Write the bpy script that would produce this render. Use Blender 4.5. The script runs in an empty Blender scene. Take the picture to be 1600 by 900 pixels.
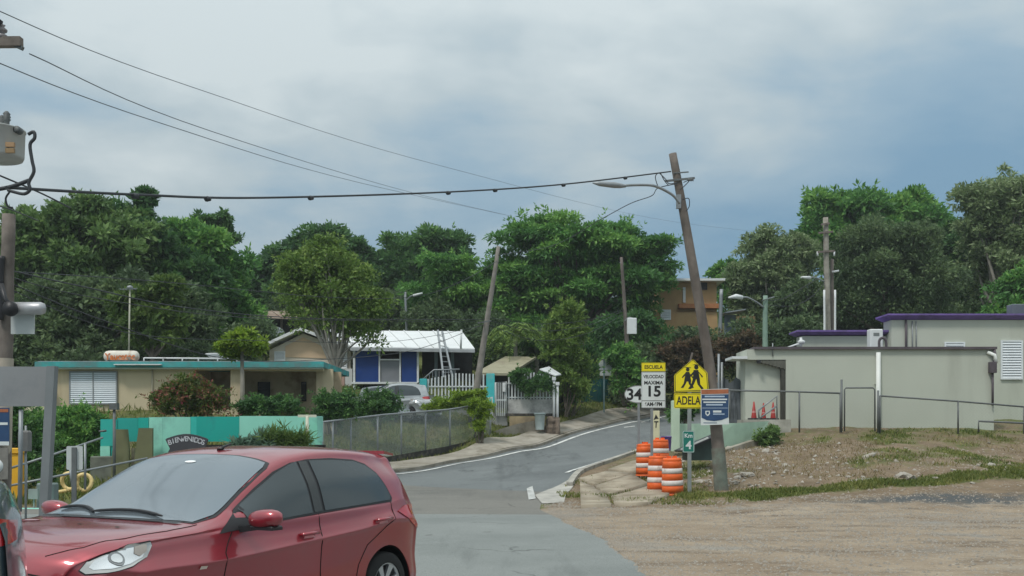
import bpy, bmesh, math, random
import numpy as np
from mathutils import Vector, Matrix
from mathutils.bvhtree import BVHTree
R = math.radians
SC = bpy.context.scene
COL = SC.collection
rnd = random.Random(7)

# ---------------------------------------------------------------- camera
FPX, HOR, CAMZ = 1715.0, 680.0, 1.63          # focal length in pixels of a 1600 px frame, horizon row, eye height
cam = bpy.data.cameras.new('camera'); cam_o = bpy.data.objects.new('camera', cam); COL.objects.link(cam_o)
cam.sensor_width = 36; cam.lens = 36 * FPX / 1600; cam.shift_y = (HOR - 450) / 1600
cam.clip_end = 3000; cam.clip_start = 0.1
cam_o.location = (0, 0, CAMZ); cam_o.rotation_euler = (R(90), 0, 0)
SC.camera = cam_o
# ---------------------------------------------------------------- view, world, sun
SC.view_settings.view_transform = 'Standard'; SC.view_settings.look = 'None'
SC.view_settings.gamma = 1; SC.view_settings.exposure = 0.33
SUN_EL, SUN_AZ = R(58), R(205)
SC.cycles.max_bounces = 6; SC.cycles.transparent_max_bounces = 16
W = bpy.data.worlds.new('World'); SC.world = W; W.use_nodes = True
def make_world():
    nt = W.node_tree; N = nt.nodes; L = nt.links; N.clear()
    out = N.new('ShaderNodeOutputWorld'); bg = N.new('ShaderNodeBackground'); bg.inputs[1].default_value = 0.1
    sky = N.new('ShaderNodeTexSky'); sky.sky_type = 'NISHITA'; sky.sun_disc = False
    sky.sun_elevation = SUN_EL; sky.sun_rotation = SUN_AZ
    tc = N.new('ShaderNodeTexCoord'); sp = N.new('ShaderNodeSeparateXYZ'); L.new(tc.outputs['Generated'], sp.inputs[0])
    def M(op, a, b=None, c=None):
        n = N.new('ShaderNodeMath'); n.operation = op
        for i, v in enumerate((a, b, c)):
            if v is None: continue
            if isinstance(v, (int, float)): n.inputs[i].default_value = v
            else: L.new(v, n.inputs[i])
        return n.outputs[0]
    den = M('ADD', M('ABSOLUTE', sp.outputs[2]), 0.16)
    cx = M('DIVIDE', sp.outputs[0], den); cy = M('DIVIDE', sp.outputs[1], den)
    cb = N.new('ShaderNodeCombineXYZ'); L.new(cx, cb.inputs[0]); L.new(cy, cb.inputs[1])
    n1 = N.new('ShaderNodeTexNoise'); n1.inputs['Scale'].default_value = 0.75; n1.inputs['Detail'].default_value = 5
    n1.inputs['Roughness'].default_value = 0.48; n1.inputs['Distortion'].default_value = 0.45
    mp = N.new('ShaderNodeMapping'); mp.inputs['Location'].default_value = (3.1, 7.4, 0); mp.inputs['Scale'].default_value = (-1, 1, 1)
    L.new(cb.outputs[0], mp.inputs[0]); L.new(mp.outputs[0], n1.inputs['Vector'])
    n2 = N.new('ShaderNodeTexNoise'); n2.inputs['Scale'].default_value = 3.4; n2.inputs['Detail'].default_value = 9; n2.inputs['Distortion'].default_value = 0.2
    n2.inputs['Roughness'].default_value = 0.58; L.new(mp.outputs[0], n2.inputs['Vector'])
    m = M('ADD', M('MULTIPLY', n1.outputs[0], 0.80), M('MULTIPLY', n2.outputs[0], 0.20))
    m = M('ADD', m, M('SUBTRACT', M('MULTIPLY', sp.outputs[2], 0.60), 0.06))          # thicker and paler cloud higher up
    rp = N.new('ShaderNodeValToRGB'); L.new(m, rp.inputs[0]); e = rp.color_ramp.elements
    e[0].position = 0.41; e[0].color = (1.55, 2.65, 3.65, 1)
    e[1].position = 0.69; e[1].color = (4.6, 5.15, 5.25, 1)
    x = e.new(0.54); x.color = (2.45, 3.4, 4.1, 1)
    x = e.new(0.62); x.color = (3.6, 4.25, 4.5, 1)
    mx = N.new('ShaderNodeMix'); mx.data_type = 'RGBA'; mx.inputs[0].default_value = 0.93
    L.new(sky.outputs[0], mx.inputs[6]); L.new(rp.outputs[0], mx.inputs[7])
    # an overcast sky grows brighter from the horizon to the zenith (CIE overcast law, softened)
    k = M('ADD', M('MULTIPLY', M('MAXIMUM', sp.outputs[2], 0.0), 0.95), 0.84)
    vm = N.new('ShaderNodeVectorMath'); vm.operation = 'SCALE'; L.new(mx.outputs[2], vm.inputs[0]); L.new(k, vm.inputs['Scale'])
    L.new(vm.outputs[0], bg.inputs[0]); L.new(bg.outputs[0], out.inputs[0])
make_world()
sun = bpy.data.lights.new('sun', 'SUN'); sun.energy = 1.5; sun.angle = R(10); sun.color = (1, 0.96, 0.9)
sun_o = bpy.data.objects.new('sun', sun); COL.objects.link(sun_o)
# sun stands behind the camera to the left; lamp points along -Z
sd = Vector((-math.sin(R(35)) * math.cos(SUN_EL), -math.cos(R(35)) * math.cos(SUN_EL), math.sin(SUN_EL)))
sun_o.rotation_euler = sd.to_track_quat('Z', 'Y').to_euler(); sun_o.location = (0, 0, 60)

# ---------------------------------------------------------------- helpers
def P(u, v, D):                                 # a pixel of the 1600x900 frame at depth D -> world point
    return Vector(((u - 800) / FPX * D, D, CAMZ + (HOR - v) / FPX * D))
def tag(o, label=None, cat=None, group=None, kind=None):
    if label: o['label'] = label
    if cat: o['category'] = cat
    if group: o['group'] = group
    if kind: o['kind'] = kind
    return o
def thing(name, label, cat, loc=(0, 0, 0), rz=0.0, group=None):
    o = bpy.data.objects.new(name, None); COL.objects.link(o); o.empty_display_size = 0.1
    o.location = loc; o.rotation_euler = (0, 0, rz)
    return tag(o, label, cat, group)
def link(name, me, parent=None):
    o = bpy.data.objects.new(name, me); COL.objects.link(o)
    if parent is not None: o.parent = parent
    return o
KIDS = {}
def copy_tree(o, parent=None):
    kids = list(o.children)
    c = o.copy(); COL.objects.link(c)
    if parent is not None:
        c.parent = parent
    for k in kids: copy_tree(k, c)
    return c

class MB:
    def __init__(s): s.v = []; s.f = []; s.smooth = []
    def add(s, vs, fs, sm=False):
        b = len(s.v); s.v += [tuple(p) for p in vs]; s.f += [tuple(b + i for i in f) for f in fs]; s.smooth += [sm] * len(fs); return s
    def box(s, x0, x1, y0, y1, z0, z1):
        vs = [(x, y, z) for z in (z0, z1) for y in (y0, y1) for x in (x0, x1)]
        return s.add(vs, [(0, 2, 3, 1), (4, 5, 7, 6), (0, 1, 5, 4), (2, 6, 7, 3), (0, 4, 6, 2), (1, 3, 7, 5)])
    def bbox(s, x0, x1, y0, y1, z0, z1, b=0.01):  # box with chamfered vertical and top edges
        def ring(i, z): return [(x0+i, y0+b, z), (x0+b, y0+i, z), (x1-b, y0+i, z), (x1-i, y0+b, z), (x1-i, y1-b, z), (x1-b, y1-i, z), (x0+b, y1-i, z), (x0+i, y1-b, z)]
        vs = ring(0, z0) + ring(0, z1 - b) + ring(b * .9, z1); fs = [tuple(range(7, -1, -1)), tuple(range(16, 24))]
        for r in (0, 8):
            for i in range(8): j = (i + 1) % 8; fs.append((r+i, r+j, r+8+j, r+8+i))
        return s.add(vs, fs)
    def beam(s, a, b, w, h=None, up=(0, 0, 1)):
        h = h or w; a = Vector(a); b = Vector(b); d = (b - a).normalized(); u = Vector(up)
        if abs(d.dot(u)) > .98: u = Vector((0, 1, 0))
        r = d.cross(u).normalized(); u = r.cross(d).normalized()
        vs = [p + r * (sx * w / 2) + u * (sz * h / 2) for p in (a, b) for sx, sz in ((-1, -1), (1, -1), (1, 1), (-1, 1))]
        return s.add(vs, [(3, 2, 1, 0), (4, 5, 6, 7), (0, 1, 5, 4), (1, 2, 6, 5), (2, 3, 7, 6), (3, 0, 4, 7)])
    def tube(s, pts, r, n=8, cap=True):
        pts = [Vector(p) for p in pts]; rs = r if isinstance(r, (list, tuple)) else [r] * len(pts)
        vs = []; ref = None
        for i, p in enumerate(pts):
            d = (pts[min(i + 1, len(pts) - 1)] - pts[max(i - 1, 0)])
            d = d.normalized() if d.length > 1e-9 else Vector((0, 0, 1))
            if ref is None: ref = Vector((1, 0, 0)) if abs(d.x) < .8 else Vector((0, 1, 0))
            a = (ref - d * ref.dot(d)).normalized(); b = d.cross(a); ref = a
            for k in range(n):
                t = 2 * math.pi * k / n; vs.append(p + (a * math.cos(t) + b * math.sin(t)) * rs[i])
        fs = []
        for i in range(len(pts) - 1):
            for k in range(n):
                k2 = (k + 1) % n; fs.append((i*n+k, i*n+k2, (i+1)*n+k2, (i+1)*n+k))
        s.add(vs, fs, n > 5)
        if cap:
            b0 = len(s.v) - len(vs)
            s.f += [tuple(b0 + k for k in range(n - 1, -1, -1)), tuple(b0 + (len(pts) - 1) * n + k for k in range(n))]; s.smooth += [False] * 2
        return s
    def lathe(s, prof, c=(0, 0, 0), n=24, axis='z', a0=0, a1=2 * math.pi, sm=True):
        full = abs(a1 - a0) > 6.28; m = n if full else n + 1; vs = []
        for r, z in prof:
            for k in range(m):
                t = a0 + (a1 - a0) * k / n; x, y = r * math.cos(t), r * math.sin(t)
                p = (x, y, z) if axis == 'z' else ((x, z, y) if axis == 'y' else (z, x, y))
                vs.append((c[0] + p[0], c[1] + p[1], c[2] + p[2]))
        fs = []
        for i in range(len(prof) - 1):
            for k in range(n):
                k2 = (k + 1) % m; fs.append((i*m+k, i*m+k2, (i+1)*m+k2, (i+1)*m+k))
        return s.add(vs, fs, sm)
    def prism(s, poly, y0, y1):                  # polygon in x,z extruded along y
        n = len(poly); vs = [(x, y0, z) for x, z in poly] + [(x, y1, z) for x, z in poly]
        return s.add(vs, [tuple(range(n)), tuple(range(2*n-1, n-1, -1))] + [(i, i + n, (i+1) % n + n, (i+1) % n) for i in range(n)])
    def slab(s, poly, z0, z1):                   # polygon in x,y extruded along z
        n = len(poly); vs = [(x, y, z0) for x, y in poly] + [(x, y, z1) for x, y in poly]
        return s.add(vs, [tuple(range(n-1, -1, -1)), tuple(range(n, 2*n))] + [(i, (i+1) % n, (i+1) % n + n, i + n) for i in range(n)])
    def mesh(s, name):
        me = bpy.data.meshes.new(name); me.from_pydata(s.v, [], s.f)
        me.polygons.foreach_set('use_smooth', s.smooth); me.update(); return me
    def build(s, name, mat, parent=None, fix=True):
        me = s.mesh(name)
        if fix:
            bm = bmesh.new(); bm.from_mesh(me); bmesh.ops.recalc_face_normals(bm, faces=bm.faces); bm.to_mesh(me); bm.free()
        if mat: me.materials.append(mat)
        return link(name, me, parent)

def nmix(N, L, a, b, fac):
    m = N.new('ShaderNodeMix'); m.data_type = 'RGBA'
    for i, v in ((6, a), (7, b)):
        if isinstance(v, tuple): m.inputs[i].default_value = (*v[:3], 1)
        else: L.new(v, m.inputs[i])
    if isinstance(fac, (int, float)): m.inputs[0].default_value = fac
    else: L.new(fac, m.inputs[0])
    return m.outputs[2]
def nnoise(N, L, vec, scale, detail=4, rough=.55, lo=.3, hi=.7):
    n = N.new('ShaderNodeTexNoise'); n.inputs['Scale'].default_value = scale; n.inputs['Detail'].default_value = detail
    n.inputs['Roughness'].default_value = rough; L.new(vec, n.inputs['Vector'])
    r = N.new('ShaderNodeMapRange'); L.new(n.outputs[0], r.inputs[0]); r.inputs[1].default_value = lo; r.inputs[2].default_value = hi
    return r.outputs[0]
MATS = {}
def mat(name, col, rough=.8, var=.18, scale=2.0, metal=0., bump=0., bscale=30, stain=None, stain_amt=.5, stain_scale=.7, coat=0., spec=.4, streak=False, ior=None):
    if name in MATS: return MATS[name]
    m = bpy.data.materials.new(name); m.use_nodes = True; N = m.node_tree.nodes; L = m.node_tree.links
    b = N['Principled BSDF']; tc = N.new('ShaderNodeTexCoord'); vec = tc.outputs['Object']
    c = tuple(x * (1 - var) for x in col); d = tuple(min(1, x * (1 + var)) for x in col)
    o = nmix(N, L, c, d, nnoise(N, L, vec, scale))
    if stain:
        v2 = vec
        if streak:
            mp = N.new('ShaderNodeMapping'); mp.inputs['Scale'].default_value = (1, 1, .15); L.new(vec, mp.inputs[0]); v2 = mp.outputs[0]
        f = nnoise(N, L, v2, stain_scale, 8, .65, .62 - stain_amt * .25, .8 - stain_amt * .15)
        o = nmix(N, L, o, stain, f)
    L.new(o, b.inputs['Base Color'])
    b.inputs['Roughness'].default_value = rough; b.inputs['Metallic'].default_value = metal
    b.inputs['Specular IOR Level'].default_value = spec
    if coat: b.inputs['Coat Weight'].default_value = coat; b.inputs['Coat Roughness'].default_value = .04
    if ior: b.inputs['IOR'].default_value = ior
    if bump:
        bn = N.new('ShaderNodeBump'); bn.inputs['Strength'].default_value = bump; bn.inputs['Distance'].default_value = .01
        n = N.new('ShaderNodeTexNoise'); n.inputs['Scale'].default_value = bscale; n.inputs['Detail'].default_value = 5
        L.new(vec, n.inputs['Vector']); L.new(n.outputs[0], bn.inputs['Height']); L.new(bn.outputs[0], b.inputs['Normal'])
    MATS[name] = m; return m
def leafmat(name, dark, mid, light, trans=.36):
    if name in MATS: return MATS[name]
    m = bpy.data.materials.new(name); m.use_nodes = True; N = m.node_tree.nodes; L = m.node_tree.links
    b = N['Principled BSDF']; at = N.new('ShaderNodeAttribute'); at.attribute_name = 'tint'
    rp = N.new('ShaderNodeValToRGB'); e = rp.color_ramp.elements
    e[0].color = (*dark, 1); e[1].color = (*light, 1); x = e.new(.5); x.color = (*mid, 1)
    L.new(at.outputs['Fac'], rp.inputs[0]); L.new(rp.outputs[0], b.inputs['Base Color']); b.inputs['Roughness'].default_value = .55
    b.inputs['Specular IOR Level'].default_value = .3
    tr = N.new('ShaderNodeBsdfTranslucent'); mx = N.new('ShaderNodeMixShader'); mx.inputs[0].default_value = trans
    L.new(rp.outputs[0], tr.inputs[0]); L.new(b.outputs[0], mx.inputs[1]); L.new(tr.outputs[0], mx.inputs[2])
    L.new(mx.outputs[0], N['Material Output'].inputs[0]); MATS[name] = m; return m
def text(s, size, name, m, parent, loc, rot=(R(90), 0, 0), sx=1.0, align='CENTER', bold=0.0, ext=.0015):
    c = bpy.data.curves.new(name, 'FONT'); c.body = s; c.size = size; c.align_x = align; c.align_y = 'CENTER'; c.extrude = ext; c.offset = bold
    t = bpy.data.objects.new(name, c); COL.objects.link(t)
    me = bpy.data.meshes.new_from_object(t.evaluated_get(bpy.context.evaluated_depsgraph_get())); bpy.data.objects.remove(t)
    me.materials.clear(); me.materials.append(m)
    o = link(name, me, parent); o.location = loc; o.rotation_euler = rot; o.scale = (sx, 1, 1); return o

# ---------------------------------------------------------------- ground shape
CTRL = [  # (u, v, depth): rows of the photograph where the ground can be read
 (610,740,40),(700,723,43),(800,703,47),(880,684,52),(1000,656,61),(1050,646,65),
 (1000,705,41.5),(950,722,37.5),(900,740,34),(1050,692,45),(872,768,29.5),
 (600,728,42.2),(655,718,44.4),(700,709,46.3),(768,696,49.0),(845,675,52.4),(920,657,58),(600,712,44.5),(700,694,48.5),(768,681,51),
 (1051,777,28.3),(1027,768,29),(997,745,33),(1077,768,28.3),(1127,768,28.3),
 (1110,716,35),(1150,712,35),(1200,690,38),(1250,672,39.5),(1370,672,39.5),(1500,672,39.5),(1600,674,40),(1750,676,40),
 (1200,740,31),(1300,720,33),(1400,712,33),(1500,716,33),(1600,722,34),(1750,730,34),
 (1160,760,29.5),(1300,752,29),(1450,748,28.5),(1600,752,28),(1750,755,28),
 (1300,655,46),(1600,655,48),(1450,650,55),(1200,640,55),(1180,650,44),
 (800,655,55),(690,648,50),(620,656,49.5),(560,656,48.5),(740,644,49),(600,640,54),(650,636,54),
 (680,600,57),(560,605,57),(450,600,60),(400,610,50),(250,640,44),(100,650,44),(450,640,46),
 (920,625,62),(960,610,70),(1100,640,66),(1200,632,68),(1400,625,70),(1600,618,70),(1080,575,82),(1180,560,84),(1300,560,84),(1500,540,84),(1700,540,84),
 (640,540,75),(450,520,75),(250,540,70),(50,560,65),(-150,570,65),(880,560,78),
 (400,500,92),(700,500,92),(1000,500,92),(1300,500,92),(1600,500,92),(100,500,90),
]
CP = [tuple(P(*c)) for c in CTRL]
for x in (-45, -30, -18, -10, -4, 1, 8, 15, 25, 40):
    for y in (2, 12, 20): CP.append((x, y, 0.0))
for x, y, z in ((-14,25,.0),(-20,26,.0),(-8,30,0.05),(-14,32,.1),(-22,33,.3),(-30,32,.4),(-5,34,.1),(-9,36,.35),(-16,38,.8),(-7.5,41,1.1),(-12,41,1.2),
                (1.2,26.5,.0),(4,25.5,0),(12,25,.05),(22,25,.1),(2,30,.02),(-3,28,0),(-2,34,.08),(-40,60,4),(-40,90,10),(45,90,10),(45,40,2),(-40,40,1.5)):
    CP.append((x, y, z))
CP = np.array(CP)
def _U(r2): return np.where(r2 > 1e-9, .5 * r2 * np.log(np.maximum(r2, 1e-9)), 0)
def _tps():
    n = len(CP); x = CP[:, :2] / 10; d2 = ((x[:, None] - x[None]) ** 2).sum(-1)
    K = _U(d2) + np.eye(n) * .02; Pm = np.c_[np.ones(n), x]
    A = np.zeros((n + 3, n + 3)); A[:n, :n] = K; A[:n, n:] = Pm; A[n:, :n] = Pm.T
    return np.linalg.solve(A, np.r_[CP[:, 2], 0, 0, 0])
_w = _tps()
def _ground_raw(X, Y):
    X = np.clip(np.asarray(X, float), -45, 45); Y = np.clip(np.asarray(Y, float), -5, 92)
    sh = X.shape; x = np.stack([X.ravel(), Y.ravel()], 1) / 10; out = np.zeros(len(x)); n = len(CP); c = CP[:, :2] / 10
    for a in range(0, len(x), 20000):
        q = x[a:a+20000]; d2 = ((q[:, None] - c[None]) ** 2).sum(-1); out[a:a+20000] = _U(d2) @ _w[:n] + _w[n] + q @ _w[n+1:]
    out = out.reshape(sh); t = np.clip((Y - 21) / 5, 0, 1); return out * t * t * (3 - 2 * t)
def gz(x, y): return float(_ground_raw(np.array([x]), np.array([y]))[0])
def inpoly(X, Y, poly):
    X = np.asarray(X); Y = np.asarray(Y); c = np.zeros(X.shape, bool); n = len(poly)
    for i in range(n):
        x1, y1 = poly[i]; x2, y2 = poly[(i + 1) % n]
        if y1 == y2: continue
        c ^= ((y1 > Y) != (y2 > Y)) & (X < (x2 - x1) * (Y - y1) / (y2 - y1) + x1)
    return c
def smooth_path(pts, n=8):
    out = []; pts = [Vector(p) for p in pts]
    for i in range(len(pts) - 1):
        p0 = pts[max(i-1, 0)]; p1 = pts[i]; p2 = pts[i+1]; p3 = pts[min(i+2, len(pts)-1)]
        for k in range(n):
            t = k / n; out.append(.5 * ((2*p1) + (p2-p0)*t + (2*p0-5*p1+4*p2-p3)*t*t + (3*p1-p0-3*p2+p3)*t**3))
    return out + [pts[-1]]
# ---------------------------------------------------------------- materials
def asphalt(name, col, old):
    m = bpy.data.materials.new(name); m.use_nodes = True; N = m.node_tree.nodes; L = m.node_tree.links; b = N['Principled BSDF']; tc = N.new('ShaderNodeTexCoord').outputs['Object']
    b.inputs['Roughness'].default_value = .88; b.inputs['Specular IOR Level'].default_value = .25
    c = nmix(N, L, col, old, nnoise(N, L, tc, .22, 8, .65, .45, .75))
    c = nmix(N, L, c, tuple(x * 1.22 for x in col), nnoise(N, L, tc, .8, 9, .75, .55, .8))
    mp = N.new('ShaderNodeMapping'); mp.inputs['Rotation'].default_value = (0, 0, R(-28)); mp.inputs['Scale'].default_value = (.9, .09, 1); L.new(tc, mp.inputs[0])
    c = nmix(N, L, c, tuple(x * .72 for x in old), nnoise(N, L, mp.outputs[0], 1.0, 5, .6, .55, .75))     # tyre tracks
    v = N.new('ShaderNodeTexVoronoi'); v.feature = 'DISTANCE_TO_EDGE'; v.inputs['Scale'].default_value = .42
    ad = N.new('ShaderNodeVectorMath'); ad.operation = 'ADD'; nz = N.new('ShaderNodeTexNoise'); nz.inputs['Scale'].default_value = 1.3; nz.inputs['Detail'].default_value = 6; L.new(tc, nz.inputs['Vector'])
    L.new(tc, ad.inputs[0]); L.new(nz.outputs['Color'], ad.inputs[1]); L.new(ad.outputs[0], v.inputs['Vector'])
    r = N.new('ShaderNodeMapRange'); L.new(v.outputs['Distance'], r.inputs[0]); r.inputs[1].default_value = .0; r.inputs[2].default_value = .018; r.inputs[3].default_value = .8; r.inputs[4].default_value = 0
    g = N.new('ShaderNodeMath'); g.operation = 'MULTIPLY'; L.new(r.outputs[0], g.inputs[0]); L.new(nnoise(N, L, tc, .3, 3, .5, .5, .6), g.inputs[1])
    c = nmix(N, L, c, tuple(x * .45 for x in old), g.outputs[0])                                           # cracks
    c = nmix(N, L, c, (.09, .09, .09), nnoise(N, L, tc, 1.7, 3, .5, .70, .78)); c = nmix(N, L, c, tuple(x * 1.5 for x in col), nnoise(N, L, tc, 45, 2, .5, .62, .72))
    c = nmix(N, L, c, tuple(x * .6 for x in old), nnoise(N, L, tc, 38, 2, .5, .6, .72))
    L.new(c, b.inputs['Base Color']); bn = N.new('ShaderNodeBump'); bn.inputs['Strength'].default_value = .5; bn.inputs['Distance'].default_value = .01
    n = N.new('ShaderNodeTexNoise'); n.inputs['Scale'].default_value = 60; L.new(tc, n.inputs['Vector']); L.new(n.outputs[0], bn.inputs['Height']); L.new(bn.outputs[0], b.inputs['Normal']); return m
M_asph = asphalt('asphalt_grey', (.222, .238, .228), (.15, .165, .158))
M_asph2 = asphalt('asphalt_brown', (.185, .18, .162), (.125, .125, .115))
M_asph3 = asphalt('asphalt_side_road', (.165, .18, .18), (.095, .105, .108))
M_line = mat('road_paint', (.68, .69, .66), .7, .12, 3, stain=(.25, .25, .24), stain_amt=.6, stain_scale=2.5)
M_conc = mat('concrete', (.33, .30, .25), .9, .15, 1.5, bump=.4, bscale=25, stain=(.16, .14, .10), stain_amt=.7, stain_scale=1.1)
M_curb = mat('curb_concrete', (.37, .355, .31), .9, .15, 2, stain=(.16, .14, .12), stain_amt=.6, stain_scale=1.5)
M_blackwall = mat('mouldy_concrete', (.045, .043, .04), .95, .3, 2, bump=.5, bscale=20, stain=(.18, .16, .13), stain_amt=.4, stain_scale=2)
M_steel = mat('galvanised_steel', (.27, .29, .30), .5, .1, 4, metal=.4)
M_dksteel = mat('weathered_pipe', (.14, .15, .15), .6, .15, 4, metal=.3)
M_wire = mat('black_cable', (.04, .045, .05), .6, .1, 3)
M_wood = mat('pole_wood', (.17, .145, .125), .9, .3, 3, bump=.6, bscale=30, stain=(.09, .075, .065), stain_amt=.7, stain_scale=2, streak=True)
M_white = mat('white_paint', (.68, .70, .70), .6, .06, 2, stain=(.4, .4, .38), stain_amt=.3, stain_scale=2)
M_black = mat('black_plastic', (.018, .018, .02), .45, .1, 3)

# ---------------------------------------------------------------- terrain and roads
LEFT = [P(610,0,40).xy, P(700,0,43).xy, P(800,0,47).xy, P(880,0,52).xy, P(1000,0,61).xy, Vector((10.6, 66)), Vector((17, 69)), Vector((27, 71)), Vector((48, 73))]
RIGHT = [Vector((1.25, 29.2)), Vector((1.98, 34)), P(950,0,37.5).xy, P(1000,0,41.5).xy, P(1050,0,45).xy, Vector((9.6, 51)), Vector((14, 57)), Vector((20, 60.5)), Vector((30, 63)), Vector((48, 65))]
leftS = smooth_path([(-11.2, 24.4), (-8.6, 30.2), (-6.4, 36)] + LEFT, 8); leftS = [Vector(p[:2]) for p in leftS]
rightS = [Vector(p[:2]) for p in smooth_path([(.62, 24.3), (.75, 26.6)] + RIGHT, 8)]
xR = [(2.3, -4), (1.9, 6)]
for k_ in range(1, 60):
    y_ = 6 + k_ * (22.3 - 6) / 60; xR.append((float(np.interp(y_, [6, 13.2, 17, 20.5, 22.3], [1.9, 1.55, 1.45, 1.0, .82])) + .05 * math.sin(k_ * .8) * math.sin(k_ * .37) + rnd.uniform(-.02, .02), y_))
xR.append((.62, 24.3))
def Yband(a): return a
MAIN = [(-60, -4)] + [tuple(p) for p in xR[:-1]] + [(.8, 22.6), (-11.9, 22.6), (-14, 23.3), (-60, 23.6)]
road_all = [(-60, -4)] + xR[:-1] + [tuple(p) for p in rightS] + [tuple(p) for p in leftS[::-1]] + [(-60, 23.6)]
def seg_dist(X, Y, path):
    d = np.full(np.shape(X), 1e9)
    for a, b in zip(path[:-1], path[1:]):
        ax, ay = a[0], a[1]; bx, by = b[0] - ax, b[1] - ay; L2 = bx*bx + by*by
        if L2 < 1e-9: continue
        t = np.clip(((X - ax) * bx + (Y - ay) * by) / L2, 0, 1); d = np.minimum(d, np.hypot(X - ax - t*bx, Y - ay - t*by))
    return d
def vnoise(X, Y, s, seed=0):                 # cheap smooth value noise, 0..1
    X = np.asarray(X) / s + seed * 17.3; Y = np.asarray(Y) / s + seed * 9.1; xi = np.floor(X); yi = np.floor(Y); fx = X - xi; fy = Y - yi
    fx = fx*fx*(3-2*fx); fy = fy*fy*(3-2*fy)
    def h(a, b): q = np.sin(a * 127.1 + b * 311.7 + seed) * 43758.5453; return q - np.floor(q)
    return (h(xi, yi)*(1-fx) + h(xi+1, yi)*fx)*(1-fy) + (h(xi, yi+1)*(1-fx) + h(xi+1, yi+1)*fx)*fy
def fbm(X, Y, s, seed=0): return .5*vnoise(X, Y, s, seed) + .3*vnoise(X, Y, s/2.1, seed+3) + .2*vnoise(X, Y, s/4.3, seed+5)
bound = [(-60, 23.6)] + [tuple(p) for p in leftS]
boundR = [tuple(p) for p in xR[:-1]] + [tuple(p) for p in rightS]
def ground(X, Y):
    """finished ground: smooth shape, bumps off the road, sunk a little under the road sheets"""
    X = np.asarray(X, float); Y = np.asarray(Y, float); z = _ground_raw(X, Y)
    ins = inpoly(X, Y, road_all); d = np.minimum(seg_dist(X, Y, bound), seg_dist(X, Y, boundR)); s = np.where(ins, -d, d)
    rough = np.clip(s / 1.5, 0, 1)
    gravel = np.clip((24 - Y) / 3, 0, 1)
    z = z + rough * ((fbm(X, Y, 1.7, 2) - .5) * .22 * (1 - .75 * gravel) + (fbm(X, Y, .5, 4) - .5) * .07 * (1 - .5 * gravel))
    return z - .10 * np.clip((-s - .02) / .2, 0, 1)
def g1(x, y): return float(ground(np.array([x]), np.array([y]))[0])

def grid_sheet(name, xs, ys, zf, m, colf=None):
    X, Y = np.meshgrid(xs, ys); Z = zf(X, Y); ny, nx = X.shape
    co = np.stack([X, Y, Z], -1).reshape(-1, 3); i = np.arange(nx*ny).reshape(ny, nx)
    q = np.stack([i[:-1, :-1], i[:-1, 1:], i[1:, 1:], i[1:, :-1]], -1).reshape(-1, 4)
    me = bpy.data.meshes.new(name); me.vertices.add(len(co)); me.vertices.foreach_set('co', co.ravel())
    me.loops.add(q.size); me.loops.foreach_set('vertex_index', q.ravel()); me.polygons.add(len(q))
    me.polygons.foreach_set('loop_start', np.arange(len(q)) * 4); me.update(calc_edges=True)
    me.polygons.foreach_set('use_smooth', [True] * len(q))
    if colf is not None:
        a = me.attributes.new('zone', 'FLOAT_COLOR', 'POINT'); c = colf(X.ravel(), Y.ravel()); a.data.foreach_set('color', c.astype(np.float32).ravel())
    me.materials.append(m); return link(name, me)
def zones(X, Y):                                # r: bare brown dirt, g: grass, b: pale gravel, a: dark broken tar
    right = X > np.interp(Y, [-5, 13, 24, 34, 42, 60], [1.9, 1.5, .6, 2.0, 4.8, 12])
    n = fbm(X, Y, 2.2, 11); n2 = fbm(X, Y, .8, 15)
    grav = np.where(right, 1 - np.clip((Y + n*2.4 - np.interp(X, [1, 5, 12, 16, 30], [25.6, 26.0, 26.8, 25.0, 24.6])) / .8, 0, 1), 0)
    strip = np.exp(-((Y - np.interp(X, [1, 5, 12, 16, 30], [27.0, 27.2, 28.6, 28.8, 28.6]) - (n-.5)*1.5) / 1.0) ** 2)
    gr = np.where(right, np.clip(strip * 1.5 * (X > 4.2) - (1-n2)*.95, 0, 1), np.clip(.75 + (n-.5)*1.2, 0, 1))
    patch = np.clip((fbm(X, Y, 3.0, 21) - .52) * 6, 0, 1) * (n2 * 1.3)
    edge = np.clip((Y - 37.2 + n*2) / 1.0, 0, 1)
    gr = np.where(right & (Y > 29), np.maximum(gr, np.maximum(patch * .9, edge * .34) * (Y < 44)), gr)
    gr = np.where(right & (Y > 25) & (Y < 33) & (X > 13), np.maximum(gr, .62 * np.clip((n2 - .33) * 4, 0, 1)), gr)
    gr = np.where(Y > 44, .9, gr); gr = gr * (1 - grav)
    dirt = np.where(right, 1., .35) * (1 - grav)
    tar = np.where(right, np.exp(-((X - 9.5 - (Y-25)*1.2) / 2.6) ** 2 - ((Y - 25.4 - (n-.5)) / .8) ** 2), 0)
    return np.stack([dirt, gr, grav, tar], -1)
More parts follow.
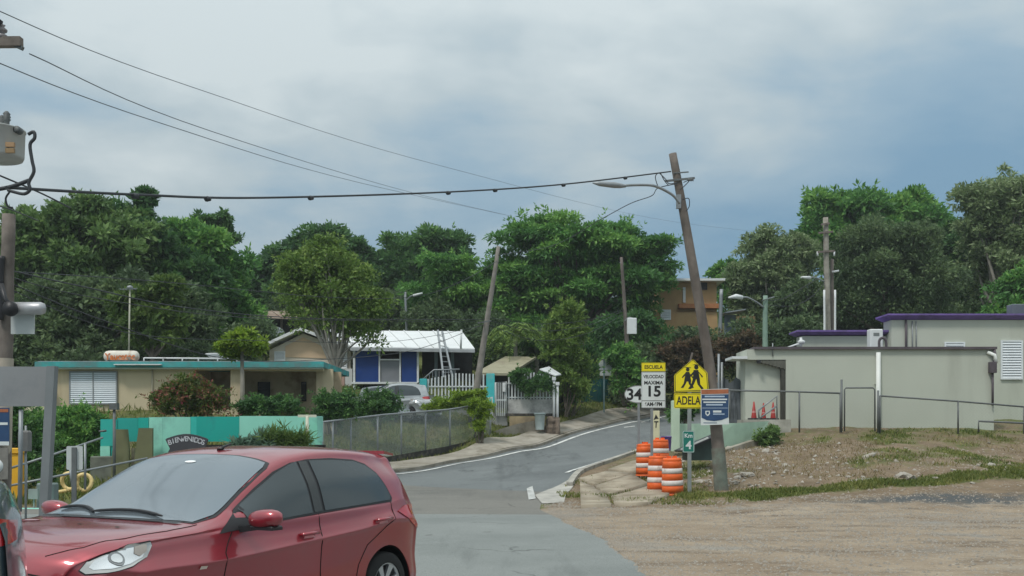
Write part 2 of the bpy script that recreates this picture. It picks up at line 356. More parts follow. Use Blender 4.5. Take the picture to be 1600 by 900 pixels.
def terrain_mat():
    m = bpy.data.materials.new('terrain'); m.use_nodes = True; N = m.node_tree.nodes; L = m.node_tree.links
    b = N['Principled BSDF']; b.inputs['Roughness'].default_value = .95; b.inputs['Specular IOR Level'].default_value = .15
    tc = N.new('ShaderNodeTexCoord').outputs['Object']
    at = N.new('ShaderNodeAttribute'); at.attribute_name = 'zone'; sp = N.new('ShaderNodeSeparateColor'); L.new(at.outputs['Color'], sp.inputs[0])
    def thr(sock, scale, w=.35):               # soft zone weight broken up by noise
        n = nnoise(N, L, tc, scale, 6, .65, .25, .75); a = N.new('ShaderNodeMath'); a.operation = 'ADD'; L.new(sock, a.inputs[0]); L.new(n, a.inputs[1])
        r = N.new('ShaderNodeMapRange'); L.new(a.outputs[0], r.inputs[0]); r.inputs[1].default_value = 1 - w; r.inputs[2].default_value = 1 + w; return r.outputs[0]
    soil = nmix(N, L, (.125, .092, .060), (.25, .188, .125), nnoise(N, L, tc, 1.3, 8, .7))
    soil = nmix(N, L, soil, (.40, .36, .30), nnoise(N, L, tc, 9, 5, .7, .58, .72))
    grav = nmix(N, L, (.24, .185, .13), (.35, .285, .21), nnoise(N, L, tc, .55, 7, .6, .35, .65))
    mp = N.new('ShaderNodeMapping'); mp.inputs['Scale'].default_value = (.5, 1.3, 1); mp.inputs['Rotation'].default_value = (0, 0, .35); L.new(tc, mp.inputs[0])
    grav = nmix(N, L, grav, (.13, .10, .072), nnoise(N, L, mp.outputs[0], .9, 8, .68, .50, .68))
    grav = nmix(N, L, grav, (.25, .245, .225), nnoise(N, L, tc, .35, 5, .6, .56, .7))
    grav = nmix(N, L, grav, (.46, .43, .38), nnoise(N, L, tc, 22, 3, .6, .6, .7))
    grav = nmix(N, L, grav, (.13, .11, .09), nnoise(N, L, tc, 16, 4, .6, .62, .72))
    green = nmix(N, L, (.055, .085, .022), (.15, .17, .055), nnoise(N, L, tc, 2.2, 6, .6))
    green = nmix(N, L, green, (.20, .16, .09), nnoise(N, L, tc, .9, 6, .6, .5, .75))
    c = nmix(N, L, soil, green, thr(sp.outputs[1], 3.0)); c = nmix(N, L, c, grav, thr(sp.outputs[2], 2.0, .25))
    c = nmix(N, L, c, (.085, .09, .09), thr(at.outputs['Alpha'], 2.5, .3))
    L.new(c, b.inputs['Base Color'])
    bn = N.new('ShaderNodeBump'); bn.inputs['Strength'].default_value = .8; bn.inputs['Distance'].default_value = .04
    n = N.new('ShaderNodeTexNoise'); n.inputs['Scale'].default_value = 7; n.inputs['Detail'].default_value = 9; n.inputs['Roughness'].default_value = .7
    L.new(tc, n.inputs['Vector']); L.new(n.outputs[0], bn.inputs['Height']); L.new(bn.outputs[0], b.inputs['Normal']); return m
def axis(stops):                                # [(start, step), ..., end]
    out = []
    for (a, st), nx in zip(stops[:-1], stops[1:]):
        e = nx[0] if isinstance(nx, tuple) else nx; out += list(np.arange(a, e - 1e-6, st))
    return np.array(out + [stops[-1]])
tag(grid_sheet('ground', axis([(-1500, 250), (-500, 60), (-80, 5), (-30, .8), (-8, .35), (0, .17), (20, .3), (28, 1), (50, 5), (90, 60), (510, 250), 1500]),
    axis([(-20, 6), (4, .8), (12, .3), (23, .15), (40, .3), (60, .8), (100, 6), (130, 60), (500, 250), 2000]), ground, terrain_mat(), zones), kind='structure')

def sheet(name, poly, dz, m, step=.6, kind='structure', z0=_ground_raw):
    """a polygon laid over the ground, cut into a fine grid so that it follows it"""
    bm = bmesh.new(); vs = [bm.verts.new((p[0], p[1], 0)) for p in poly]; f = bm.faces.new(vs)
    if f.normal.z < 0: f.normal_flip()
    xs = [p[0] for p in poly]; ys = [p[1] for p in poly]
    for ax, lo, hi in ((0, min(xs), max(xs)), (1, min(ys), max(ys))):
        k = int((hi - lo) / step)
        for i in range(1, k + 1):
            co = [0, 0, 0]; co[ax] = lo + i * (hi - lo) / (k + 1); no = [0, 0, 0]; no[ax] = 1
            bmesh.ops.bisect_plane(bm, geom=bm.verts[:] + bm.edges[:] + bm.faces[:], plane_co=co, plane_no=no)
    X = np.array([v.co.x for v in bm.verts]); Y = np.array([v.co.y for v in bm.verts]); Z = z0(X, Y) + dz
    for v, z in zip(bm.verts, Z): v.co.z = z
    bmesh.ops.recalc_face_normals(bm, faces=bm.faces)
    if sum(f.normal.z for f in bm.faces) < 0: bmesh.ops.reverse_faces(bm, faces=bm.faces)
    for f in bm.faces: f.smooth = True
    me = bpy.data.meshes.new(name); bm.to_mesh(me); bm.free(); me.materials.append(m); o = link(name, me)
    if kind: tag(o, kind=kind)
    return o
rr = rightS; ll = leftS
ysp = 36.5                                         # patch ends here, side road asphalt begins
li = next(i for i, p in enumerate(ll) if p.y > ysp); ri = next(i for i, p in enumerate(rr) if p.y > 29.5)
edge_a = [(.8, 22.6), (-2, 22.75), (-5, 22.5), (-8.5, 22.7), (-11.9, 22.6)]
edge_b = [tuple(rr[ri]), (-.6, 31.0), (-2.8, 33.6), (-4.9, 35.6), tuple(ll[li])]
sheet('main_street', [(-60, -4)] + xR[:-1] + edge_a + [(-14, 23.3), (-60, 23.6)], .0, M_asph, 1.5)
sheet('road_patch', edge_a[::-1] + [(.62, 24.3)] + [tuple(p) for p in rr[1:ri]] + edge_b + [tuple(p) for p in ll[li-1:0:-1]], .0, M_asph2, 1)
sheet('side_road', edge_b[::-1] + [tuple(p) for p in rr[ri+1:]] + [tuple(p) for p in ll[:li:-1]], .0, M_asph3, .6)

def ribbon(path, off0, off1, name, dz, m, i0=0, i1=None, kind='structure', zf=_ground_raw):
    p = path[i0:i1]; vs = []
    for i, q in enumerate(p):
        d = (p[min(i+1, len(p)-1)] - p[max(i-1, 0)]); d.normalize(); n = Vector((d.y, -d.x))
        for o in (off0, off1): w = q + n * o; vs.append((w.x, w.y))
    Z = zf(np.array([v[0] for v in vs]), np.array([v[1] for v in vs])) + dz
    mb = MB(); mb.add([(v[0], v[1], z) for v, z in zip(vs, Z)], [(2*i, 2*i+1, 2*i+3, 2*i+2) for i in range(len(p)-1)], True)
    o = mb.build(name, m); return tag(o, kind=kind) if kind else o
def curb(path, off0, off1, name, h, m, i0=0, i1=None, parent=None):     # solid strip with a top, two sides
    p = path[i0:i1]; prof = [(off0, -.12), (off0, h), (off1, h), (off1, -.12)]; vs = []
    for i, q in enumerate(p):
        d = (p[min(i+1, len(p)-1)] - p[max(i-1, 0)]); d.normalize(); n = Vector((d.y, -d.x)); zb = gz(q.x, q.y)
        for o, z in prof: w = q + n * o; vs.append((w.x, w.y, zb + z))
    fs = [(4*i+k, 4*i+(k+1) % 4, 4*i+4+(k+1) % 4, 4*i+4+k) for i in range(len(p)-1) for k in range(4)]
    fs += [(0, 1, 2, 3), tuple(4*(len(p)-1)+k for k in (3, 2, 1, 0))]
    mb = MB(); mb.add(vs, fs); return tag(mb.build(name, m), kind='structure')
iL = next(i for i, p in enumerate(ll) if p.y > 38.5)
ribbon(ll, .35, .50, 'edge_line', .022, M_line, iL)
iR = next(i for i, p in enumerate(rr) if p.y > 34.2)
ribbon(rr, -.48, -.34, 'edge_line', .022, M_line, iR)
curb(ll, -.18, .0, 'curb', .12, M_conc, 10); curb(rr, .0, .18, 'curb', .12, M_curb, 20)
ribbon(ll, -1.55, -.18, 'sidewalk', .115, M_conc, 10)
# worn gutter apron at the corner on the right, pale concrete
sheet('gutter_apron', [(.72, 26.0), (1.25, 26.4), (1.45, 29.3), (2.0, 33.2), (1.86, 33.4), (1.0, 30.6), (.60, 28.6)], .02, mat('gutter_concrete', (.40, .385, .345), .9, .15, 3, stain=(.2, .19, .17), stain_amt=.5, stain_scale=2), .4)
def P0(u, v):                                   # pixel on the smooth ground
    y = 5.0
    while y < 95:
        p = P(u, v, y)
        if p.z <= gz(p.x, p.y) + .003: return p
        y += .1
    return p
sheet('stop_line', [tuple(P0(u, v).xy) for u, v in ((823,764),(832,760),(837,780),(826,782))], .016, mat('worn_line', (.62, .63, .60), .8, .2, 4, stain=(.2, .2, .19), stain_amt=.9, stain_scale=4), .15)
for u0, v0, u1, v1 in ((975,668,992,666), (1002,660,1014,658)):
    a = P0(u0, v0); b = P0(u1, v1); d = Vector((0, .22)); sheet('worn_marking', [(a.x, a.y-.15), (b.x, b.y-.15), (b.x, b.y+.15), (a.x, a.y+.15)], .014, M_line, .5)
# sidewalk slabs on the right corner: poured bays with open joints
base = [(895,745),(925,729),(1002,709),(1046,702)], [(905,792),(958,786),(1022,782),(1078,772)]
top = [P(900,745,33.2), P(948,727,36.8), P(998,710,40.5)]
bays = [[(903,752),(948,740),(986,744),(930,762)], [(950,738),(992,723),(1010,724),(990,742)], [(930,764),(988,746),(1012,760),(952,778)], [(954,780),(1014,763),(1046,776),(1010,792),(962,792)], [(906,757),(927,765),(948,780),(955,794),(908,796)], [(996,721),(1018,709),(1040,703),(1042,716),(1014,722)]]
sw = thing('corner_sidewalk', 'cracked tan concrete sidewalk bays at the corner beside the orange drums', 'sidewalk', (0, 0, 0)); sw['kind'] = 'structure'
for k, bay in enumerate(bays):
    o = sheet('slab', [tuple(P0(u, v).xy) for u, v in bay], .09 + .012 * (k % 3), mat('slab_concrete', (.36, .31, .235), .92, .16, 1.2, bump=.5, bscale=20, stain=(.17, .135, .09), stain_amt=.8, stain_scale=1.0), .5, kind=None); o.parent = sw
    md = o.modifiers.new('thick', 'SOLIDIFY'); md.thickness = .2; md.offset = -1
# ================================================================ RIGHT SIDE: grey flat-roofed buildings
M_wall = mat('grey_green_render', (.485, .51, .435), .9, .05, .5, bump=.2, bscale=12, stain=(.34, .345, .29), stain_amt=.45, stain_scale=.35, streak=True)
M_purple = mat('purple_trim', (.17, .11, .33), .8, .15, 2, stain=(.10, .08, .15), stain_amt=.5, stain_scale=1.5)
M_dktrim = mat('dark_roof_edge', (.10, .085, .095), .9, .2, 2)
M_pvc = mat('white_pipe', (.72, .74, .70), .4, .04, 2)
M_louv = mat('white_louver', (.72, .76, .78), .5, .05, 3)
D0 = 40.0; S0 = FPX / D0
def X_(u, D): return (u - 800) * D / FPX
def Z_(v, D): return CAMZ + (HOR - v) * D / FPX
def louver_window(parent, x0, x1, z0, z1, y, n, m=None, name='window', frame_w=.05, cols=1, open_=.55, fm=None):
    """jalousie window: frame with tilted slats, facing -y (local)"""
    m = m or M_louv
    f = MB()
    f.box(x0, x1, y - .05, y + .02, z1 - frame_w, z1).box(x0, x1, y - .05, y + .02, z0, z0 + frame_w)
    f.box(x0, x0 + frame_w, y - .051, y + .021, z0 + frame_w, z1 - frame_w).box(x1 - frame_w, x1, y - .051, y + .021, z0 + frame_w, z1 - frame_w)
    for c in range(1, cols):
        xc = x0 + (x1 - x0) * c / cols; f.box(xc - .02, xc + .02, y - .052, y + .02, z0 + frame_w, z1 - frame_w)
    w = f.build(name, fm or M_louv, parent)
    bk = MB(); bk.box(x0 + .01, x1 - .01, y + .022, y + .03, z0, z1); bk.build('recess', mat('window_dark', (.03, .035, .04), .5, .2, 2), w)
    h = (z1 - z0 - 2 * frame_w) / n; sl = MB()
    sl.beam((x0 + frame_w, 0, 0), (x1 - frame_w, 0, 0), .012, h * 1.02, up=(0, open_, 1)); me = sl.mesh('slat'); me.materials.append(m)
    for k in range(n):
        o = link('slat', me, w); o.location = (0, y - .02, z0 + frame_w + h * (k + .5))
    return w
an = thing('annex_building', 'low pale grey-green flat-roofed annex with a white drainpipe down its front wall', 'building', (X_(1390, D0), D0, 1.7))
ax = lambda u: X_(u, D0) - an.location.x
az = lambda v: Z_(v, D0) - an.location.z
x0, x1, xr = ax(1167), ax(1553), ax(1228); zt = az(546)
b = MB(); b.box(xr, x1, 0, 1.9, -1.2, zt).box(x0 + 1.9, x1, 1.903, 8, -1.2, zt - .002); b.build('wall', M_wall, an)
b = MB(); b.box(x0, xr, .26, 1.9, -.6, zt - .001)
b.box(x0, xr, 0, .257, az(562), zt); b.build('porch_wall', M_wall, an)
b = MB(); b.box(x0 - .3, xr - .003, -.75, .257, -1.2, az(656)); b.build('porch_floor', mat('worn_porch_concrete', (.42, .41, .36), .9, .2, 2, stain=(.2, .19, .15), stain_amt=.6), an)
b = MB(); b.box(x0 + .25, x1 + .07, -.12, 1.95, zt + .001, zt + .09).box(x0 + 1.95, x1 + .07, 1.953, 8.1, zt + .001, zt + .088); b.build('roof_edge', M_dktrim, an)
b = MB(); b.box(ax(1143), x0 + .001, -.1, 1.2, az(561), az(557)); b.build('canopy', M_white, an)
b = MB(); b.tube([(ax(1371), -.09, az(551)), (ax(1371), -.09, -.9)], .085, 12); b.box(ax(1371) - .12, ax(1371) + .12, -.1, -.002, az(600), az(601)+.02)
b.build('drainpipe', M_pvc, an)
b = MB(); b.tube([(x1 - .25, -.02, zt - .1), (x1 - .02, -.1, zt - .22), (x1 + .02, -.13, zt - .5)], .07, 10); b.build('gutter_outlet', M_pvc, an)
b = MB(); b.bbox(x1 - .22, x1 + .02, -.22, -.01, az(583), az(566)); b.tube([(x1 - .09, -.1, az(583)), (x1 - .09, -.1, az(634))], .045, 8)
b.tube([(x1 - .02, -.06, zt + .02), (x1 + .03, -.09, zt - .3), (x1 - .07, -.1, az(568))], .05, 8); b.build('downspout', M_dktrim, an)
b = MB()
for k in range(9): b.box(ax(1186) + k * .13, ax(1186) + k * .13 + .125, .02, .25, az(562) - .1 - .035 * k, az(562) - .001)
b.build('awning', mat('shadow_board', (.12, .12, .10), .9, .2, 2), an)  # stepped dark boards put the shade under the porch top into shape and colour
b = MB(); b.box(ax(1221.5), xr - .004, .05, .25, az(655), az(563)); b.build('jamb_shade', mat('jamb_shade_paint', (.055, .055, .045), .8, .2, 3), an)  # dark strip: shadow at the recess edge put into its colour
b = MB(); b.bbox(ax(1182), ax(1188), -.08, .0, az(568), az(563), .01); b.build('porch_lamp', M_black, an)
b = MB(); b.tube([(ax(1207), -.03, az(557)), (ax(1207), -.03, az(536))], .02, 6); b.build('conduit', M_steel, an)
# things on its roof
ac = thing('rooftop_unit', 'small white box unit standing on the annex roof edge above the drainpipe', 'air conditioner', (X_(1367, 41), 41, Z_(545, 41)))
b = MB(); b.bbox(-.24, .24, -.2, .2, 0, .72, .03); b.build('casing', M_white, ac)
b = MB(); b.box(-.12, .1, -.206, -.201, .46, .58); b.build('vent', mat('grey_grille', (.2, .22, .22), .6), ac)
b = MB(); b.tube(smooth_path([P(1374,544,40.4), P(1374,532,40.4), P(1379,528,40.4), P(1384,532,40.4), P(1385,546,40.4)], 4), .05, 8)
tag(b.build('roof_hose', M_dktrim), 'thick dark hose hooped over beside the rooftop box unit', 'hose')
b = MB(); a0 = P(1231,543,42); b.tube([a0, a0 + Vector((.35, 0, .12)), a0 + Vector((.55, 0, .14))], .035, 8); b.tube([a0 + Vector((.5, 0, 0)), a0 + Vector((.5, 0, .38))], .05, 8); b.lathe([(.02, 0), (.12, .06), (.15, .14), (.05, .2)], tuple(a0 + Vector((.52, 0, .1))), 12)
tag(b.build('roof_vent', M_white), 'white bent vent pipe on the left end of the annex roof', 'vent pipe')
# rear school-like building with purple cornices
rb = thing('school_building', 'taller pale grey building with purple cornice behind the flat-roofed annex', 'building', (X_(1500, 46), 46, 2.0))
rx = lambda u, D=46: X_(u, D) - rb.location.x
rz_ = lambda v, D=46: Z_(v, D) - 2.0
b = MB(); b.box(rx(1393), rx(1790), 0, 1, -1.5, rz_(500)).box(rx(1393) + 4, rx(1790), 1.003, 10, -1.5, rz_(502) - .003); b.build('wall', M_wall, rb)
b = MB(); b.box(rx(1258), rx(1393) - .003, .6, 1.4, -1.5, rz_(523)).box(rx(1258) + 2.5, rx(1393) - .003, 1.403, 8, -1.5, rz_(523) - .003); b.build('wing_wall', M_wall, rb)
def cornice(mb, xa, xb, ya, yb, z0, z1, fl=.22):
    vs = [(xa, ya, z0), (xb, ya, z0), (xb, yb, z0), (xa, yb, z0), (xa - fl, ya - fl, z1 - .07), (xb + fl, ya - fl, z1 - .07), (xb + fl, yb + fl, z1 - .07), (xa - fl, yb + fl, z1 - .07)]
    vs += [(x, y, z1) for x, y, z in vs[4:]]
    mb.add(vs, [(3,2,1,0), (0,1,5,4), (1,2,6,5), (2,3,7,6), (3,0,4,7), (4,5,9,8), (5,6,10,9), (6,7,11,10), (7,4,8,11), (8,9,10,11)])
b = MB(); cornice(b, rx(1393) - .02, rx(1790), -.05, 1.1, rz_(499.5) + .002, rz_(491)); b.build('cornice', M_purple, rb)
b = MB(); cornice(b, rx(1258) - .05, rx(1388), .52, 1.5, rz_(521.5) + .002, rz_(514.5), .2); b.build('wing_cornice', M_purple, rb)
b = MB(); b.tube([(rx(1415), -.06, rz_(500)), (rx(1415), -.06, rz_(560))], .05, 8); b.build('drainpipe', M_dktrim, rb)
b = MB()
for u in (1425, 1431): b.tube([(rx(u), -.04, rz_(502)), (rx(u), -.04, rz_(560))], .025, 6)
b.build('conduit', M_steel, rb)
louver_window(rb, rx(1563), rx(1597), rz_(593), rz_(532), -.03, 14, frame_w=.06)
louver_window(rb, rx(1475), rx(1507), rz_(590), rz_(534.5), -.03, 14, frame_w=.06)
b = MB(); b.bbox(rx(1589), rx(1610), .4, 1.0, rz_(491), rz_(473), .03); b.build('roof_box', mat('slate_box', (.12, .14, .16), .7), rb)

# chain-link yard fence in front of the annex
def chain_panel(mb, A, B, za, zb, h0, h1, pitch, w):
    """diagonal wires between A and B (xy); bottom za..zb along it, height h0..h1"""
    L_ = (B - A).length; d = (B - A) / L_; n = int(L_ / pitch)
    hm = max(h0, h1); k = int(hm / pitch) + 1
    def pt(s, t): return Vector((A.x + d.x * s, A.y + d.y * s, za + (zb - za) * s / L_ + t))
    for i in range(-k, n + 1):
        for sg in (1, -1):
            s0 = i * pitch if sg == 1 else (i + k) * pitch; t0 = 0.; s1 = s0 + sg * hm; t1 = hm
            pts = []
            a0, a1 = (s0, s1) if sg == 1 else (s1, s0)
            lo = max(0, a0); hi = min(L_, a1)
            if hi - lo < .05: continue
            f = lambda s: (s - s0) * sg
            top = h0 + (h1 - h0) * (lo + hi) / 2 / L_
            p, q = (lo, f(lo)), (hi, f(hi))
            if sg == 1 and q[1] > top: q = (s0 + top, top)
            if sg == -1 and p[1] > top: p = (s0 - top, top)
            if q[0] - p[0] < .03: continue
            a, b_ = pt(*p), pt(*q); r = Vector((d.x, d.y, -1 * sg)).normalized() * w / 2
            base = len(mb.v); mb.add([a - r, a + r, b_ + r, b_ - r], [(0, 1, 2, 3)])
yf = thing('yard_fence', 'grey pipe and chain-link fence with a gate in front of the annex wall', 'fence', (0, 0, 0))
YD = 38.4
def railp(u, v): return P(u, v, YD)
def post(u, v0, v1, name='post', r=.032, D=YD, m=M_dksteel, parent=yf):
    b = MB(); b.tube([P(u, v1, D), P(u, v0, D)], r, 8); return b.build(name, m, parent)
for u, v in ((1313, 613), (1249, 612.5), (1140, 611)): post(u, v, 676 if u > 1200 else 655)
for u, v in ((1375, 618), (1497, 627), (1600, 636)): post(u, v, 678)
b = MB(); b.tube([railp(1090, 609), railp(1240, 612), railp(1314, 614.5)], .03, 8); b.build('top_rail', M_dksteel, yf)
b = MB(); b.tube([railp(1375, 618.5), railp(1497, 627), railp(1640, 639)], .03, 8); b.build('top_rail', M_dksteel, yf)
b = MB(); g = [P(u, v, YD + .05) for u, v in ((1319.5,674),(1319.5,609),(1322,606),(1364,606),(1367,609),(1367,674))]; b.tube(g, .028, 8); b.build('gate_frame', M_dksteel, yf)
post(1315, 593, 676, 'gate_post', .04); post(1372, 610, 676, 'gate_post', .04)
b = MB()
chain_panel(b, railp(1249,0).xy, railp(1313,0).xy, 1.72, 1.78, 1.33, 1.30, .12, .002)
chain_panel(b, railp(1322,0).xy, railp(1366,0).xy, 1.80, 1.80, 1.35, 1.35, .12, .002)
chain_panel(b, railp(1376,0).xy, railp(1497,0).xy, 1.80, 1.80, 1.2, 1.0, .12, .002)
chain_panel(b, railp(1497,0).xy, railp(1640,0).xy, 1.80, 1.80, 1.0, .75, .12, .002)
tag(b.build('mesh', M_steel, yf), kind='stuff')
b = MB(); b.tube([P(1529, 675, 38.0), P(1529, 658, 38.0), P(1640, 663, 38.0)], .035, 8)
tag(b.build('pipe_barrier', M_dksteel), 'low bent pipe barrier at the right end of the yard fence', 'barrier')
# traffic cones on the porch
M_cone = mat('cone_red', (.34, .025, .02), .5, .1, 4)
def cone(x, y, z, label, s=1.0):
    t = thing('traffic_cone', label, 'traffic cone', (x, y, z), rnd.random(), 'traffic cones on the annex porch')
    b = MB(); b.bbox(-.19*s, .19*s, -.19*s, .19*s, 0, .06, .02); b.build('base', M_black, t)
    b = MB(); b.lathe([(.115*s, .06), (.025*s, .74*s), (.0, .75*s)], n=18); b.build('body', M_cone, t)
    b = MB(); b.lathe([(.088*s, .28*s), (.070*s, .40*s)], n=18); b.build('band', mat('cone_band', (.50, .22, .20), .5), t)
zp = 1.7 + az(656)
cone(X_(1178, 39.65), 39.65, zp, 'red traffic cone at the left end of the annex porch', .88)
cone(X_(1193, 39.8), 39.8, zp, 'middle one of three red traffic cones on the porch', .82)
cone(X_(1208, 39.85), 39.85, zp, 'red traffic cone nearest the dark shade strip on the annex porch', .85)
hr = thing('stair_handrail', 'slanted metal handrail in front of the traffic cones', 'handrail', (0, 0, 0))
b = MB(); b.tube([P(1186, 655, 39.3), P(1185, 641, 39.3), P(1214, 619, 39.3), P(1214, 655, 39.3)], .035, 8); b.build('rail', M_steel, hr)
b = MB(); b.tube([P(1185, 655, 39.3), P(1214, 634, 39.3)], .03, 8); b.build('mid_rail', M_steel, hr)

# mint-painted retaining wall, ramp and pillar
M_mint = mat('mint_paint', (.44, .61, .48), .85, .10, .8, bump=.2, stain=(.30, .42, .33), stain_amt=.6, stain_scale=.7)
mw = thing('mint_retaining_wall', 'mint green painted retaining wall with a tan coping below the porch', 'wall', (0, 0, 0))
tops = [P(1050,662,36.8), P(1084,662,36.8), P(1150,661,37.6), P(1202,658,38.4)]
bots = [P(1050,702,36.8), P(1084,708,36.8), P(1140,709,37.6), P(1202,690,38.4)]
def wall_between(mb, top, bot, th):
    n = len(top); vs = []
    for t, q in zip(top, bot): vs += [q, t, t + Vector((0, th, 0)), q + Vector((0, th, 0))]
    fs = [(4*i+k, 4*i+(k+1) % 4, 4*i+4+(k+1) % 4, 4*i+4+k) for i in range(n-1) for k in range(4)] + [(0, 1, 2, 3), tuple(4*(n-1)+k for k in (3, 2, 1, 0))]
    mb.add(vs, fs)
b = MB(); wall_between(b, tops, bots, .25); b.build('wall', M_mint, mw)
b = MB(); pts = smooth_path([P(1108,716,35.9), P(1130,704,36.6), P(1160,694,37.2), P(1188,684,37.8), P(1200,672,38.0), P(1201,662,38.1)], 5)
vs = []
for p in pts: vs += [p + Vector((0, -.28, -.6)), p + Vector((0, -.28, .02)), p + Vector((0, .1, .05)), p + Vector((0, .1, -.6))]
b.add(vs, [(4*i+k, 4*i+(k+1) % 4, 4*i+4+(k+1) % 4, 4*i+4+k) for i in range(len(pts)-1) for k in range(4)] + [(0,1,2,3)]); b.build('coping', M_conc, mw)
b = MB(); p = P(1055, 705, 36.4); b.bbox(p.x-.13, p.x+.14, p.y-.13, p.y+.13, p.z, Z_(626, 36.4), .02); b.build('pillar', mat('pale_mint_paint', (.48, .60, .46), .85, .1, 1), mw)
# worn items in front of it
t = thing('dark_bin', 'dark bin with a slanted open lid leaning behind the kilometre sign', 'bin', tuple(P(1097, 719, 33.5)), R(8)); t.scale = (.85, .85, .82)
b = MB()
b.add([(-.62,-.4,0),(.42,-.4,0),(.42,.4,0),(-.62,.4,0),(-.60,-.42,.62),(.40,-.42,.86),(.40,.42,.86),(-.60,.42,.62)], [(3,2,1,0),(0,1,5,4),(1,2,6,5),(2,3,7,6),(3,0,4,7),(4,5,6,7)]); b.build('body', mat('dark_green_plastic', (.035, .06, .055), .5, .3, 2), t)
b = MB(); b.beam((-.95, -.2, .34), (.42, -.2, .93), .9, .06, up=(0, 0, 1)); b.build('lid', M_black, t)
b = MB(); b.beam((-.98, -.63, .40), (.02, -.63, .84), .05, .05); b.build('lid_rim', mat('pale_rim', (.55, .57, .55), .5), t)
t = thing('marker_board', 'narrow cream board with a black arrow mark standing behind the drums', 'marker', tuple(P(1025, 715, 34)), 0)
b = MB(); b.bbox(-.11, .11, -.03, .03, 0, 1.45, .008); b.build('board', mat('cream_board', (.66, .63, .42), .7, .06, 3), t)
b = MB(); b.prism([(-.01,1.34),(-.08,1.16),(.0,1.2),(.08,1.2)], -.034, -.031); b.prism([(-.06,1.13),(.07,1.13),(.07,1.09),(.02,1.09),(.01,.92),(-.02,.92),(-.015,1.09),(-.06,1.09)], -.034, -.031); b.build('mark', M_black, t)
b = MB(); q = P(1041, 704, 34.5); b.lathe([(.14, 0), (.17, .42), (.18, .43), (.16, .45), (0, .45)], tuple(q), 16)
tag(b.build('trash_bin', mat('purple_bin', (.15, .09, .30), .6, .15, 3)), 'small purple bin behind the orange drums', 'bin')

# ================================================================ traffic drums
M_orange = mat('drum_orange', (.78, .13, .02), .5, .12, 3, stain=(.45, .10, .03), stain_amt=.5, stain_scale=2.5)
M_band = mat('drum_band', (.72, .66, .62), .5, .1, 4, stain=(.4, .33, .28), stain_amt=.4, stain_scale=4)
def drum_mesh():
    prof = [(.30, 0), (.295, .04), (.288, .05)]; bands = []
    zs = [.05, .26, .42, .60, .76, .95]; rs = [.290, .284, .279, .272, .266, .255]
    for i in range(len(zs) - 1): prof += [(rs[i], zs[i]), (rs[i+1] + .001, zs[i+1] - .012), (rs[i+1] - .008, zs[i+1] - .005)]
    prof += [(.255, .96), (.25, 1.0), (.235, 1.03), (.06, 1.035), (0, 1.035)]
    b = MB(); b.lathe(prof, n=28); b.box(-.14, -.02, -.015, .015, 1.03, 1.09); b.box(.02, .14, -.015, .015, 1.03, 1.09); return b.mesh('body')
dm = drum_mesh(); dm.materials.append(M_orange)
def band_mesh(r0, z0, r1, z1):
    b = MB(); b.lathe([(r0, z0), (r0 + .004, z0 + .002), (r1 + .004, z1 - .002), (r1, z1)], n=28); m_ = b.mesh('band'); m_.materials.append(M_band); return m_
b1 = band_mesh(.285, .27, .28, .41); b2 = band_mesh(.272, .61, .267, .75)
bm_ = MB(); bm_.lathe([(.3, 0), (.34, .005), (.34, .07), (.3, .08)], n=24); base_me = bm_.mesh('base'); base_me.materials.append(M_black)
for u, v, D, rz, tl, lab in ((1051,777,28.3,.2,(.02,-.03),'orange drum nearest the green kilometre sign, front right of the four'), (1027.5,768,29.2,1.1,(0,.02),'orange drum just left of the front one, dented lid'),
                    (1008.5,743,32.6,2.1,(-.02,0),'leftmost orange drum beside the thin grey sign posts'), (1031,738,31.6,2.9,(.015,.0),'rear orange drum directly below the cream marker board')):
    p = P(u, v, D); t = thing('traffic_drum', lab, 'traffic drum', (p.x, p.y, max(p.z, g1(p.x, p.y) + .0)), rz, 'orange and white traffic drums on the corner sidewalk')
    t.scale = (.97, .97, .915); t.rotation_euler = (tl[0], tl[1], rz); link('body', dm, t); link('band', b1, t); link('band', b2, t)

# ================================================================ SIGNS
M_yel = mat('sign_yellow', (.80, .66, .01), .5, .04, 2); M_sgw = mat('sign_white', (.66, .70, .69), .5, .04, 3)
M_ink = mat('sign_black', (.015, .015, .015), .5); M_grn = mat('sign_green', (.01, .17, .13), .5, .08, 3); M_back = mat('sign_back', (.30, .33, .34), .5, .1, 3, metal=.2)
M_navy = mat('poster_navy', (.025, .065, .15), .5, .15, 3); M_rust = mat('poster_rust', (.38, .13, .06), .7, .2, 6)
def rrect(w, h, r, n=4):
    pts = []
    for cx, cz, a in ((w/2-r, h/2-r, 0), (-w/2+r, h/2-r, 90), (-w/2+r, -h/2+r, 180), (w/2-r, -h/2+r, 270)):
        for k in range(n+1): t = R(a + 90*k/n); pts.append((cx + r*math.cos(t), cz + r*math.sin(t)))
    return pts
def off(poly, dx, dz): return [(x+dx, z+dz) for x, z in poly]
def plate(name, poly, m, parent, y=0, th=.006): b = MB(); b.prism(poly, y - th, y); return b.build(name, m, parent)
def ring(name, w, h, r, t, m, parent, y, dx=0, dz=0):
    o = off(rrect(w, h, r), dx, dz); i = off(rrect(w-2*t, h-2*t, max(r-t, .005)), dx, dz); n = len(o)
    b = MB(); b.add([(x, y, z) for x, z in o + i], [(k, (k+1) % n, n+(k+1) % n, n+k) for k in range(n)]); return b.build(name, m, parent, fix=False)
def upost(parent, z1, z0=-.4, w=.055, m=M_steel, y=.0, dx=0):
    b = MB(); b.box(dx-w/2, dx+w/2, y, y+.004, z0, z1).box(dx-w/2, dx-w/2+.004, y+.004, y+.035, z0, z1).box(dx+w/2-.004, dx+w/2, y+.004, y+.035, z0, z1)
    return b.build('post', m, parent)
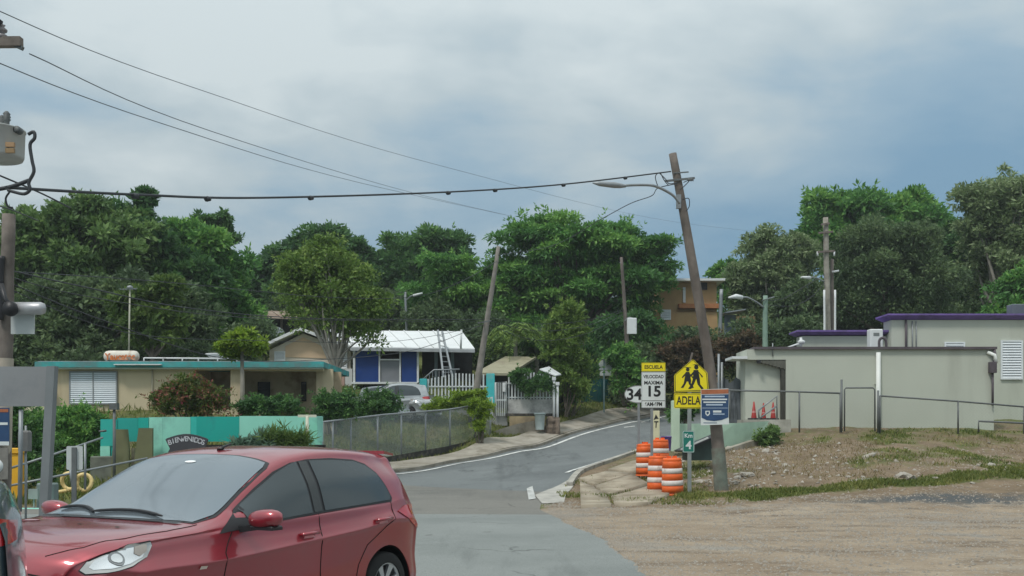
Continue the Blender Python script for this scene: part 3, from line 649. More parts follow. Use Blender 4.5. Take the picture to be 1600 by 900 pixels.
def sg(u, v, D, name, label, cat, rz=0, group=None):
    p = P(u, v, D); return thing(name, label, cat, (p.x, p.y, p.z), rz, group), (FPX / D), p
# route 34 oval
t, s, p = sg(998, 745, 32.5, 'route_sign', 'white oval route sign reading 34 on a thin grey post', 'route sign', R(-2))
upost(t, (745-634)/s + .5, w=.07)
el = [(.41*math.cos(a)-.02, .265*math.sin(a) + (745-616)/s) for a in [2*math.pi*k/32 for k in range(32)]]
plate('board', el, M_sgw, t, -.002)
el2 = [(.41*1*math.cos(a)-.02, .265*math.sin(a) + (745-616)/s) for a in [2*math.pi*k/32 for k in range(32)]]; el3 = [(.385*math.cos(a)-.02, .24*math.sin(a) + (745-616)/s) for a in [2*math.pi*k/32 for k in range(32)]]
b = MB(); b.add([(x, -.0095, z) for x, z in el2 + el3], [(k, (k+1) % 32, 32+(k+1) % 32, 32+k) for k in range(32)]); b.build('border', mat('sign_grey_border', (.2, .2, .2), .6), t, fix=False)
text('34', .46, 'lettering', M_ink, t, (-.135, -.011, (745-617)/s), bold=.012)
# school speed limit
t, s, p = sg(1018.5, 762, 30.2, 'school_speed_sign', 'white and yellow school speed limit sign reading 15', 'speed sign', R(-3))
zc = lambda v: (762 - v) / s
upost(t, zc(600), w=.075)
dx = (1021 - 1018.5) / s; w_ = 37.5 / s
plate('yellow_panel', off(rrect(w_, zc(566.5)-zc(580.5), .02), dx, zc(573.5)), M_yel, t, -.004)
plate('white_panel', off(rrect(w_, zc(581)-zc(637.5), .02), dx, zc(609.3)), M_sgw, t, -.004)
text('ESCUELA', .135, 'lettering', M_ink, t, (dx, -.012, zc(573.8)), sx=.92, bold=.003)
text('VELOCIDAD', .125, 'lettering', M_ink, t, (dx, -.012, zc(588.8)), sx=.80, bold=.003)
text('MAXIMA', .135, 'lettering', M_ink, t, (dx, -.012, zc(598.3)), sx=1.0, bold=.004)
text('15', .40, 'lettering', M_ink, t, (dx, -.012, zc(612.2)), sx=1.05, bold=.012)
text('6AM-6PM', .14, 'lettering', M_ink, t, (dx, -.012, zc(631.8)), sx=.84, bold=.005)
b = MB(); b.box(dx-w_/2+.01, dx+w_/2-.01, -.0125, -.0105, zc(626.6), zc(625.8)); b.build('rule', M_ink, t)
ring('border', w_-.015, zc(566.5)-zc(580.5)-.012, .02, .008, M_ink, t, -.0112, dx, zc(573.5)); ring('border', w_-.015, zc(581)-zc(637.5)-.012, .02, .008, M_ink, t, -.0112, dx, zc(609.3))
# school crossing
t, s, p = sg(1077.5, 768, 28.3, 'school_crossing_sign', 'yellow pentagon school crossing sign with ADELANTE plate on steel post', 'warning sign', R(2))
zc = lambda v: (768 - v) / s; xc = lambda u: (u - 1077.5) / s
upost(t, zc(575), w=.10, y=.01, m=mat('post_grey', (.28, .31, .30), .55, .15, 4, metal=.3, stain=(.2, .16, .12), stain_amt=.4))
pent = [(xc(1053.5), zc(613)), (xc(1107.5), zc(611)), (xc(1105.5), zc(583)), (xc(1103), zc(580)), (xc(1084), zc(562.3)), (xc(1081), zc(562.3)), (xc(1054.5), zc(585)), (xc(1053.3), zc(588))]
plate('pentagon_board', pent, M_yel, t, .004)
def inset(poly, d):
    cx = sum(a[0] for a in poly)/len(poly); cz = sum(a[1] for a in poly)/len(poly); return [(cx+(x-cx)*(1-d), cz+(z-cz)*(1-d)) for x, z in poly]
o_, i_ = inset(pent, .035), inset(pent, .075); n = len(pent); b = MB(); b.add([(x, -.0032, z) for x, z in o_ + i_], [(k, (k+1) % n, n+(k+1) % n, n+k) for k in range(n)]); b.build('border', M_ink, t, fix=False)
plate('text_plate', off(rrect(xc(1110)-xc(1053), zc(614.5)-zc(638), .03), (xc(1110)+xc(1053))/2, zc(626.2)), M_yel, t, .004)
ring('border', xc(1110)-xc(1053)-.03, zc(614.5)-zc(638)-.03, .025, .012, M_ink, t, -.0032, (xc(1110)+xc(1053))/2, zc(626.2))
text('ADELANTE', .30, 'lettering', M_ink, t, (xc(1057), -.0035, zc(626.5)), sx=.67, align='LEFT', bold=.006)
def child(name, k, flip, cx, cz, skirt):
    """walking figure, flat print on the sign"""
    def q(pts): return [((x if flip > 0 else -x) * k + cx, z * k + cz) for x, z in pts]
    b = MB(); y0, y1 = -.0036, -.0022
    b.prism(q([(.055*math.cos(a), .53+.06*math.sin(a)) for a in [2*math.pi*i/14 for i in range(14)]]), y0, y1)
    b.prism(q([(-.10, .585), (.10, .572), (.10, .592), (-.04, .605)]), y0, y1)
    b.prism(q([(-.07, .46), (.05, .46), (.09, .24), (-.09, .22)] if not skirt else [(-.06, .46), (.05, .46), (.11, .17), (-.11, .17)]), y0 - .0004, y1)
    b.prism(q([(-.05, .45), (-.02, .40), (-.16, .27), (-.18, .30)]), y0 - .0002, y1); b.prism(q([(.03, .45), (.05, .41), (.17, .30), (.15, .26)]), y0 - .0003, y1)
    b.prism(q([(-.085, .24), (.0, .24), (-.06, .10), (-.13, -.02), (-.21, -.02), (-.13, .10)]), y0 - .0005, y1); b.prism(q([(.0, .24), (.09, .25), (.10, .10), (.19, -.01), (.13, -.03), (.03, .10)]), y0 - .0006, y1)
    return b.build(name, M_ink, t)
child('walking_figure', .86, 1, xc(1074.5), zc(605), True); child('walking_figure', 1.02, 1, xc(1088), zc(606.5), False)
# kilometre plate
plate('kilometre_board', off(rrect(xc(1085)-xc(1066.5), zc(673)-zc(707), .03), xc(1075.7), zc(690)), M_grn, t, .004)
ring('border', xc(1085)-xc(1066.5)-.012, zc(673)-zc(707)-.012, .025, .012, M_sgw, t, -.0032, xc(1075.7), zc(690))
text('Km', .15, 'lettering', M_sgw, t, (xc(1075.7), -.0035, zc(681)), bold=.003); text('4', .29, 'lettering', M_sgw, t, (xc(1076), -.0035, zc(696)), bold=.008)
# sign back seen up the road
t, s, p = sg(944.5, 632, 60, 'school_sign', 'back of a pentagon school sign on a post by the teal fence', 'road sign', R(4))
zc = lambda v: (632 - v) / s; xc = lambda u: (u - 945.5) / s
b = MB(); b.box(-.07, .0, -.08, -.03, -.5, zc(560)); b.build('post', mat('teal_grey_post', (.14, .22, .23), .6), t)
M_sb = mat('pale_sign_back', (.45, .48, .47), .5, .05)
plate('board', [(xc(936.5), zc(578)), (xc(936.5), zc(567)), (xc(946.5), zc(558.5)), (xc(957), zc(567)), (xc(957), zc(578))], M_sb, t, -.02)
plate('lower_board', [(xc(938), zc(587)), (xc(938), zc(579)), (xc(956), zc(579)), (xc(956), zc(587))], M_sb, t, -.02)
# small wooden stick behind
b = MB(); b.beam(P(1076, 572, 33), P(1082, 551, 33), .05); tag(b.build('wooden_stick', M_wood), 'thin wooden stick poking up behind the school crossing sign', 'stick')
# ================================================================ LEFT SIDE: houses, walls, fences
M_tan = mat('tan_render', (.56, .475, .32), .85, .06, .8, bump=.2, bscale=14, stain=(.36, .27, .18), stain_amt=.35, stain_scale=.6, streak=True)
M_teal = mat('teal_paint', (.010, .36, .30), .75, .08, 1, stain=(.02, .22, .2), stain_amt=.4, stain_scale=1)
M_teal2 = mat('lit_teal_paint', (.03, .43, .37), .75, .08, 1, stain=(.03, .3, .27), stain_amt=.4, stain_scale=1)  # brighter copy of the teal paint, with light on the folds put in
M_aqua = mat('aqua_paint', (.30, .70, .56), .8, .07, 1, stain=(.2, .42, .36), stain_amt=.5, stain_scale=.8)
M_fasc = mat('faded_teal_fascia', (.05, .34, .34), .8, .2, 1.5, stain=(.13, .2, .2), stain_amt=.7, stain_scale=1.2)
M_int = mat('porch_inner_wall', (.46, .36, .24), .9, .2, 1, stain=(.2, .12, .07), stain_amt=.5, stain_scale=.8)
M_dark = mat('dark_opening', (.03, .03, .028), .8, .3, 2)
# ---- tan house
DH = 44.0
th = thing('tan_house', 'low tan house with teal roof edge, louvred windows and an open porch', 'house', (X_(280, DH), DH, 1.3))
hx = lambda u: X_(u, DH) - th.location.x
hz = lambda v: Z_(v, DH) - 1.3
b = MB(); W0, W1 = hx(48), hx(516); zt = hz(575)
b.box(W0, hx(302), 0, .2, -.8, zt)                                    # front wall left of the porch
b.box(hx(302), hx(360), 0, .2, hz(578.5), zt).box(hx(302), hx(360), 0, .2, -.8, hz(640))
b.box(hx(360), hx(380), 0, .3, -.8, zt); b.box(hx(380), hx(505), 0, .2, hz(580), zt)
b.box(hx(380), hx(420), 0, .2, -.8, hz(638)); b.box(hx(490), W1, .6, .8, -.8, zt - .004)
b.build('wall', M_tan, th)
b = MB(); b.box(W0, hx(300), 6, 6.2, -.8, zt - .005).box(W0, W0 + .2, .203, 6, -.8, zt - .004); b.build('rear_wall', M_tan, th)
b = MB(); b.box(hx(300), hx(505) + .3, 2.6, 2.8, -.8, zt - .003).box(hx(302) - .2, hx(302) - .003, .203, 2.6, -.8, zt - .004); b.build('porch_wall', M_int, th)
b = MB(); b.box(hx(302), hx(505), .21, 2.6, -.5, hz(650)); b.build('porch_floor', M_conc, th)
b = MB(); b.box(hx(60), hx(508), -.35, 6.5, zt + .002, hz(566)); b.build('roof', M_fasc, th)
b = MB(); b.box(hx(64), hx(504), -.30, 6.45, hz(566) + .002, hz(564.8)); b.build('roof_membrane', mat('roof_felt', (.28, .30, .30), .9, .2), th)
b = MB(); b.box(hx(62), hx(506), -.28, .1, zt - .06, zt); b.build('soffit_trim', mat('pale_soffit', (.55, .57, .5), .8, .1), th)
w = louver_window(th, hx(109), hx(184), hz(632), hz(580), -.03, 15, m=mat('blue_white_slat', (.55, .62, .66), .4, .05, 3), frame_w=.05, cols=2, fm=mat('grey_frame', (.25, .27, .28), .6))
louver_window(th, hx(380), hx(400), hz(628), hz(592), 2.56, 9, m=mat('dark_slat', (.06, .065, .07), .4), frame_w=.04, fm=M_dark)
louver_window(th, hx(452), hx(460), hz(624), hz(592), 2.56, 8, m=mat('dark_slat2', (.08, .07, .06), .4), frame_w=.03, fm=M_dark)
louver_window(th, hx(382), hx(400), hz(634), hz(592), -.0, 9, m=mat('dark_slat', (.06, .065, .07), .4), frame_w=.04, fm=M_dark) if False else None
b = MB(); b.tube([(hx(238.5), -.05, zt), (hx(238.5), -.05, hz(640))], .035, 8); b.build('conduit', mat('tan_pipe', (.42, .38, .28), .7), th)
b = MB(); b.box(hx(184.5), hx(258), -.5, -.36, hz(571.5), hz(570)); b.build('gutter', M_white, th)
b = MB(); b.bbox(hx(340), hx(355), .4, .9, hz(650), hz(630), .05); b.box(hx(341), hx(354), .8, .9, hz(632), hz(622)); 
tag(b.build('porch_chair', mat('dark_red_chair', (.07, .02, .02), .6)), 'dark chair inside the left porch opening of the tan house', 'chair'); bpy.data.objects['porch_chair'].location = th.location
b = MB(); b.box(W0 - .35, W0 + .9, -.6, .4, -.9, hz(597)); b.build('side_block', mat('cream_block', (.62, .57, .40), .85, .1), th)
for k, vz in enumerate((604, 613, 622)):
    b = MB(); b.box(W0 + .02, W0 + .4, -.63, -.602, hz(vz + 5), hz(vz)); b.build('vent', M_white, th)
# roof clutter
wt = thing('water_tank', 'weathered white and orange cylinder tank lying on the tan house roof', 'tank', tuple(P(190, 565.5, 44.5)))
b = MB(); s_ = FPX / 44.5; L2 = 27 / s_; r = 8.8 / s_
b.lathe([(0, -L2), (r*.6, -L2+.02), (r*.9, -L2+.09), (r, -L2+.2), (r, L2-.2), (r*.9, L2-.09), (r*.6, L2-.02), (0, L2)], (0, 0, r), 20, 'x')
b.build('tank', mat('flaking_tank_paint', (.66, .62, .54), .7, .1, 3, stain=(.30, .14, .07), stain_amt=.35, stain_scale=2.2), wt)
M_oran = mat('orange_lettering', (.62, .16, .03), .7, .25, 6, stain=(.6, .5, .4), stain_amt=.5, stain_scale=5)
text('Yaucatec', .36, 'lettering', M_oran, wt, (.02, -r - .008, r*.82), sx=.92, bold=.012)
b = MB()
for sx in (-.45, .45): b.box(sx - .05, sx + .05, -.2, .2, -.12, .05)
b.build('cradle', M_dark, wt)
am = thing('antenna_mast', 'thin rusty white antenna mast rising behind the roof tank', 'antenna', tuple(P(203, 566, 45)))
b = MB(); b.tube([(-.05, 0, 0), (0, 0, (566-450)*45/FPX)], .035, 8); b.build('mast', mat('cream_mast', (.42, .42, .33), .7, .2), am)
b = MB(); h = (566-452)*45/FPX
for k in range(5): b.beam((-.32 + k*.13, -.25 + .02*k, h), (-.32 + k*.13, .25 - .02*k, h), .02)
b.beam((-.4, 0, h), (.3, 0, h + .04), .025); b.lathe([(.02, h-.02), (.13, h+.03), (.12, h+.12), (.02, h+.16)], n=10); b.build('antenna_head', M_steel, am)
rf = thing('roof_rail_frame', 'white metal pipe frame lying along the tan house roof edge', 'frame', tuple(P(225, 566, 43.9)))
b = MB(); s_ = FPX/43.9
b.tube([(0, 0, .17), (145/s_, 0, .14)], .035, 6); b.build('rail', M_white, rf)
for u in (0, 30, 60, 85, 115, 145): b = MB(); b.tube([(u/s_, 0, 0), (u/s_, 0, .18)], .03, 6); b.build('upright', M_white, rf)
b = MB(); q = P(337, 563, 45); b.lathe([(.0, .1), (.25, .12), (.42, .25), (.40, .27), (.22, .15)], tuple(q), 14); tag(b.build('roof_dish', M_white), 'small white dish on the tan house roof near the papaya tree', 'dish')

# ---- teal and aqua entrance wall
DW = 34.0; wl = thing('entrance_wall', 'folded teal and aqua painted entrance wall in front of the tan house', 'wall', (X_(300, DW), DW, 0))
wx = lambda u: X_(u, DW) - wl.location.x
wz = lambda v: Z_(v, DW)
def panel(u0, u1, v0, v1, y0, y1, m, name='panel', th_=.18):
    b = MB(); xa, xb = wx(u0), wx(u1)
    b.add([(xa, y0, wz(v1)), (xb, y1, wz(v1)), (xb, y1, wz(v0)), (xa, y0, wz(v0)), (xa, y0+th_, wz(v1)), (xb, y1+th_, wz(v1)), (xb, y1+th_, wz(v0)), (xa, y0+th_, wz(v0))],
          [(0,1,2,3), (7,6,5,4), (0,4,5,1), (1,5,6,2), (2,6,7,3), (3,7,4,0)]); return b.build(name, m, wl)
panel(157, 178, 655, 697, .0, .0, M_teal2); panel(157, 172, 697.2, 714, -.02, -.02, M_aqua, 'lower_block'); panel(172.3, 184, 697.2, 770, .02, .02, M_teal)
panel(178.3, 183, 655.5, 770, -.03, -.03, M_teal); panel(183.3, 211, 653, 690, .0, .25, M_teal2); panel(211.3, 232, 652.5, 696, .25, .0, M_teal)
panel(232.3, 255, 652, 770, .02, -.12, M_aqua, 'lit_panel'); panel(255.2, 296, 651.5, 770, -.12, .1, M_aqua); panel(296.3, 307, 651.2, 690, .10, .0, M_teal2)
panel(307.3, 374, 651, 690, -.02, -.02, M_teal); panel(374.3, 500, 650, 695, -.02, .25, M_aqua); panel(307.3, 500, 695.3, 770, .9, .9, M_dark, 'shaded_recess')  # last panel is near-black: the shade of the recess is in its colour
panel(496, 501, 650.5, 690, -.05, .25, M_aqua, 'end_face')
M_olive = mat('olive_slab', (.16, .165, .085), .85, .12, 1, stain=(.12, .12, .07), stain_amt=.4)
for poly, lab in (([(184, 770), (184, 722), (189, 671), (208, 671), (211, 700), (211, 770)], 'left one of two tapered olive slabs before the teal wall'), ([(218, 770), (220, 712), (226, 669), (247, 669), (247, 770)], 'right one of two tapered olive slabs before the teal wall')):
    b = MB(); b.prism([(wx(u), wz(v)) for u, v in poly], -.55, -.43); o = b.build('entrance_slab', M_olive); o.location = wl.location; tag(o, lab, 'slab', 'tapered olive slabs at the entrance')
b = MB(); b.box(wx(212), wx(217), -.4, -.2, 0, wz(700)); o = b.build('stone_pillar', mat('stone_pillar', (.33, .29, .2), .9, .3, 6)); o.location = wl.location; tag(o, 'narrow stone pillar between the two olive slabs', 'pillar')
bs = thing('welcome_sign', 'dark arched sign reading BIENVENIDOS against the aqua wall', 'sign', (X_(292, 33.2), 33.2, Z_(706, 33.2)))
s_ = FPX/33.2
arc = [(-33/s_, 19/s_)] + [((-31 + 62*k/14)/s_, (21 + 7*math.sin(math.pi*k/14))/s_) for k in range(15)] + [(33.5/s_, 19/s_), (28/s_, 6/s_), (36/s_, -14/s_), (-36/s_, -14/s_), (-26/s_, 5/s_)]
b = MB(); b.prism(arc, -.04, .04); b.build('board', mat('charcoal_board', (.055, .055, .065), .7, .15, 4), bs)
for k, ch in enumerate('BIENVENIDOS'):
    t_ = (k - 5) / 5; o = text(ch, .215, 'letter', mat('pale_lettering', (.55, .56, .6), .5), bs, (t_ * 26/s_, -.046, (20 - 5.5*t_*t_)/s_), rot=(R(90), R(t_*14), 0), bold=.003)
b = MB(); q = P(480, 705, 33.4); b.tube([q + Vector((0,0,-1)), P(480, 650, 33.4)], .05, 8); b.box(q.x-.28, q.x+.28, q.y-.03, q.y+.03, Z_(652, 33.4), Z_(648, 33.4))
tag(b.build('white_post', mat('cream_post', (.62, .62, .5), .7, .1)), 'cream post in front of the right end of the aqua wall', 'post')
b = MB(); q = P(178.5, 720, 33); b.tube([P(178.5, 775, 33), P(178.5, 631, 33)], [.05, .045], 8); b.box(q.x-.12, q.x+.12, 32.9, 33.1, Z_(640, 33), Z_(630, 33)); b.tube([P(155, 674, 33), P(166, 673, 33)], .035, 6)
tag(b.build('iron_post', M_dksteel), 'dark iron post standing at the left end of the teal wall', 'post')
b = MB(); q = P(160, 735, 33.5); b.bbox(q.x-.38, q.x+.45, 33.5, 33.9, -.2, Z_(713, 33.5), .03); tag(b.build('stone_block', mat('green_grey_stone', (.15, .16, .13), .9, .3, 3, bump=.4)), 'grey-green stone base below the left end of the teal wall', 'wall base')

# ---- chain-link fence on a stained kerb wall
fence = thing('street_fence', 'grey chain-link fence on a black stained low wall beside the sidewalk', 'fence', (0, 0, 0))
base_pts = [(500,729,38.2),(545,723,40),(600,715,42.4),(655,705,44.7),(700,697,46.5),(735,689,47.9),(768,682,49.2)]
tpf = lambda u: np.interp(u, [500, 600, 700, 745, 768], [660, 648, 640, 633, 641])
fp = [P(*q) for q in base_pts]
b = MB(); vs = []
for p in fp: zb = gz(p.x, p.y) - .3; vs += [(p.x, p.y-.12, zb), (p.x, p.y-.12, p.z), (p.x, p.y+.12, p.z), (p.x, p.y+.12, zb)]
b.add(vs, [(4*i+k, 4*i+(k+1) % 4, 4*i+4+(k+1) % 4, 4*i+4+k) for i in range(len(fp)-1) for k in range(4)] + [(0,1,2,3), tuple(4*(len(fp)-1)+k for k in (3,2,1,0))]); b.build('kerb_wall', M_blackwall, fence)
b = MB(); ft = []
for q in base_pts: ft.append(P(q[0], float(tpf(q[0])), q[2]))
b.tube(ft[:-1] + [P(745, 632.5, 48.2)], .035, 8); b.build('top_rail', M_steel, fence)
for u in (504, 520, 548, 590, 627, 665, 703, 741, 766):
    D = np.interp(u, [q[0] for q in base_pts], [q[2] for q in base_pts]); v = np.interp(u, [q[0] for q in base_pts], [q[1] for q in base_pts])
    b = MB(); b.tube([P(u, v + 1, D), P(u, float(tpf(u)) - 1, D)], .035, 8); b.build('post', M_steel, fence)
b = MB()
for a, c, ta, tc in zip(fp[:-1], fp[1:], ft[:-1], ft[1:]): chain_panel(b, a.xy, c.xy, a.z, c.z, ta.z - a.z, tc.z - c.z, .075, .0125)
tag(b.build('mesh', mat('fence_mesh', (.34, .38, .38), .6, .15, 2, metal=.2), fence), kind='stuff')
# concrete slope behind the fence
# ---- white railing on a rendered base, turquoise posts
M_turq = mat('turquoise_paint', (.06, .48, .50), .7, .1, 2, stain=(.25, .4, .38), stain_amt=.3)
M_rail = mat('white_railing_paint', (.62, .66, .66), .6, .08, 3, stain=(.35, .35, .32), stain_amt=.4, stain_scale=4)
M_base = mat('stained_base_wall', (.33, .34, .33), .9, .15, 1.2, bump=.3, stain=(.09, .09, .085), stain_amt=.7, stain_scale=1.2)
DR = 53.0; pf = thing('white_railing', 'white picket railing with turquoise posts on a stained concrete base', 'fence', (X_(800, DR), DR, 0))
px = lambda u: X_(u, DR) - pf.location.x
pz = lambda v: Z_(v, DR)
b = MB(); b.box(px(793), px(868), -.1, .15, pz(646), pz(624)); b.build('base_wall', mat('white_stained_base', (.5, .5, .48), .85, .15, 1.5, stain=(.13, .13, .13), stain_amt=.6, stain_scale=1.3), pf)
b = MB(); b.box(px(655), px(770), .1, .4, pz(665), pz(617)); b.box(px(770), px(792.8), -.05, .3, pz(665), pz(645)); b.build('base_wall', M_base, pf)
b = MB(); b.box(px(790), px(872), -.25, .1, pz(650), pz(646) - .003); b.build('ledge', M_blackwall, pf)
for u0, u1, v0, v1 in ((656, 667, 592, 617), (760, 773, 584, 632)):
    b = MB(); b.bbox(px(u0), px(u1), -.2, .2, pz(v1), pz(v0), .02); b.build('turquoise_post', M_turq, pf)
pk = MB(); pk.box(-.035, .035, -.02, .02, 0, 1); pkm = pk.mesh('picket'); pkm.materials.append(M_rail)
def picket(u, vb, vt, y=0):
    o = link('picket', pkm, pf); o.location = (px(u), y, pz(vb)); o.scale = (1, 1, pz(vt) - pz(vb))
u = 669.0
while u < 759: picket(u, float(np.interp(u, [669, 690, 759], [612, 626, 634])), np.interp(u, [669, 690, 710, 759], [592, 588, 583, 585])); u += 5.4
u = 795.0
while u < 868: picket(u, 624.3, np.interp(u, [795, 825, 868], [588, 580, 589])); u += 4.9
b = MB(); b.beam((px(668), -.03, pz(604)), (px(760), -.03, pz(604)), .05, .07); b.build('rail', M_rail, pf)
b = MB(); b.beam((px(793), -.03, pz(599)), (px(868), -.03, pz(599)), .05, .07); b.beam((px(793), -.03, pz(621)), (px(868), -.03, pz(621)), .05, .06); b.build('rail', M_rail, pf)
b = MB(); b.box(px(818), px(832), -.06, -.04, pz(608), pz(595)); b.build('notice_board', M_white, pf)
b = MB()
for k in range(3): b.box(px(820), px(830), -.066, -.062, pz(600 + 3*k), pz(599 + 3*k))
b.build('notice_print', mat('grey_print', (.25, .25, .25)), pf)
gt = thing('white_gate', 'white barred gate between the turquoise post and the stained base', 'gate', (X_(782, 52.8), 52.8, Z_(650, 52.8)))
s_ = FPX/52.8
b = MB(); b.tube([(-8/s_, 0, 0), (-8/s_, 0, 52/s_), (9/s_, 0, 54/s_), (9/s_, 0, 0)], .035, 6); b.beam((-8/s_, 0, 25/s_), (9/s_, 0, 25/s_), .05); b.build('frame', M_rail, gt)
for k in range(5): b = MB(); b.beam((-8/s_ + (k+.8)*17/s_/5.6, 0, 0), (-8/s_ + (k+.8)*17/s_/5.6, 0, 52/s_), .035); b.build('bar', M_rail, gt)
b = MB(); b.bbox(3/s_, 8/s_, -.1, .0, 38/s_, 52/s_, .01); b.build('box', M_white, gt)
# a lower run of bars in front of the leaning pole
lf = thing('low_bar_fence', 'short run of white bars below the leaning pole by the turquoise post', 'fence', (X_(750, 52), 52, Z_(652, 52)))
s_ = FPX/52
for k in range(7): b = MB(); b.beam(((k*5.5 - 14)/s_, 0, 0), ((k*5.5 - 14)/s_, 0, (26 + k)/s_), .05); b.build('bar', M_rail, lf)
b = MB(); b.beam((-14/s_, 0, 25/s_), (20/s_, 0, 31/s_), .06); b.build('rail', M_rail, lf)
# meter posts, bin, stone stump, planter edge
for u, v0, v1, lab in ((865.5, 590, 646, 'taller white pipe post at the right end of the white railing'), (871, 598, 650, 'shorter white pipe post just right of the railing end')):
    p = P(u, v1, 52.5); b = MB(); b.tube([p + Vector((0,0,-.6)), P(u, v0, 52.5)], .06, 8); b.box(p.x-.09, p.x+.09, 52.4, 52.6, Z_(v0+4, 52.5), Z_(v0-1, 52.5)); tag(b.build('pipe_post', M_white), lab, 'post', 'white posts at the railing end')
p = P(843.5, 671.5, 52.0); t = thing('trash_can', 'round pale grey trash can at the sidewalk before the white railing', 'trash can', tuple(p)); M_can = mat('pale_plastic', (.38, .45, .45), .5, .1, 3)
b = MB(); b.lathe([(.20, 0), (.25, .70), (.27, .72), (.27, .76), (.245, .76), (.2, .1)], n=24); b.build('body', M_can, t)
b = MB(); b.lathe([(.262, .70), (.29, .73), (.285, .79), (.26, .80)], n=24); b.build('rim', mat('darker_rim', (.25, .31, .31), .5), t)
M_stump = mat('stump_stone', (.14, .11, .085), .95, .4, 7, bump=1.0, bscale=10)
p = P(861, 672, 52.3); b = MB(); b.lathe([(.31, -.2), (.33, .12), (.26, .3), (.29, .45), (.2, .62), (.1, .66), (0, .64)], tuple(p), 9, sm=False); b.lathe([(.13, -.2), (.11, .6), (.0, .62)], (p.x+.3, p.y-.15, p.z), 10)
o = tag(b.build('stone_stump', M_stump), 'rough brown stump of masonry beside the pale trash can', 'stump')
t = thing('planter_wall', 'low stained planter wall below the white railing', 'wall', (0, 0, 0))
b = MB(); pts = [P(770,684,50.6), P(790,677,51.3), P(810,671,51.9), P(838,666,52.3)]
wall_between(b, [p + Vector((0,0,.28)) for p in pts], [p + Vector((0,0,-.3)) for p in pts], .2); b.build('edge', M_conc, t)
b = MB(); q0, q1 = P(796, 664, 52.6), P(852, 664, 52.6); b.box(q0.x, q1.x, 52.6, 52.74, q0.z - .5, Z_(650.5, 52.6)); b.build('ochre_wall', mat('ochre_stained', (.36, .28, .17), .9, .25, 1.5, stain=(.12, .10, .08), stain_amt=.7), t)
# teal hoarding
th2 = thing('teal_hoarding', 'dark teal sheet fence under the trees up the side road', 'fence', (0, 0, 0))
b = MB(); A, B = P(908, 632, 61), P(962, 628, 64)
for k in range(9):
    a_ = A.lerp(B, k/9); c_ = A.lerp(B, (k+1)/9 - .004); z1 = Z_(591, 62)
    b = MB(); b.add([(a_.x, a_.y, a_.z-.8), (c_.x, c_.y, a_.z-.8), (c_.x, c_.y, z1), (a_.x, a_.y, z1 + .03*(k % 2)), (a_.x, a_.y+.05, a_.z-.8), (c_.x, c_.y+.05, a_.z-.8), (c_.x, c_.y+.05, z1), (a_.x, a_.y+.05, z1+.03*(k % 2))], [(0,1,2,3),(7,6,5,4),(0,4,5,1),(1,5,6,2),(2,6,7,3),(3,7,4,0)])
    b.build('sheet', mat('dark_teal_sheet', (.012, .11, .115), .6, .25, 1.5), th2)

# ---- white-roofed house behind
DQ = 58.0; wh = thing('white_roof_house', 'house with a long white metal roof, cream gable and blue wall sheets', 'house', (X_(580, DQ), DQ, 0))
qx = lambda u, D=DQ: X_(u, D) - wh.location.x
qz = lambda v, D=DQ: Z_(v, D)
M_wroof = mat('white_metal_roof', (.70, .72, .72), .45, .05, 1.5, stain=(.5, .52, .52), stain_amt=.3)
M_cream = mat('cream_house_wall', (.68, .62, .53), .85, .06, 1, stain=(.42, .36, .28), stain_amt=.4, stain_scale=.8)
b = MB(); b.prism([(qx(421), 2.6), (qx(421), qz(547)), (qx(474), qz(521)), (qx(548), qz(549)), (qx(548), 2.6)], 0, 5); b.build('gable_wall', M_cream, wh)
b = MB(); b.prism([(qx(446), qz(558)), (qx(446), qz(541)), (qx(474), qz(527)), (qx(512), qz(545)), (qx(512), qz(560))], -.03, -.005); b.build('peach_panel', mat('peach_paint', (.68, .50, .34), .8, .05), wh)
def roof_slab(mb, p, q, y0, y1, t):
    mb.add([(p[0], y0, p[1]), (q[0], y0, q[1]), (q[0], y1, q[1]), (p[0], y1, p[1]), (p[0], y0, p[1]+t), (q[0], y0, q[1]+t), (q[0], y1, q[1]+t), (p[0], y1, p[1]+t)], [(3,2,1,0),(4,5,6,7),(0,1,5,4),(1,2,6,5),(2,3,7,6),(3,0,4,7)])
b = MB(); roof_slab(b, (qx(411), qz(545.5)), (qx(472), qz(517.5)), -.6, 5.5, .16); roof_slab(b, (qx(472)+.003, qz(517.5)), (qx(556), qz(549)), -.6, 5.5, .16); b.build('gable_roof', M_wroof, wh)
# long roof, ridge at the back, eave toward the street
b = MB(); e0, e1, r0, r1 = (qx(556), -2.0, Z_(543, 56)), (qx(742, 56), -2.0, Z_(546, 56)), (qx(500), 3.2, Z_(517.5, 61.2)), (qx(722, 61.2), 3.2, Z_(519, 61.2))
def ribbed(a0, a1, b0, b1, n, name, m, parent, t=.05):
    a0, a1, b0, b1 = map(Vector, (a0, a1, b0, b1))
    for k in range(n):
        p, q, r_, s__ = a0.lerp(a1, k/n), a0.lerp(a1, (k+.985)/n), b0.lerp(b1, (k+.985)/n), b0.lerp(b1, k/n); up = Vector((0, 0, t))
        mb = MB(); mb.add([p, q, r_, s__, p+up, q+up, r_+up, s__+up], [(3,2,1,0),(4,5,6,7),(0,1,5,4),(1,2,6,5),(2,3,7,6),(3,0,4,7)])
        d = (q - p) * .06; mb.add([p+up, p+up+d, s__+up+d, s__+up, p+up*2, p+up*2+d, s__+up*2+d, s__+up*2], [(4,5,6,7),(0,1,5,4),(1,2,6,5),(2,3,7,6),(3,0,4,7)]); mb.build(name, m, parent)
ribbed(e0, e1, r0, r1, 9, 'roof_sheet', M_wroof, wh)
b = MB(); b.beam((e0[0], -2.02, e0[2]-.08), (e1[0], -2.02, e1[2]-.08), .06, .16); b.build('fascia', mat('grey_fascia', (.35, .37, .38), .6), wh)
yy = -1.6; D2 = DQ + yy
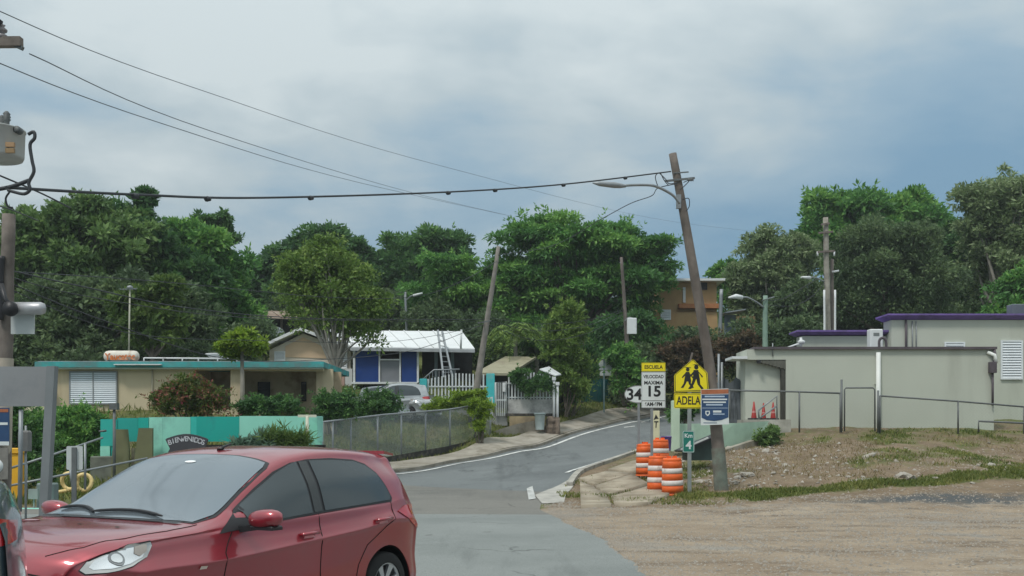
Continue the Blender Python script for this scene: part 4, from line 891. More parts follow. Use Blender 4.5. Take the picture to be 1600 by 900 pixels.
X2 = lambda u: X_(u, D2) - wh.location.x
Z2 = lambda v: Z_(v, D2)
M_blue = mat('blue_sheet', (.014, .05, .21), .45, .15, 1)
for u0, u1, m_ in ((555.5, 592, M_blue), (627.5, 652, M_blue)): b = MB(); b.box(X2(u0), X2(u1), yy, yy + .05, Z2(597), Z2(546)); b.build('blue_panel', m_, wh)
b = MB(); b.box(X2(595), X2(624), yy + .02, yy + .06, Z2(597), Z2(562)); b.build('screen_panel', mat('grey_screen', (.20, .21, .23), .5, .1), wh)
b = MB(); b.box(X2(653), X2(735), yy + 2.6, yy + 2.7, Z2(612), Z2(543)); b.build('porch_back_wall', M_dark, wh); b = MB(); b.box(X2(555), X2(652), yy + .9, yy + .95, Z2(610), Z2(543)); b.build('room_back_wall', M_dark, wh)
for u, w_ in ((553.5, 3.2), (593, 2.4), (625.3, 2.4), (653, 3)): b = MB(); b.box(X2(u) - w_/60, X2(u) + w_/60, yy - .06, yy + .02, Z2(612 if u in (553.5, 653) else 598), Z2(545)); b.build('post', M_white, wh)
b = MB(); b.box(X2(594.3), X2(624.2), yy - .055, yy + .015, Z2(563), Z2(561)); b.build('transom', M_white, wh)
b = MB(); b.box(X2(549), X2(660), yy - .12, yy + .3, Z2(600), Z2(597)); b.build('floor_slab', M_white, wh)
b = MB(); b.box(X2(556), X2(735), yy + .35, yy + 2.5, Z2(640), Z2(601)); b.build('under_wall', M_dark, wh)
for u in (680, 706): b = MB(); b.box(X2(u)-.08, X2(u)+.08, yy + .5, yy + .66, Z2(612), Z2(545)); b.build('porch_post', mat('teal_grey_timber', (.13, .17, .18), .7), wh)
louver_window(wh, qx(429), qx(446), qz(564), qz(549), -.04, 6, frame_w=.05)
louver_window(wh, qx(516), qx(543), qz(577), qz(543), -.04, 10, frame_w=.06)
b = MB(); b.box(qx(500), qx(549), -.5, -.1, 2.6, qz(600)); b.box(qx(519), qx(541), -.62, -.502, qz(606), qz(583)); b.build('pink_block', mat('faded_pink_block', (.50, .33, .28), .85, .1, 1.5), wh)
b = MB(); b.box(qx(541.5), qx(553), -.58, -.49, 3.2, qz(577)); b.build('white_pier', M_white, wh)
b = MB(); b.box(qx(556), qx(660), -.2, 0.2, 2, qz(598)); b.build('base', M_base, wh)
for du, lab in ((0, 'left grey pole of a leaning ladder frame on the white roof'),):
    t = thing('ladder', 'grey aluminium ladder leaning against the eave of the white metal roof', 'ladder', (0, 0, 0))
    a0, a1, c0, c1 = P(693, 590, 54), P(684, 516, 56), P(707, 590, 54), P(691, 518, 56)
    for a_, c_ in ((a0, a1), (c0, c1)): b = MB(); b.beam(a_, c_, .09); b.build('side_rail', M_steel, t)
    for k in range(1, 9): b = MB(); b.beam(a0.lerp(a1, k/9), c0.lerp(c1, k/9), .04); b.build('rung', M_steel, t)
b = MB(); b.tube([P(720, 545, 55), P(721, 515, 55)], .05, 6); tag(b.build('roof_pipe', M_white), 'short white pipe sticking up at the right end of the white roof', 'pipe')
sr = thing('white_stair_rail', 'white sloped stair rail climbing to the porch of the white-roofed house', 'handrail', (0, 0, 0))
b = MB(); b.tube([P(652, 600, 54), P(678, 578, 54), P(718, 577, 54)], .035, 6); b.build('rail', M_steel, sr)
for u in range(656, 716, 5): b = MB(); v = np.interp(u, [652, 678, 718], [600, 578, 577]); b.beam(P(u, v, 54), P(u, v + 15, 54), .03); b.build('baluster', M_steel, sr)
# ---- tan lean-to roof and white awning by the railing
lr = thing('shed', 'low shed with a tan sloping roof behind the white railing', 'shed', (0, 0, 0))
mb = MB(); pts = [P(742,586,55), P(797,587,55), P(838,561,59), P(790,560,59)]
mb.add([*pts, *[p + Vector((0,0,.12)) for p in pts]], [(3,2,1,0),(4,5,6,7),(0,1,5,4),(1,2,6,5),(2,3,7,6),(3,0,4,7)]); mb.build('roof', mat('tan_sheet', (.30, .28, .19), .7, .15, 2, stain=(.2, .17, .12), stain_amt=.4), lr)
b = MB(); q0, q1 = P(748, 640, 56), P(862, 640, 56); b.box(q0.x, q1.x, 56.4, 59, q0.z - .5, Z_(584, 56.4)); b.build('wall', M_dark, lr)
mb = MB(); pts = [P(843,578,54), P(868,588,54), P(877,586,55.5), P(858,574,55.5)]
mb.add([*pts, *[p + Vector((0,0,.05)) for p in pts]], [(3,2,1,0),(4,5,6,7),(0,1,5,4),(1,2,6,5),(2,3,7,6),(3,0,4,7)]); tag(mb.build('white_awning', M_white), 'small white sheet awning at the right end of the railing', 'awning')
b = MB(); 
# ---- rusty roofed shed uphill behind
rs = thing('rusty_shed', 'open shed with a rusty sheet roof under the trees behind the gable', 'shed', (0, 0, 0))
ribbed(P(347,496,66), P(470,499,66), P(330,487,72), P(455,487,72), 8, 'roof_sheet', mat('rusty_sheet', (.20, .14, .10), .8, .3, 1.5, stain=(.35, .3, .24), stain_amt=.6, stain_scale=1), rs)
for u in (352, 385, 404, 440): b = MB(); b.beam(P(u, 535, 66.5), P(u, 496, 66.5), .12); b.build('post', M_wood, rs)
b = MB(); q0, q1 = P(350, 545, 70), P(470, 545, 70); b.box(q0.x, q1.x, 70, 70.1, q0.z, Z_(497, 70)); b.build('back_wall', M_dark, rs)
b = MB(); q = P(432, 520, 64); 
for k in range(1): b.lathe([(0, 0), (.3, .03), (.52, .16), (.5, .19), (0, .06)], (0, 0, 0), 18, 'y')
o = b.build('satellite_dish', M_steel); o.location = q; o.rotation_euler = (R(-25), 0, R(20)); tag(o, 'grey satellite dish between the rusty shed and the cream gable', 'satellite dish')
b = MB(); b.tube([P(432, 545, 64.2), P(432, 520, 64.2)], .04, 6); o2 = b.build('mast', M_steel); o2.parent = o; o2.matrix_parent_inverse = Matrix.LocRotScale(o.location, o.rotation_euler, None).inverted()

# ---- orange two-storey house on the right hill
oh = thing('orange_house', 'orange two-storey house with a flat white-edged roof among the trees', 'house', (X_(1080, 74), 74, 0))
ox = lambda u: X_(u, 74) - oh.location.x
oz = lambda v: Z_(v, 74)
M_or = mat('orange_render', (.44, .29, .14), .85, .12, .8, stain=(.35, .17, .07), stain_amt=.5, stain_scale=.8, streak=True)
b = MB(); b.box(ox(1000), ox(1121), 0, 5, 2, oz(488)); b.box(ox(1032), ox(1121), .3, 5, oz(488)+.003, oz(440)); b.build('wall', M_or, oh)
b = MB(); b.box(ox(1060), ox(1123), -.25, .3, oz(482), oz(475)); b.build('floor_band', mat('orange_band', (.36, .15, .06), .85), oh)
b = MB(); b.box(ox(1028), ox(1131), -.5, 5.3, oz(440), oz(436.5)); b.build('roof', M_white, oh)
b = MB(); b.box(ox(1068), ox(1072), .2, .35, oz(472), oz(448)); b.build('white_strip', M_white, oh)
louver_window(oh, ox(1032), ox(1048), oz(500), oz(484), -.05, 5, frame_w=.06)
b = MB(); b.box(ox(1096), ox(1106), .22, .29, oz(452), oz(441)); b.build('opening', M_dark, oh)
t = thing('blue_shed', 'small shed with blue-grey corrugated walls right of the orange house', 'shed', (0, 0, 0))
b = MB(); q = P(1132, 530, 72); q1 = P(1150, 530, 72)
for k in range(6): a_ = q.lerp(q1, k/6); c_ = q.lerp(q1, (k+.9)/6); b = MB(); b.box(a_.x, c_.x, 72 + .03*(k % 2), 72.1, a_.z - 1, Z_(492, 72)); b.build('wall_sheet', mat('blue_grey_sheet', (.17, .22, .25), .6, .2), t)
b = MB(); b.beam(P(1128, 491, 71.5), P(1160, 486, 71.5), 2.0, .08); b.build('roof', M_steel, t)
b = MB(); q = P(1151, 525, 73); q1 = P(1180, 525, 73); b.box(q.x, q1.x, 73, 73.2, q.z-1, Z_(494, 73)); b.build('ochre_wall', mat('dull_ochre', (.20, .15, .07), .9), t)
# grey fence posts and tarp behind the mint wall
t = thing('tarp_fence', 'bluish grey tarp hung on a chain-link fence left of the annex', 'fence', (0, 0, 0))
b = MB(); n = 24; vs = []
for k in range(n + 1):
    p = P(1118 + 50*k/n, 652, 41.5 - .5*k/n); dy = .08*math.sin(k*1.9); vt = 592 + 4*math.sin(k*.7) + (2 if k % 3 else 0)
    vs += [(p.x, p.y+dy, p.z-.3), (p.x, p.y-dy, p.z+.6), (p.x, p.y+dy*.5, Z_(vt, 41))]
b.add(vs, [(3*i+k, 3*i+3+k, 3*i+4+k, 3*i+1+k) for i in range(n) for k in range(2)], True); b.build('tarp', mat('grey_tarp', (.10, .115, .125), .7, .25, 1.5, stain=(.2, .22, .25), stain_amt=.4), t)
for u, v in ((1123, 553), (1128, 566)): b = MB(); b.tube([P(u, 660, 41.2), P(u, v, 41.2)], .045, 8); b.build('post', M_steel, t)
b = MB(); b.tube([P(1088, 608, 41.2), P(1168, 609, 41)], .03, 6); b.build('top_rail', M_dksteel, t)

# ================================================================ far left foreground
def railing(): 
    t = thing('pipe_railing', 'two-rail weathered pipe railing rising to the right behind the cars', 'railing', (0, 0, 0)); D = 25.5
    b = MB(); b.tube([P(18,731,D), P(75,713,D), P(160,684,D+3)], .028, 8); b.build('top_rail', M_steel, t)
    b = MB(); b.tube([P(10,760,D), P(75,747,D), P(160,730,D+3), P(230,716,D+4)], .028, 8); b.build('lower_rail', M_steel, t)
    for u, v0, v1 in ((41,723,795), (133,693,765), (112.5,731,760), (23, 729, 790)): b = MB(); b.tube([P(u-(3 if u == 112.5 else 0),v0,D+.5), P(u,v1,D+.5)], .03, 8); b.build('post', M_steel, t)
railing()
b = MB(); D = 24.3
for (u0, v0, u1, v1) in ((22, 800, 92, 798),): p, q = P(u0, 806, D), P(95, 806, D); b.box(p.x, q.x, D, D + .3, -.1, Z_(795, D)); 
tag(b.build('aqua_kerb', M_aqua), 'low aqua painted kerb wall behind the red hatchback bonnet', 'kerb')
M_yo = mat('yellow_orange_paint', (.72, .38, .02), .6, .1, 3)
t = thing('orange_post', 'thick yellow-orange painted post with a cap at the far left', 'post', tuple(P(27, 790, 26)))
s_ = FPX/26
b = MB(); b.bbox(-.12, .12, -.12, .12, 0, 82/s_, .02); b.build('post', M_yo, t)
b = MB(); b.bbox(-.17, .17, -.16, .16, 82/s_, 90/s_, .02); b.build('cap', M_yo, t)
t = thing('yellow_hoops', 'two pale yellow pipe hoops of play equipment behind the red hatchback', 'play equipment', (0, 0, 0))
for u, v in ((109, 752), (131, 754)):
    b = MB(); q = P(u, v, 27); b.tube([q + Vector((.19*math.cos(a), .03*math.sin(2*a), .2*math.sin(a))) for a in [2*math.pi*k/20 for k in range(21)]], .05, 8, cap=False); b.build('hoop', mat('pale_yellow_pipe', (.72, .55, .24), .5, .15, 3), t)
b = MB(); b.tube([P(78, 771, 27), P(125, 763, 27)], .045, 8); b.build('bar', mat('pale_yellow_pipe', (.72, .55, .24), .5, .15, 3), t)
b = MB(); q = P(70, 795, 24.8); b.bbox(q.x-.2, q.x+.2, 24.8, 25.1, 0, Z_(755, 24.8), .03); tag(b.build('utility_cabinet', mat('green_grey_cabinet', (.17, .22, .21), .6, .15, 2)), 'grey-green utility cabinet below the slanted guide sign post', 'cabinet')
b = MB(); q = P(51, 780, 24.6); b.box(q.x-.1, q.x+.11, 24.6, 24.65, q.z, Z_(764, 24.6)).box(q.x-.015, q.x+.015, 24.65, 24.68, 0, q.z); tag(b.build('small_plate', mat('dull_plate', (.26, .31, .29), .6)), 'small grey-green plate on a stake at knee height', 'plate')
# back of a narrow sign
t, s, p = sg(117, 800, 22.5, 'narrow_sign', 'white back of a narrow sign on a grey post left of the red hatchback', 'road sign', R(3))
b = MB(); b.box(-.045, .045, -.07, -.02, -.4, (800-699)/s); b.build('post', M_dksteel, t)
plate('board', off(rrect(25/s, 37/s, .03), 0, (800-715.5)/s), mat('sign_back_white', (.52, .55, .54), .5, .06), t, -.012)
# big guide sign seen from behind
t, s, p = sg(76, 830, 17.2, 'guide_sign', 'large blank grey back of a guide sign on slanted posts at the left edge', 'road sign', R(-4))
gx = lambda u: (u-76)/s; gzv = lambda v: (830-v)/s
b = MB(); b.add([(gx(66)+x, y, gzv(830)) for x in (0, .13) for y in (-.15, -.02)] + [(gx(80)+x, y, gzv(573)) for x in (0, .13) for y in (-.15, -.02)], [(0,1,3,2), (4,6,7,5), (0,2,6,4), (1,5,7,3), (0,4,5,1), (2,3,7,6)]); b.build('post', mat('guide_post', (.20, .215, .22), .6, .1, 2, metal=.2), t)
plate('board', [(gx(-190), gzv(634)), (gx(79), gzv(635)), (gx(84), gzv(573)), (gx(-190), gzv(571))], mat('guide_sign_back', (.25, .255, .26), .55, .06, .8, metal=.15, stain=(.19, .2, .21), stain_amt=.4, stain_scale=1), t, .0, .012)
b = MB(); b.box(gx(-190), gx(82), -.05, -.013, gzv(590), gzv(586)).box(gx(-190), gx(80), -.05, -.013, gzv(622), gzv(618)); b.build('stiffener', mat('guide_sign_back'  , (.25,.255,.26)), t) if False else None
b = MB(); b.tube([(gx(28), .06, gzv(640)), (gx(27.5), .06, gzv(700)), (gx(26), .06, gzv(800))], .035, 8); b.build('rear_post', M_steel, t)
t = thing('meter_box', 'small grey meter box on a thin pole below the guide sign', 'box', tuple(P(39, 705, 18)))
b = MB(); b.bbox(-.10, .10, -.06, .06, 0, .34, .03); b.build('box', mat('meter_grey', (.17, .17, .165), .7, .15, 4), t); b = MB(); b.tube([(0, .03, -1.3), (0, .03, .42)], .02, 6); b.build('stalk', M_steel, t)
# ================================================================ VEGETATION
LF = {
 'deep':  leafmat('leaf_deep_green', (0.031, 0.085, 0.036), (0.074, 0.175, 0.054), (0.153, 0.299, 0.075)),
 'rain':  leafmat('leaf_mid_green', (0.046, 0.129, 0.039), (0.109, 0.271, 0.065), (0.273, 0.479, 0.103)),
 'olive': leafmat('leaf_olive', (0.057, 0.114, 0.039), (0.129, 0.225, 0.070), (0.247, 0.369, 0.110)),
 'fine':  leafmat('leaf_fine_green', (.045, .095, .022), (.095, .165, .036), (.19, .27, .065)),
 'grey':  leafmat('leaf_grey_green', (.085, .130, .060), (.20, .28, .12), (.42, .50, .28)),
 'light': leafmat('leaf_light_green', (.07, .14, .03), (.15, .25, .05), (.28, .38, .09)),
 'dusk':  leafmat('leaf_dull_dark', (0.052, 0.087, 0.041), (0.106, 0.168, 0.076), (0.190, 0.264, 0.106)),
 'lime':  leafmat('leaf_lime', (.08, .15, .015), (.20, .32, .03), (.38, .50, .06)),
 'croton':leafmat('leaf_croton', (.04, .10, .016), (.12, .20, .03), (.36, .40, .05)),
 'bougain':leafmat('leaf_bougainvillea', (0.042, 0.072, 0.018), (0.120, 0.180, 0.036), (0.360, 0.072, 0.096)),
 'brown': leafmat('leaf_brown_purple', (.045, .050, .025), (.10, .085, .045), (.20, .12, .07)),
 'grass': leafmat('grass_blade', (.06, .095, .018), (.14, .175, .038), (.33, .30, .10), .2),
 'dry':   leafmat('dry_grass_blade', (.14, .11, .05), (.24, .19, .09), (.36, .29, .15), .2),
 'agave': leafmat('leaf_blue_green', (.05, .10, .07), (.13, .22, .15), (.24, .33, .24)),
}
M_bark = mat('bark', (.13, .11, .085), .95, .3, 3, bump=.6, bscale=14); M_barkp = mat('pale_bark', (.27, .25, .21), .9, .25, 3, bump=.5, bscale=14)
def leaf_mesh(name, C, Nn, T, ln, wd, tint, m):
    """diamond leaves: centre C, facing Nn, pointing along T"""
    T = T / np.linalg.norm(T, axis=1, keepdims=True); B = np.cross(Nn, T); B /= np.maximum(np.linalg.norm(B, axis=1, keepdims=True), 1e-6)
    U = np.cross(T, B); ln = ln[:, None]; wd = wd[:, None]
    v = np.stack([C - T*ln*.5, C + B*wd*.5 - T*ln*.05 + U*wd*.12, C + T*ln*.5, C - B*wd*.5 - T*ln*.05 + U*wd*.12], 1)
    n = len(C); me = bpy.data.meshes.new(name); me.vertices.add(4*n); me.vertices.foreach_set('co', v.astype(np.float32).ravel())
    me.loops.add(4*n); me.loops.foreach_set('vertex_index', np.arange(4*n, dtype=np.int32)); me.polygons.add(n)
    me.polygons.foreach_set('loop_start', np.arange(n, dtype=np.int32) * 4); me.update(calc_edges=True)
    a = me.attributes.new('tint', 'FLOAT', 'POINT'); a.data.foreach_set('value', np.repeat(np.clip(tint, 0, 1), 4).astype(np.float32))
    me.materials.append(m); return me
def unit(rng, n):
    v = rng.normal(size=(n, 3)); return v / np.linalg.norm(v, axis=1, keepdims=True)
def crown(name, blobs, n, leaf, m, seed, rc=.9, flat=.8, asp=.42, shell=.45, droop=0.0, parent=None, up=.5, tintvar=.5, sprig=260):
    """blobs: ellipsoids (cx,cy,cz,rx,ry,rz); clumps of leaves sit in their outer shell"""
    rng = np.random.default_rng(seed); blobs = np.array(blobs, float)
    area = (blobs[:, 3] * blobs[:, 4] + blobs[:, 3] * blobs[:, 5] + blobs[:, 4] * blobs[:, 5]); nc = max(6, int(area.sum() * 4.2 / (3.1 * rc * rc) * 2.1))
    bi = rng.choice(len(blobs), nc, p=area / area.sum()); d = unit(rng, nc); d[:, 2] = np.where((d[:, 2] < -.35) & (rng.random(nc) < .45), -d[:, 2], d[:, 2])
    rad = 1.06 - (shell + .2) * rng.random(nc) ** 1.3; cc = blobs[bi, :3] + d * blobs[bi, 3:] * rad[:, None]
    cr = rc * (.55 + .8 * rng.random(nc)); ct = rng.random(nc)
    w = cr ** 2; k = rng.choice(nc, n, p=w / w.sum()); e = unit(rng, n); e[:, 2] = np.where(rng.random(n) < .5, np.abs(e[:, 2]), e[:, 2]) - .1
    rr_ = rng.random(n) ** .45
    C = cc[k] + e * (cr[k] * rr_)[:, None] * np.array([1, 1, flat])
    Nn = unit(rng, n) * .75 + e * .5 + np.array([0, 0, up]); Nn /= np.linalg.norm(Nn, axis=1, keepdims=True)
    T = e + unit(rng, n) * .7 + np.array([0, 0, -droop])
    s = leaf * (.45 + 1.1 * rng.random(n)); t = (1 - tintvar) * rng.random(n) + tintvar * ct[k]
    # loose sprigs reach out of the clumps and break up the outline
    ns, per = max(12, int(n / sprig)), 16; ki = rng.choice(nc, ns); hd = d[ki] + unit(rng, ns) * .7 + np.array([0, 0, .35]); hd /= np.linalg.norm(hd, axis=1, keepdims=True)
    ln_ = cr[ki] * (.75 + (.75 if sprig > 200 else 1.6) * rng.random(ns)); q_ = np.tile(np.linspace(.25, 1, per), ns); hd_ = np.repeat(hd, per, 0); sp_ = unit(rng, ns * per)
    C2 = np.repeat(cc[ki], per, 0) + hd_ * (np.repeat(ln_, per) * q_)[:, None] + sp_ * (leaf * (1.0 - .5 * q_))[:, None] - np.array([0, 0, 1.]) * (np.repeat(ln_, per) * q_ ** 2 * .25)[:, None]
    C = np.concatenate([C, C2]); Nn = np.concatenate([Nn, unit(rng, ns * per) * .7 + np.array([0, 0, .7])]); T = np.concatenate([T, hd_ * .6 + sp_]); s = np.concatenate([s, leaf * (.7 + .6 * rng.random(ns * per))]); t = np.concatenate([t, .3 + .7 * rng.random(ns * per)])
    o = link(name, leaf_mesh(name, C, Nn, T, s, s * asp, t, m), parent); return o, cc[rng.choice(nc, min(nc, 60), replace=False)]
def limb(mb, a, b, r0, r1, rng, sag=.12, n=5):
    a = Vector(a); b = Vector(b); L_ = (b - a).length; off = Vector(rng.normal(size=3)) * L_ * sag; off.z = abs(off.z) * .6
    pts = []
    for i in range(n + 1): t = i / n; pts.append(a.lerp(b, t) + off * math.sin(math.pi * t) * .6)
    mb.tube(pts, [r0 + (r1 - r0) * (i / n) ** .7 for i in range(n + 1)], 6, cap=False)
def tree(label, u, D, blobs_px, n, leaf, kind, seed, trunk=.3, rc=.9, flat=.85, name='tree', group=None, lean=(0, 0), bark=None, nlimb=14, dd=.8, base_v=None, fork=.45, **kw):
    """blobs in photo pixels (u, v, ru, rv[, depth offset]) at depth D; root on the ground"""
    x = X_(u, D); zg = gz(x, D) if base_v is None else Z_(base_v, D); t = thing(name, label, 'tree', (x, D, zg), 0, group); s = FPX / D
    bl = []
    for q in blobs_px:
        bu, bv, ru, rv = q[:4]; dy = q[4] if len(q) > 4 else 0
        bl.append((X_(bu, D) - x, dy, Z_(bv, D) - zg, ru / s * .95, (ru + rv) / 2 / s * dd, rv / s * .93))
    o, cc = crown('crown', bl, n, leaf, LF[kind], seed, rc, flat, parent=t, **kw)
    rng = np.random.default_rng(seed + 99); b = MB()
    zc = min(b_[2] - b_[5] * .5 for b_ in bl); cxm = sum(b_[0] for b_ in bl) / len(bl); f = Vector((cxm * .35 + lean[0], lean[1], max(zc * fork * 1.6, .8)))
    limb(b, (0, 0, -.5), f, trunk, trunk * .75, rng, .03); b.build('trunk', bark or M_bark, t)
    b = MB()
    for c in cc[:nlimb]: limb(b, f - Vector((0, 0, rng.random() * .25 * f.z)), c, trunk * .45, .03, rng)
    b.build('limbs', bark or M_bark, t); return t
G_L = 'dark trees on the left behind the tan house'; G_R = 'trees behind the purple-trimmed building'
# left mass
tree('tall broad-leaved tree at the far left above the guide sign', 70, 58, [(60,395,75,62),(130,350,60,45),(40,455,80,70),(125,440,75,70),(185,385,60,62)], 52000, .34, 'olive', 1, .45, rc=.75, group=G_L, dd=1.0, nlimb=22)
tree('dark tree with a lone leafy shoot standing above its crown at left', 232, 60, [(228,410,62,68),(215,460,75,60),(270,450,70,60),(228,312,9,10),(226,338,7,12),(190,335,20,16)], 42000, .36, 'deep', 2, .4, rc=.7, group=G_L, nlimb=20)
tree('bushy green tree above the tan house right of the lone shoot', 320, 62, [(305,400,62,50),(330,440,62,62),(285,390,50,40),(330,490,60,50)], 42000, .32, 'rain', 3, .4, rc=.8, group=G_L)
tree('dark flat-topped tree rising behind the left tree mass', 328, 74, [(328,352,40,13),(345,372,30,14),(305,360,25,12)], 12000, .34, 'deep', 4, .35, rc=.6, flat=.45, group=G_L)
tree('shaded tree low behind the water tank and antenna mast', 150, 54, [(120,500,80,60),(200,500,80,65),(60,520,60,60),(270,510,60,55)], 36000, .32, 'dusk', 5, .3, rc=.8, group=G_L)
tree('yellowish green shrubby tree behind the roof tank and antenna', 238, 50, [(215,480,38,34),(245,510,48,40),(260,460,25,26)], 15000, .30, 'fine', 6, .15, rc=.5, group=G_L)
# centre back
G_C = 'far dark trees between the houses and the sky'
tree('rounded dark tree on the skyline left of centre', 500, 86, [(495,405,65,38),(440,425,45,40),(530,390,40,26),(470,460,80,50)], 34000, .42, 'deep', 7, .4, rc=1.2, group=G_C)
tree('small dark tree with an open crown on the skyline beside the gap', 562, 84, [(562,392,15,16),(575,440,25,30),(555,410,18,18)], 8000, .36, 'deep', 8, .25, rc=.7, group=G_C)
tree('rounded skyline tree left of the big spreading tree', 655, 86, [(640,410,50,40),(690,395,42,32),(625,450,40,45),(680,460,75,55)], 34000, .42, 'deep', 9, .4, rc=1.2, group=G_C)
tree('fine-leaved green tree with a slender pale trunk before the white-roofed house', 528, 49, [(500,425,62,45),(535,450,62,50),(470,455,40,48),(560,490,38,45),(510,490,60,42),(572,522,26,24),(455,425,22,20),(590,480,16,26),(500,385,30,14)], 27000, .16, 'light', 10, .17, rc=.5, nlimb=26, bark=M_barkp, asp=.5, name='slender_tree', fork=.42)
# big spreading tree: layered pads
tree('big spreading tree with layered flat foliage left of the leaning lamp pole', 890, 72, [(880,395,110,60),(960,430,100,75),(840,440,85,75),(720,450,75,60),(915,480,105,70),(780,500,80,60),(690,490,45,45),(995,455,50,45),(1010,395,40,30),(985,520,35,40)], 140000, .31, 'rain', 11, .6, rc=1.1, flat=.42, nlimb=40, up=1.1, shell=.6, asp=.38, name='spreading_tree', tintvar=.7)
tree('shaded understorey tree below the big spreading crown', 900, 66, [(860,550,60,45),(940,545,60,50),(1000,540,45,45)], 26000, .3, 'deep', 12, .2, rc=.8)
# right
tree('small bright green tree on the skyline right of the leaning pole', 1150, 88, [(1140,435,34,26),(1165,455,35,30)], 14000, .36, 'rain', 13, .25, rc=.9, group=G_R)
tree('airy pale-leaved tree above the green lamp pole', 1210, 76, [(1200,395,45,35),(1185,435,45,45),(1225,440,48,55),(1200,490,55,40),(1250,400,30,35)], 38000, .27, 'grey', 14, .3, rc=.7, bark=M_barkp, group=G_R, nlimb=26)
tree('tall dark green tree behind the timber pole group', 1345, 82, [(1320,335,70,38),(1375,345,75,35),(1290,375,40,45),(1430,365,55,40),(1380,400,110,60),(1424,318,18,12)], 56000, .42, 'rain', 15, .5, rc=1.2, group=G_R)
tree('dull olive tree in front of the tall dark green one', 1400, 66, [(1385,405,75,62),(1420,450,78,65),(1350,450,60,60),(1440,400,40,45)], 70000, .21, 'dusk', 16, .4, rc=.8, group=G_R, up=.3)
tree('tall open-crowned tree at the right edge of the view', 1570, 70, [(1570,315,70,50),(1600,350,80,70),(1545,360,45,60),(1590,420,90,60)], 52000, .27, 'grey', 17, .45, rc=.7, group=G_R, nlimb=34, bark=M_barkp)
tree('dark shaded tree between the olive tree and the right edge', 1520, 76, [(1500,410,55,60),(1550,440,70,55),(1480,460,50,50)], 30000, .34, 'deep', 18, .35, rc=.9, group=G_R)
tree('light green bushy tree over the right end of the purple cornice', 1590, 58, [(1585,475,40,32),(1620,460,50,45),(1560,495,28,16)], 16000, .26, 'rain', 19, .2, rc=.6, group=G_R)
tree('dark hedge-like tree below the timber poles', 1330, 70, [(1270,485,60,40),(1330,495,60,45),(1400,500,60,40),(1480,500,60,35)], 34000, .3, 'dusk', 20, .25, rc=.9, group=G_R)
# far wood behind everything
bl = []
for u in range(-250, 1900, 75): q = P(u, 520 + 12*math.sin(u*.05), 98); bl.append((q.x, q.y, q.z - 1, 4.5, 3, 6.0 + 1.2*math.sin(u*.13)))
o, _ = crown('far_wood', bl, 60000, .7, LF['deep'], 30, 1.6, .7); tag(o, kind='stuff')
# understorey thickets on the slopes: a continuous mass
bl = []
for u, v, D, ru, rv in ((20,560,52,60,60),(90,580,52,60,50),(170,575,52,60,45),(280,575,52,60,45),(360,560,56,45,40),(410,540,60,40,40),(480,500,78,60,40),(560,500,78,50,45),(620,500,76,50,45),(690,520,70,60,40),(760,540,66,50,50),(1040,590,66,40,35),(1080,560,68,50,40),(1000,580,64,40,40),(980,610,63,30,28),(1130,560,68,40,40),(1170,545,66,40,45),(1210,560,62,50,45),(1250,540,62,40,40),(900,570,64,45,45),(850,560,62,40,40)):
    q = P(u, v, D); s = FPX / D; bl.append((q.x, q.y, q.z, ru/s, ru/s*.8, rv/s))
o, _ = crown('undergrowth', bl, 90000, .26, LF['dusk'], 31, .8, .8); tag(o, kind='stuff')
def shrub(label, u, v, D, blobs_px, n, leaf, kind, seed, rc=.3, name='shrub', stem=True, group=None, **kw):
    x = X_(u, D); zg = Z_(v, D); t = thing(name, label, 'shrub', (x, D, zg), 0, group); s = FPX / D
    bl = [(X_(a, D) - x, 0, Z_(b_, D) - zg, ru/s, (ru+rv)/2/s*.85, rv/s) for a, b_, ru, rv in blobs_px]
    o, cc = crown('foliage', bl, n, leaf, LF[kind], seed, rc, kw.pop('flat', .75), parent=t, sprig=70, **kw)
    if stem:
        b = MB(); rng = np.random.default_rng(seed)
        for c in cc[:8]: limb(b, (rng.normal()*.08, 0, -.3), c, .035, .01, rng)
        b.build('stems', M_bark, t)
    return t
shrub('rounded dark green bush left of the teal wall beneath the tan house window', 110, 765, 36, [(105,680,48,42),(85,710,38,45),(140,700,35,45),(60,680,20,40),(110,740,50,30)], 26000, .12, 'rain', 40, .35)
shrub('hanging dull vines between the guide sign posts at far left', 35, 720, 30, [(35,680,26,50),(60,730,24,40),(10,660,20,40)], 9000, .11, 'deep', 41, .3)
shrub('bougainvillea with pink and green branches over the aqua wall', 292, 655, 36, [(295,625,42,24),(265,632,22,18),(325,622,22,18),(290,605,30,14),(330,638,18,14)], 15000, .11, 'bougain', 42, .3, up=.3)
shrub('low mixed plants before the porch of the tan house', 425, 655, 37.5, [(400,638,24,14),(430,634,20,16),(460,640,18,12)], 6500, .12, 'deep', 43, .25)
shrub('dark bush behind the right end of the aqua wall', 520, 665, 40, [(520,640,24,24),(505,655,16,16),(540,635,16,18)], 9000, .12, 'deep', 44, .28)
shrub('dark bush in front of the parked silver cars', 590, 660, 45, [(590,635,28,20),(575,645,20,14),(610,640,18,14)], 9000, .12, 'deep', 45, .28)
shrub('sloping lime green shrub behind the chain-link fence', 715, 640, 49.2, [(730,622,28,9),(700,632,28,9),(672,640,18,6),(748,618,12,8)], 9000, .10, 'lime', 46, .22, stem=False)
shrub('small lime topiary shrub at the end of the chain-link fence', 750, 686, 47.4, [(747,636,24,9),(752,648,16,8),(750,665,7,16)], 6500, .10, 'lime', 47, .18)
shrub('tall yellow-green croton column beside the white railing', 885, 642, 56.5, [(885,490,20,16),(895,510,22,25),(880,545,22,35),(895,590,24,35),(870,520,16,30)], 15000, .24, 'light', 48, .35, asp=.3, name='croton')
shrub('dark leafy mass under the croton next to the hoarding', 890, 645, 58, [(890,610,26,26),(905,570,22,30),(865,600,16,24)], 9000, .2, 'deep', 49, .4)
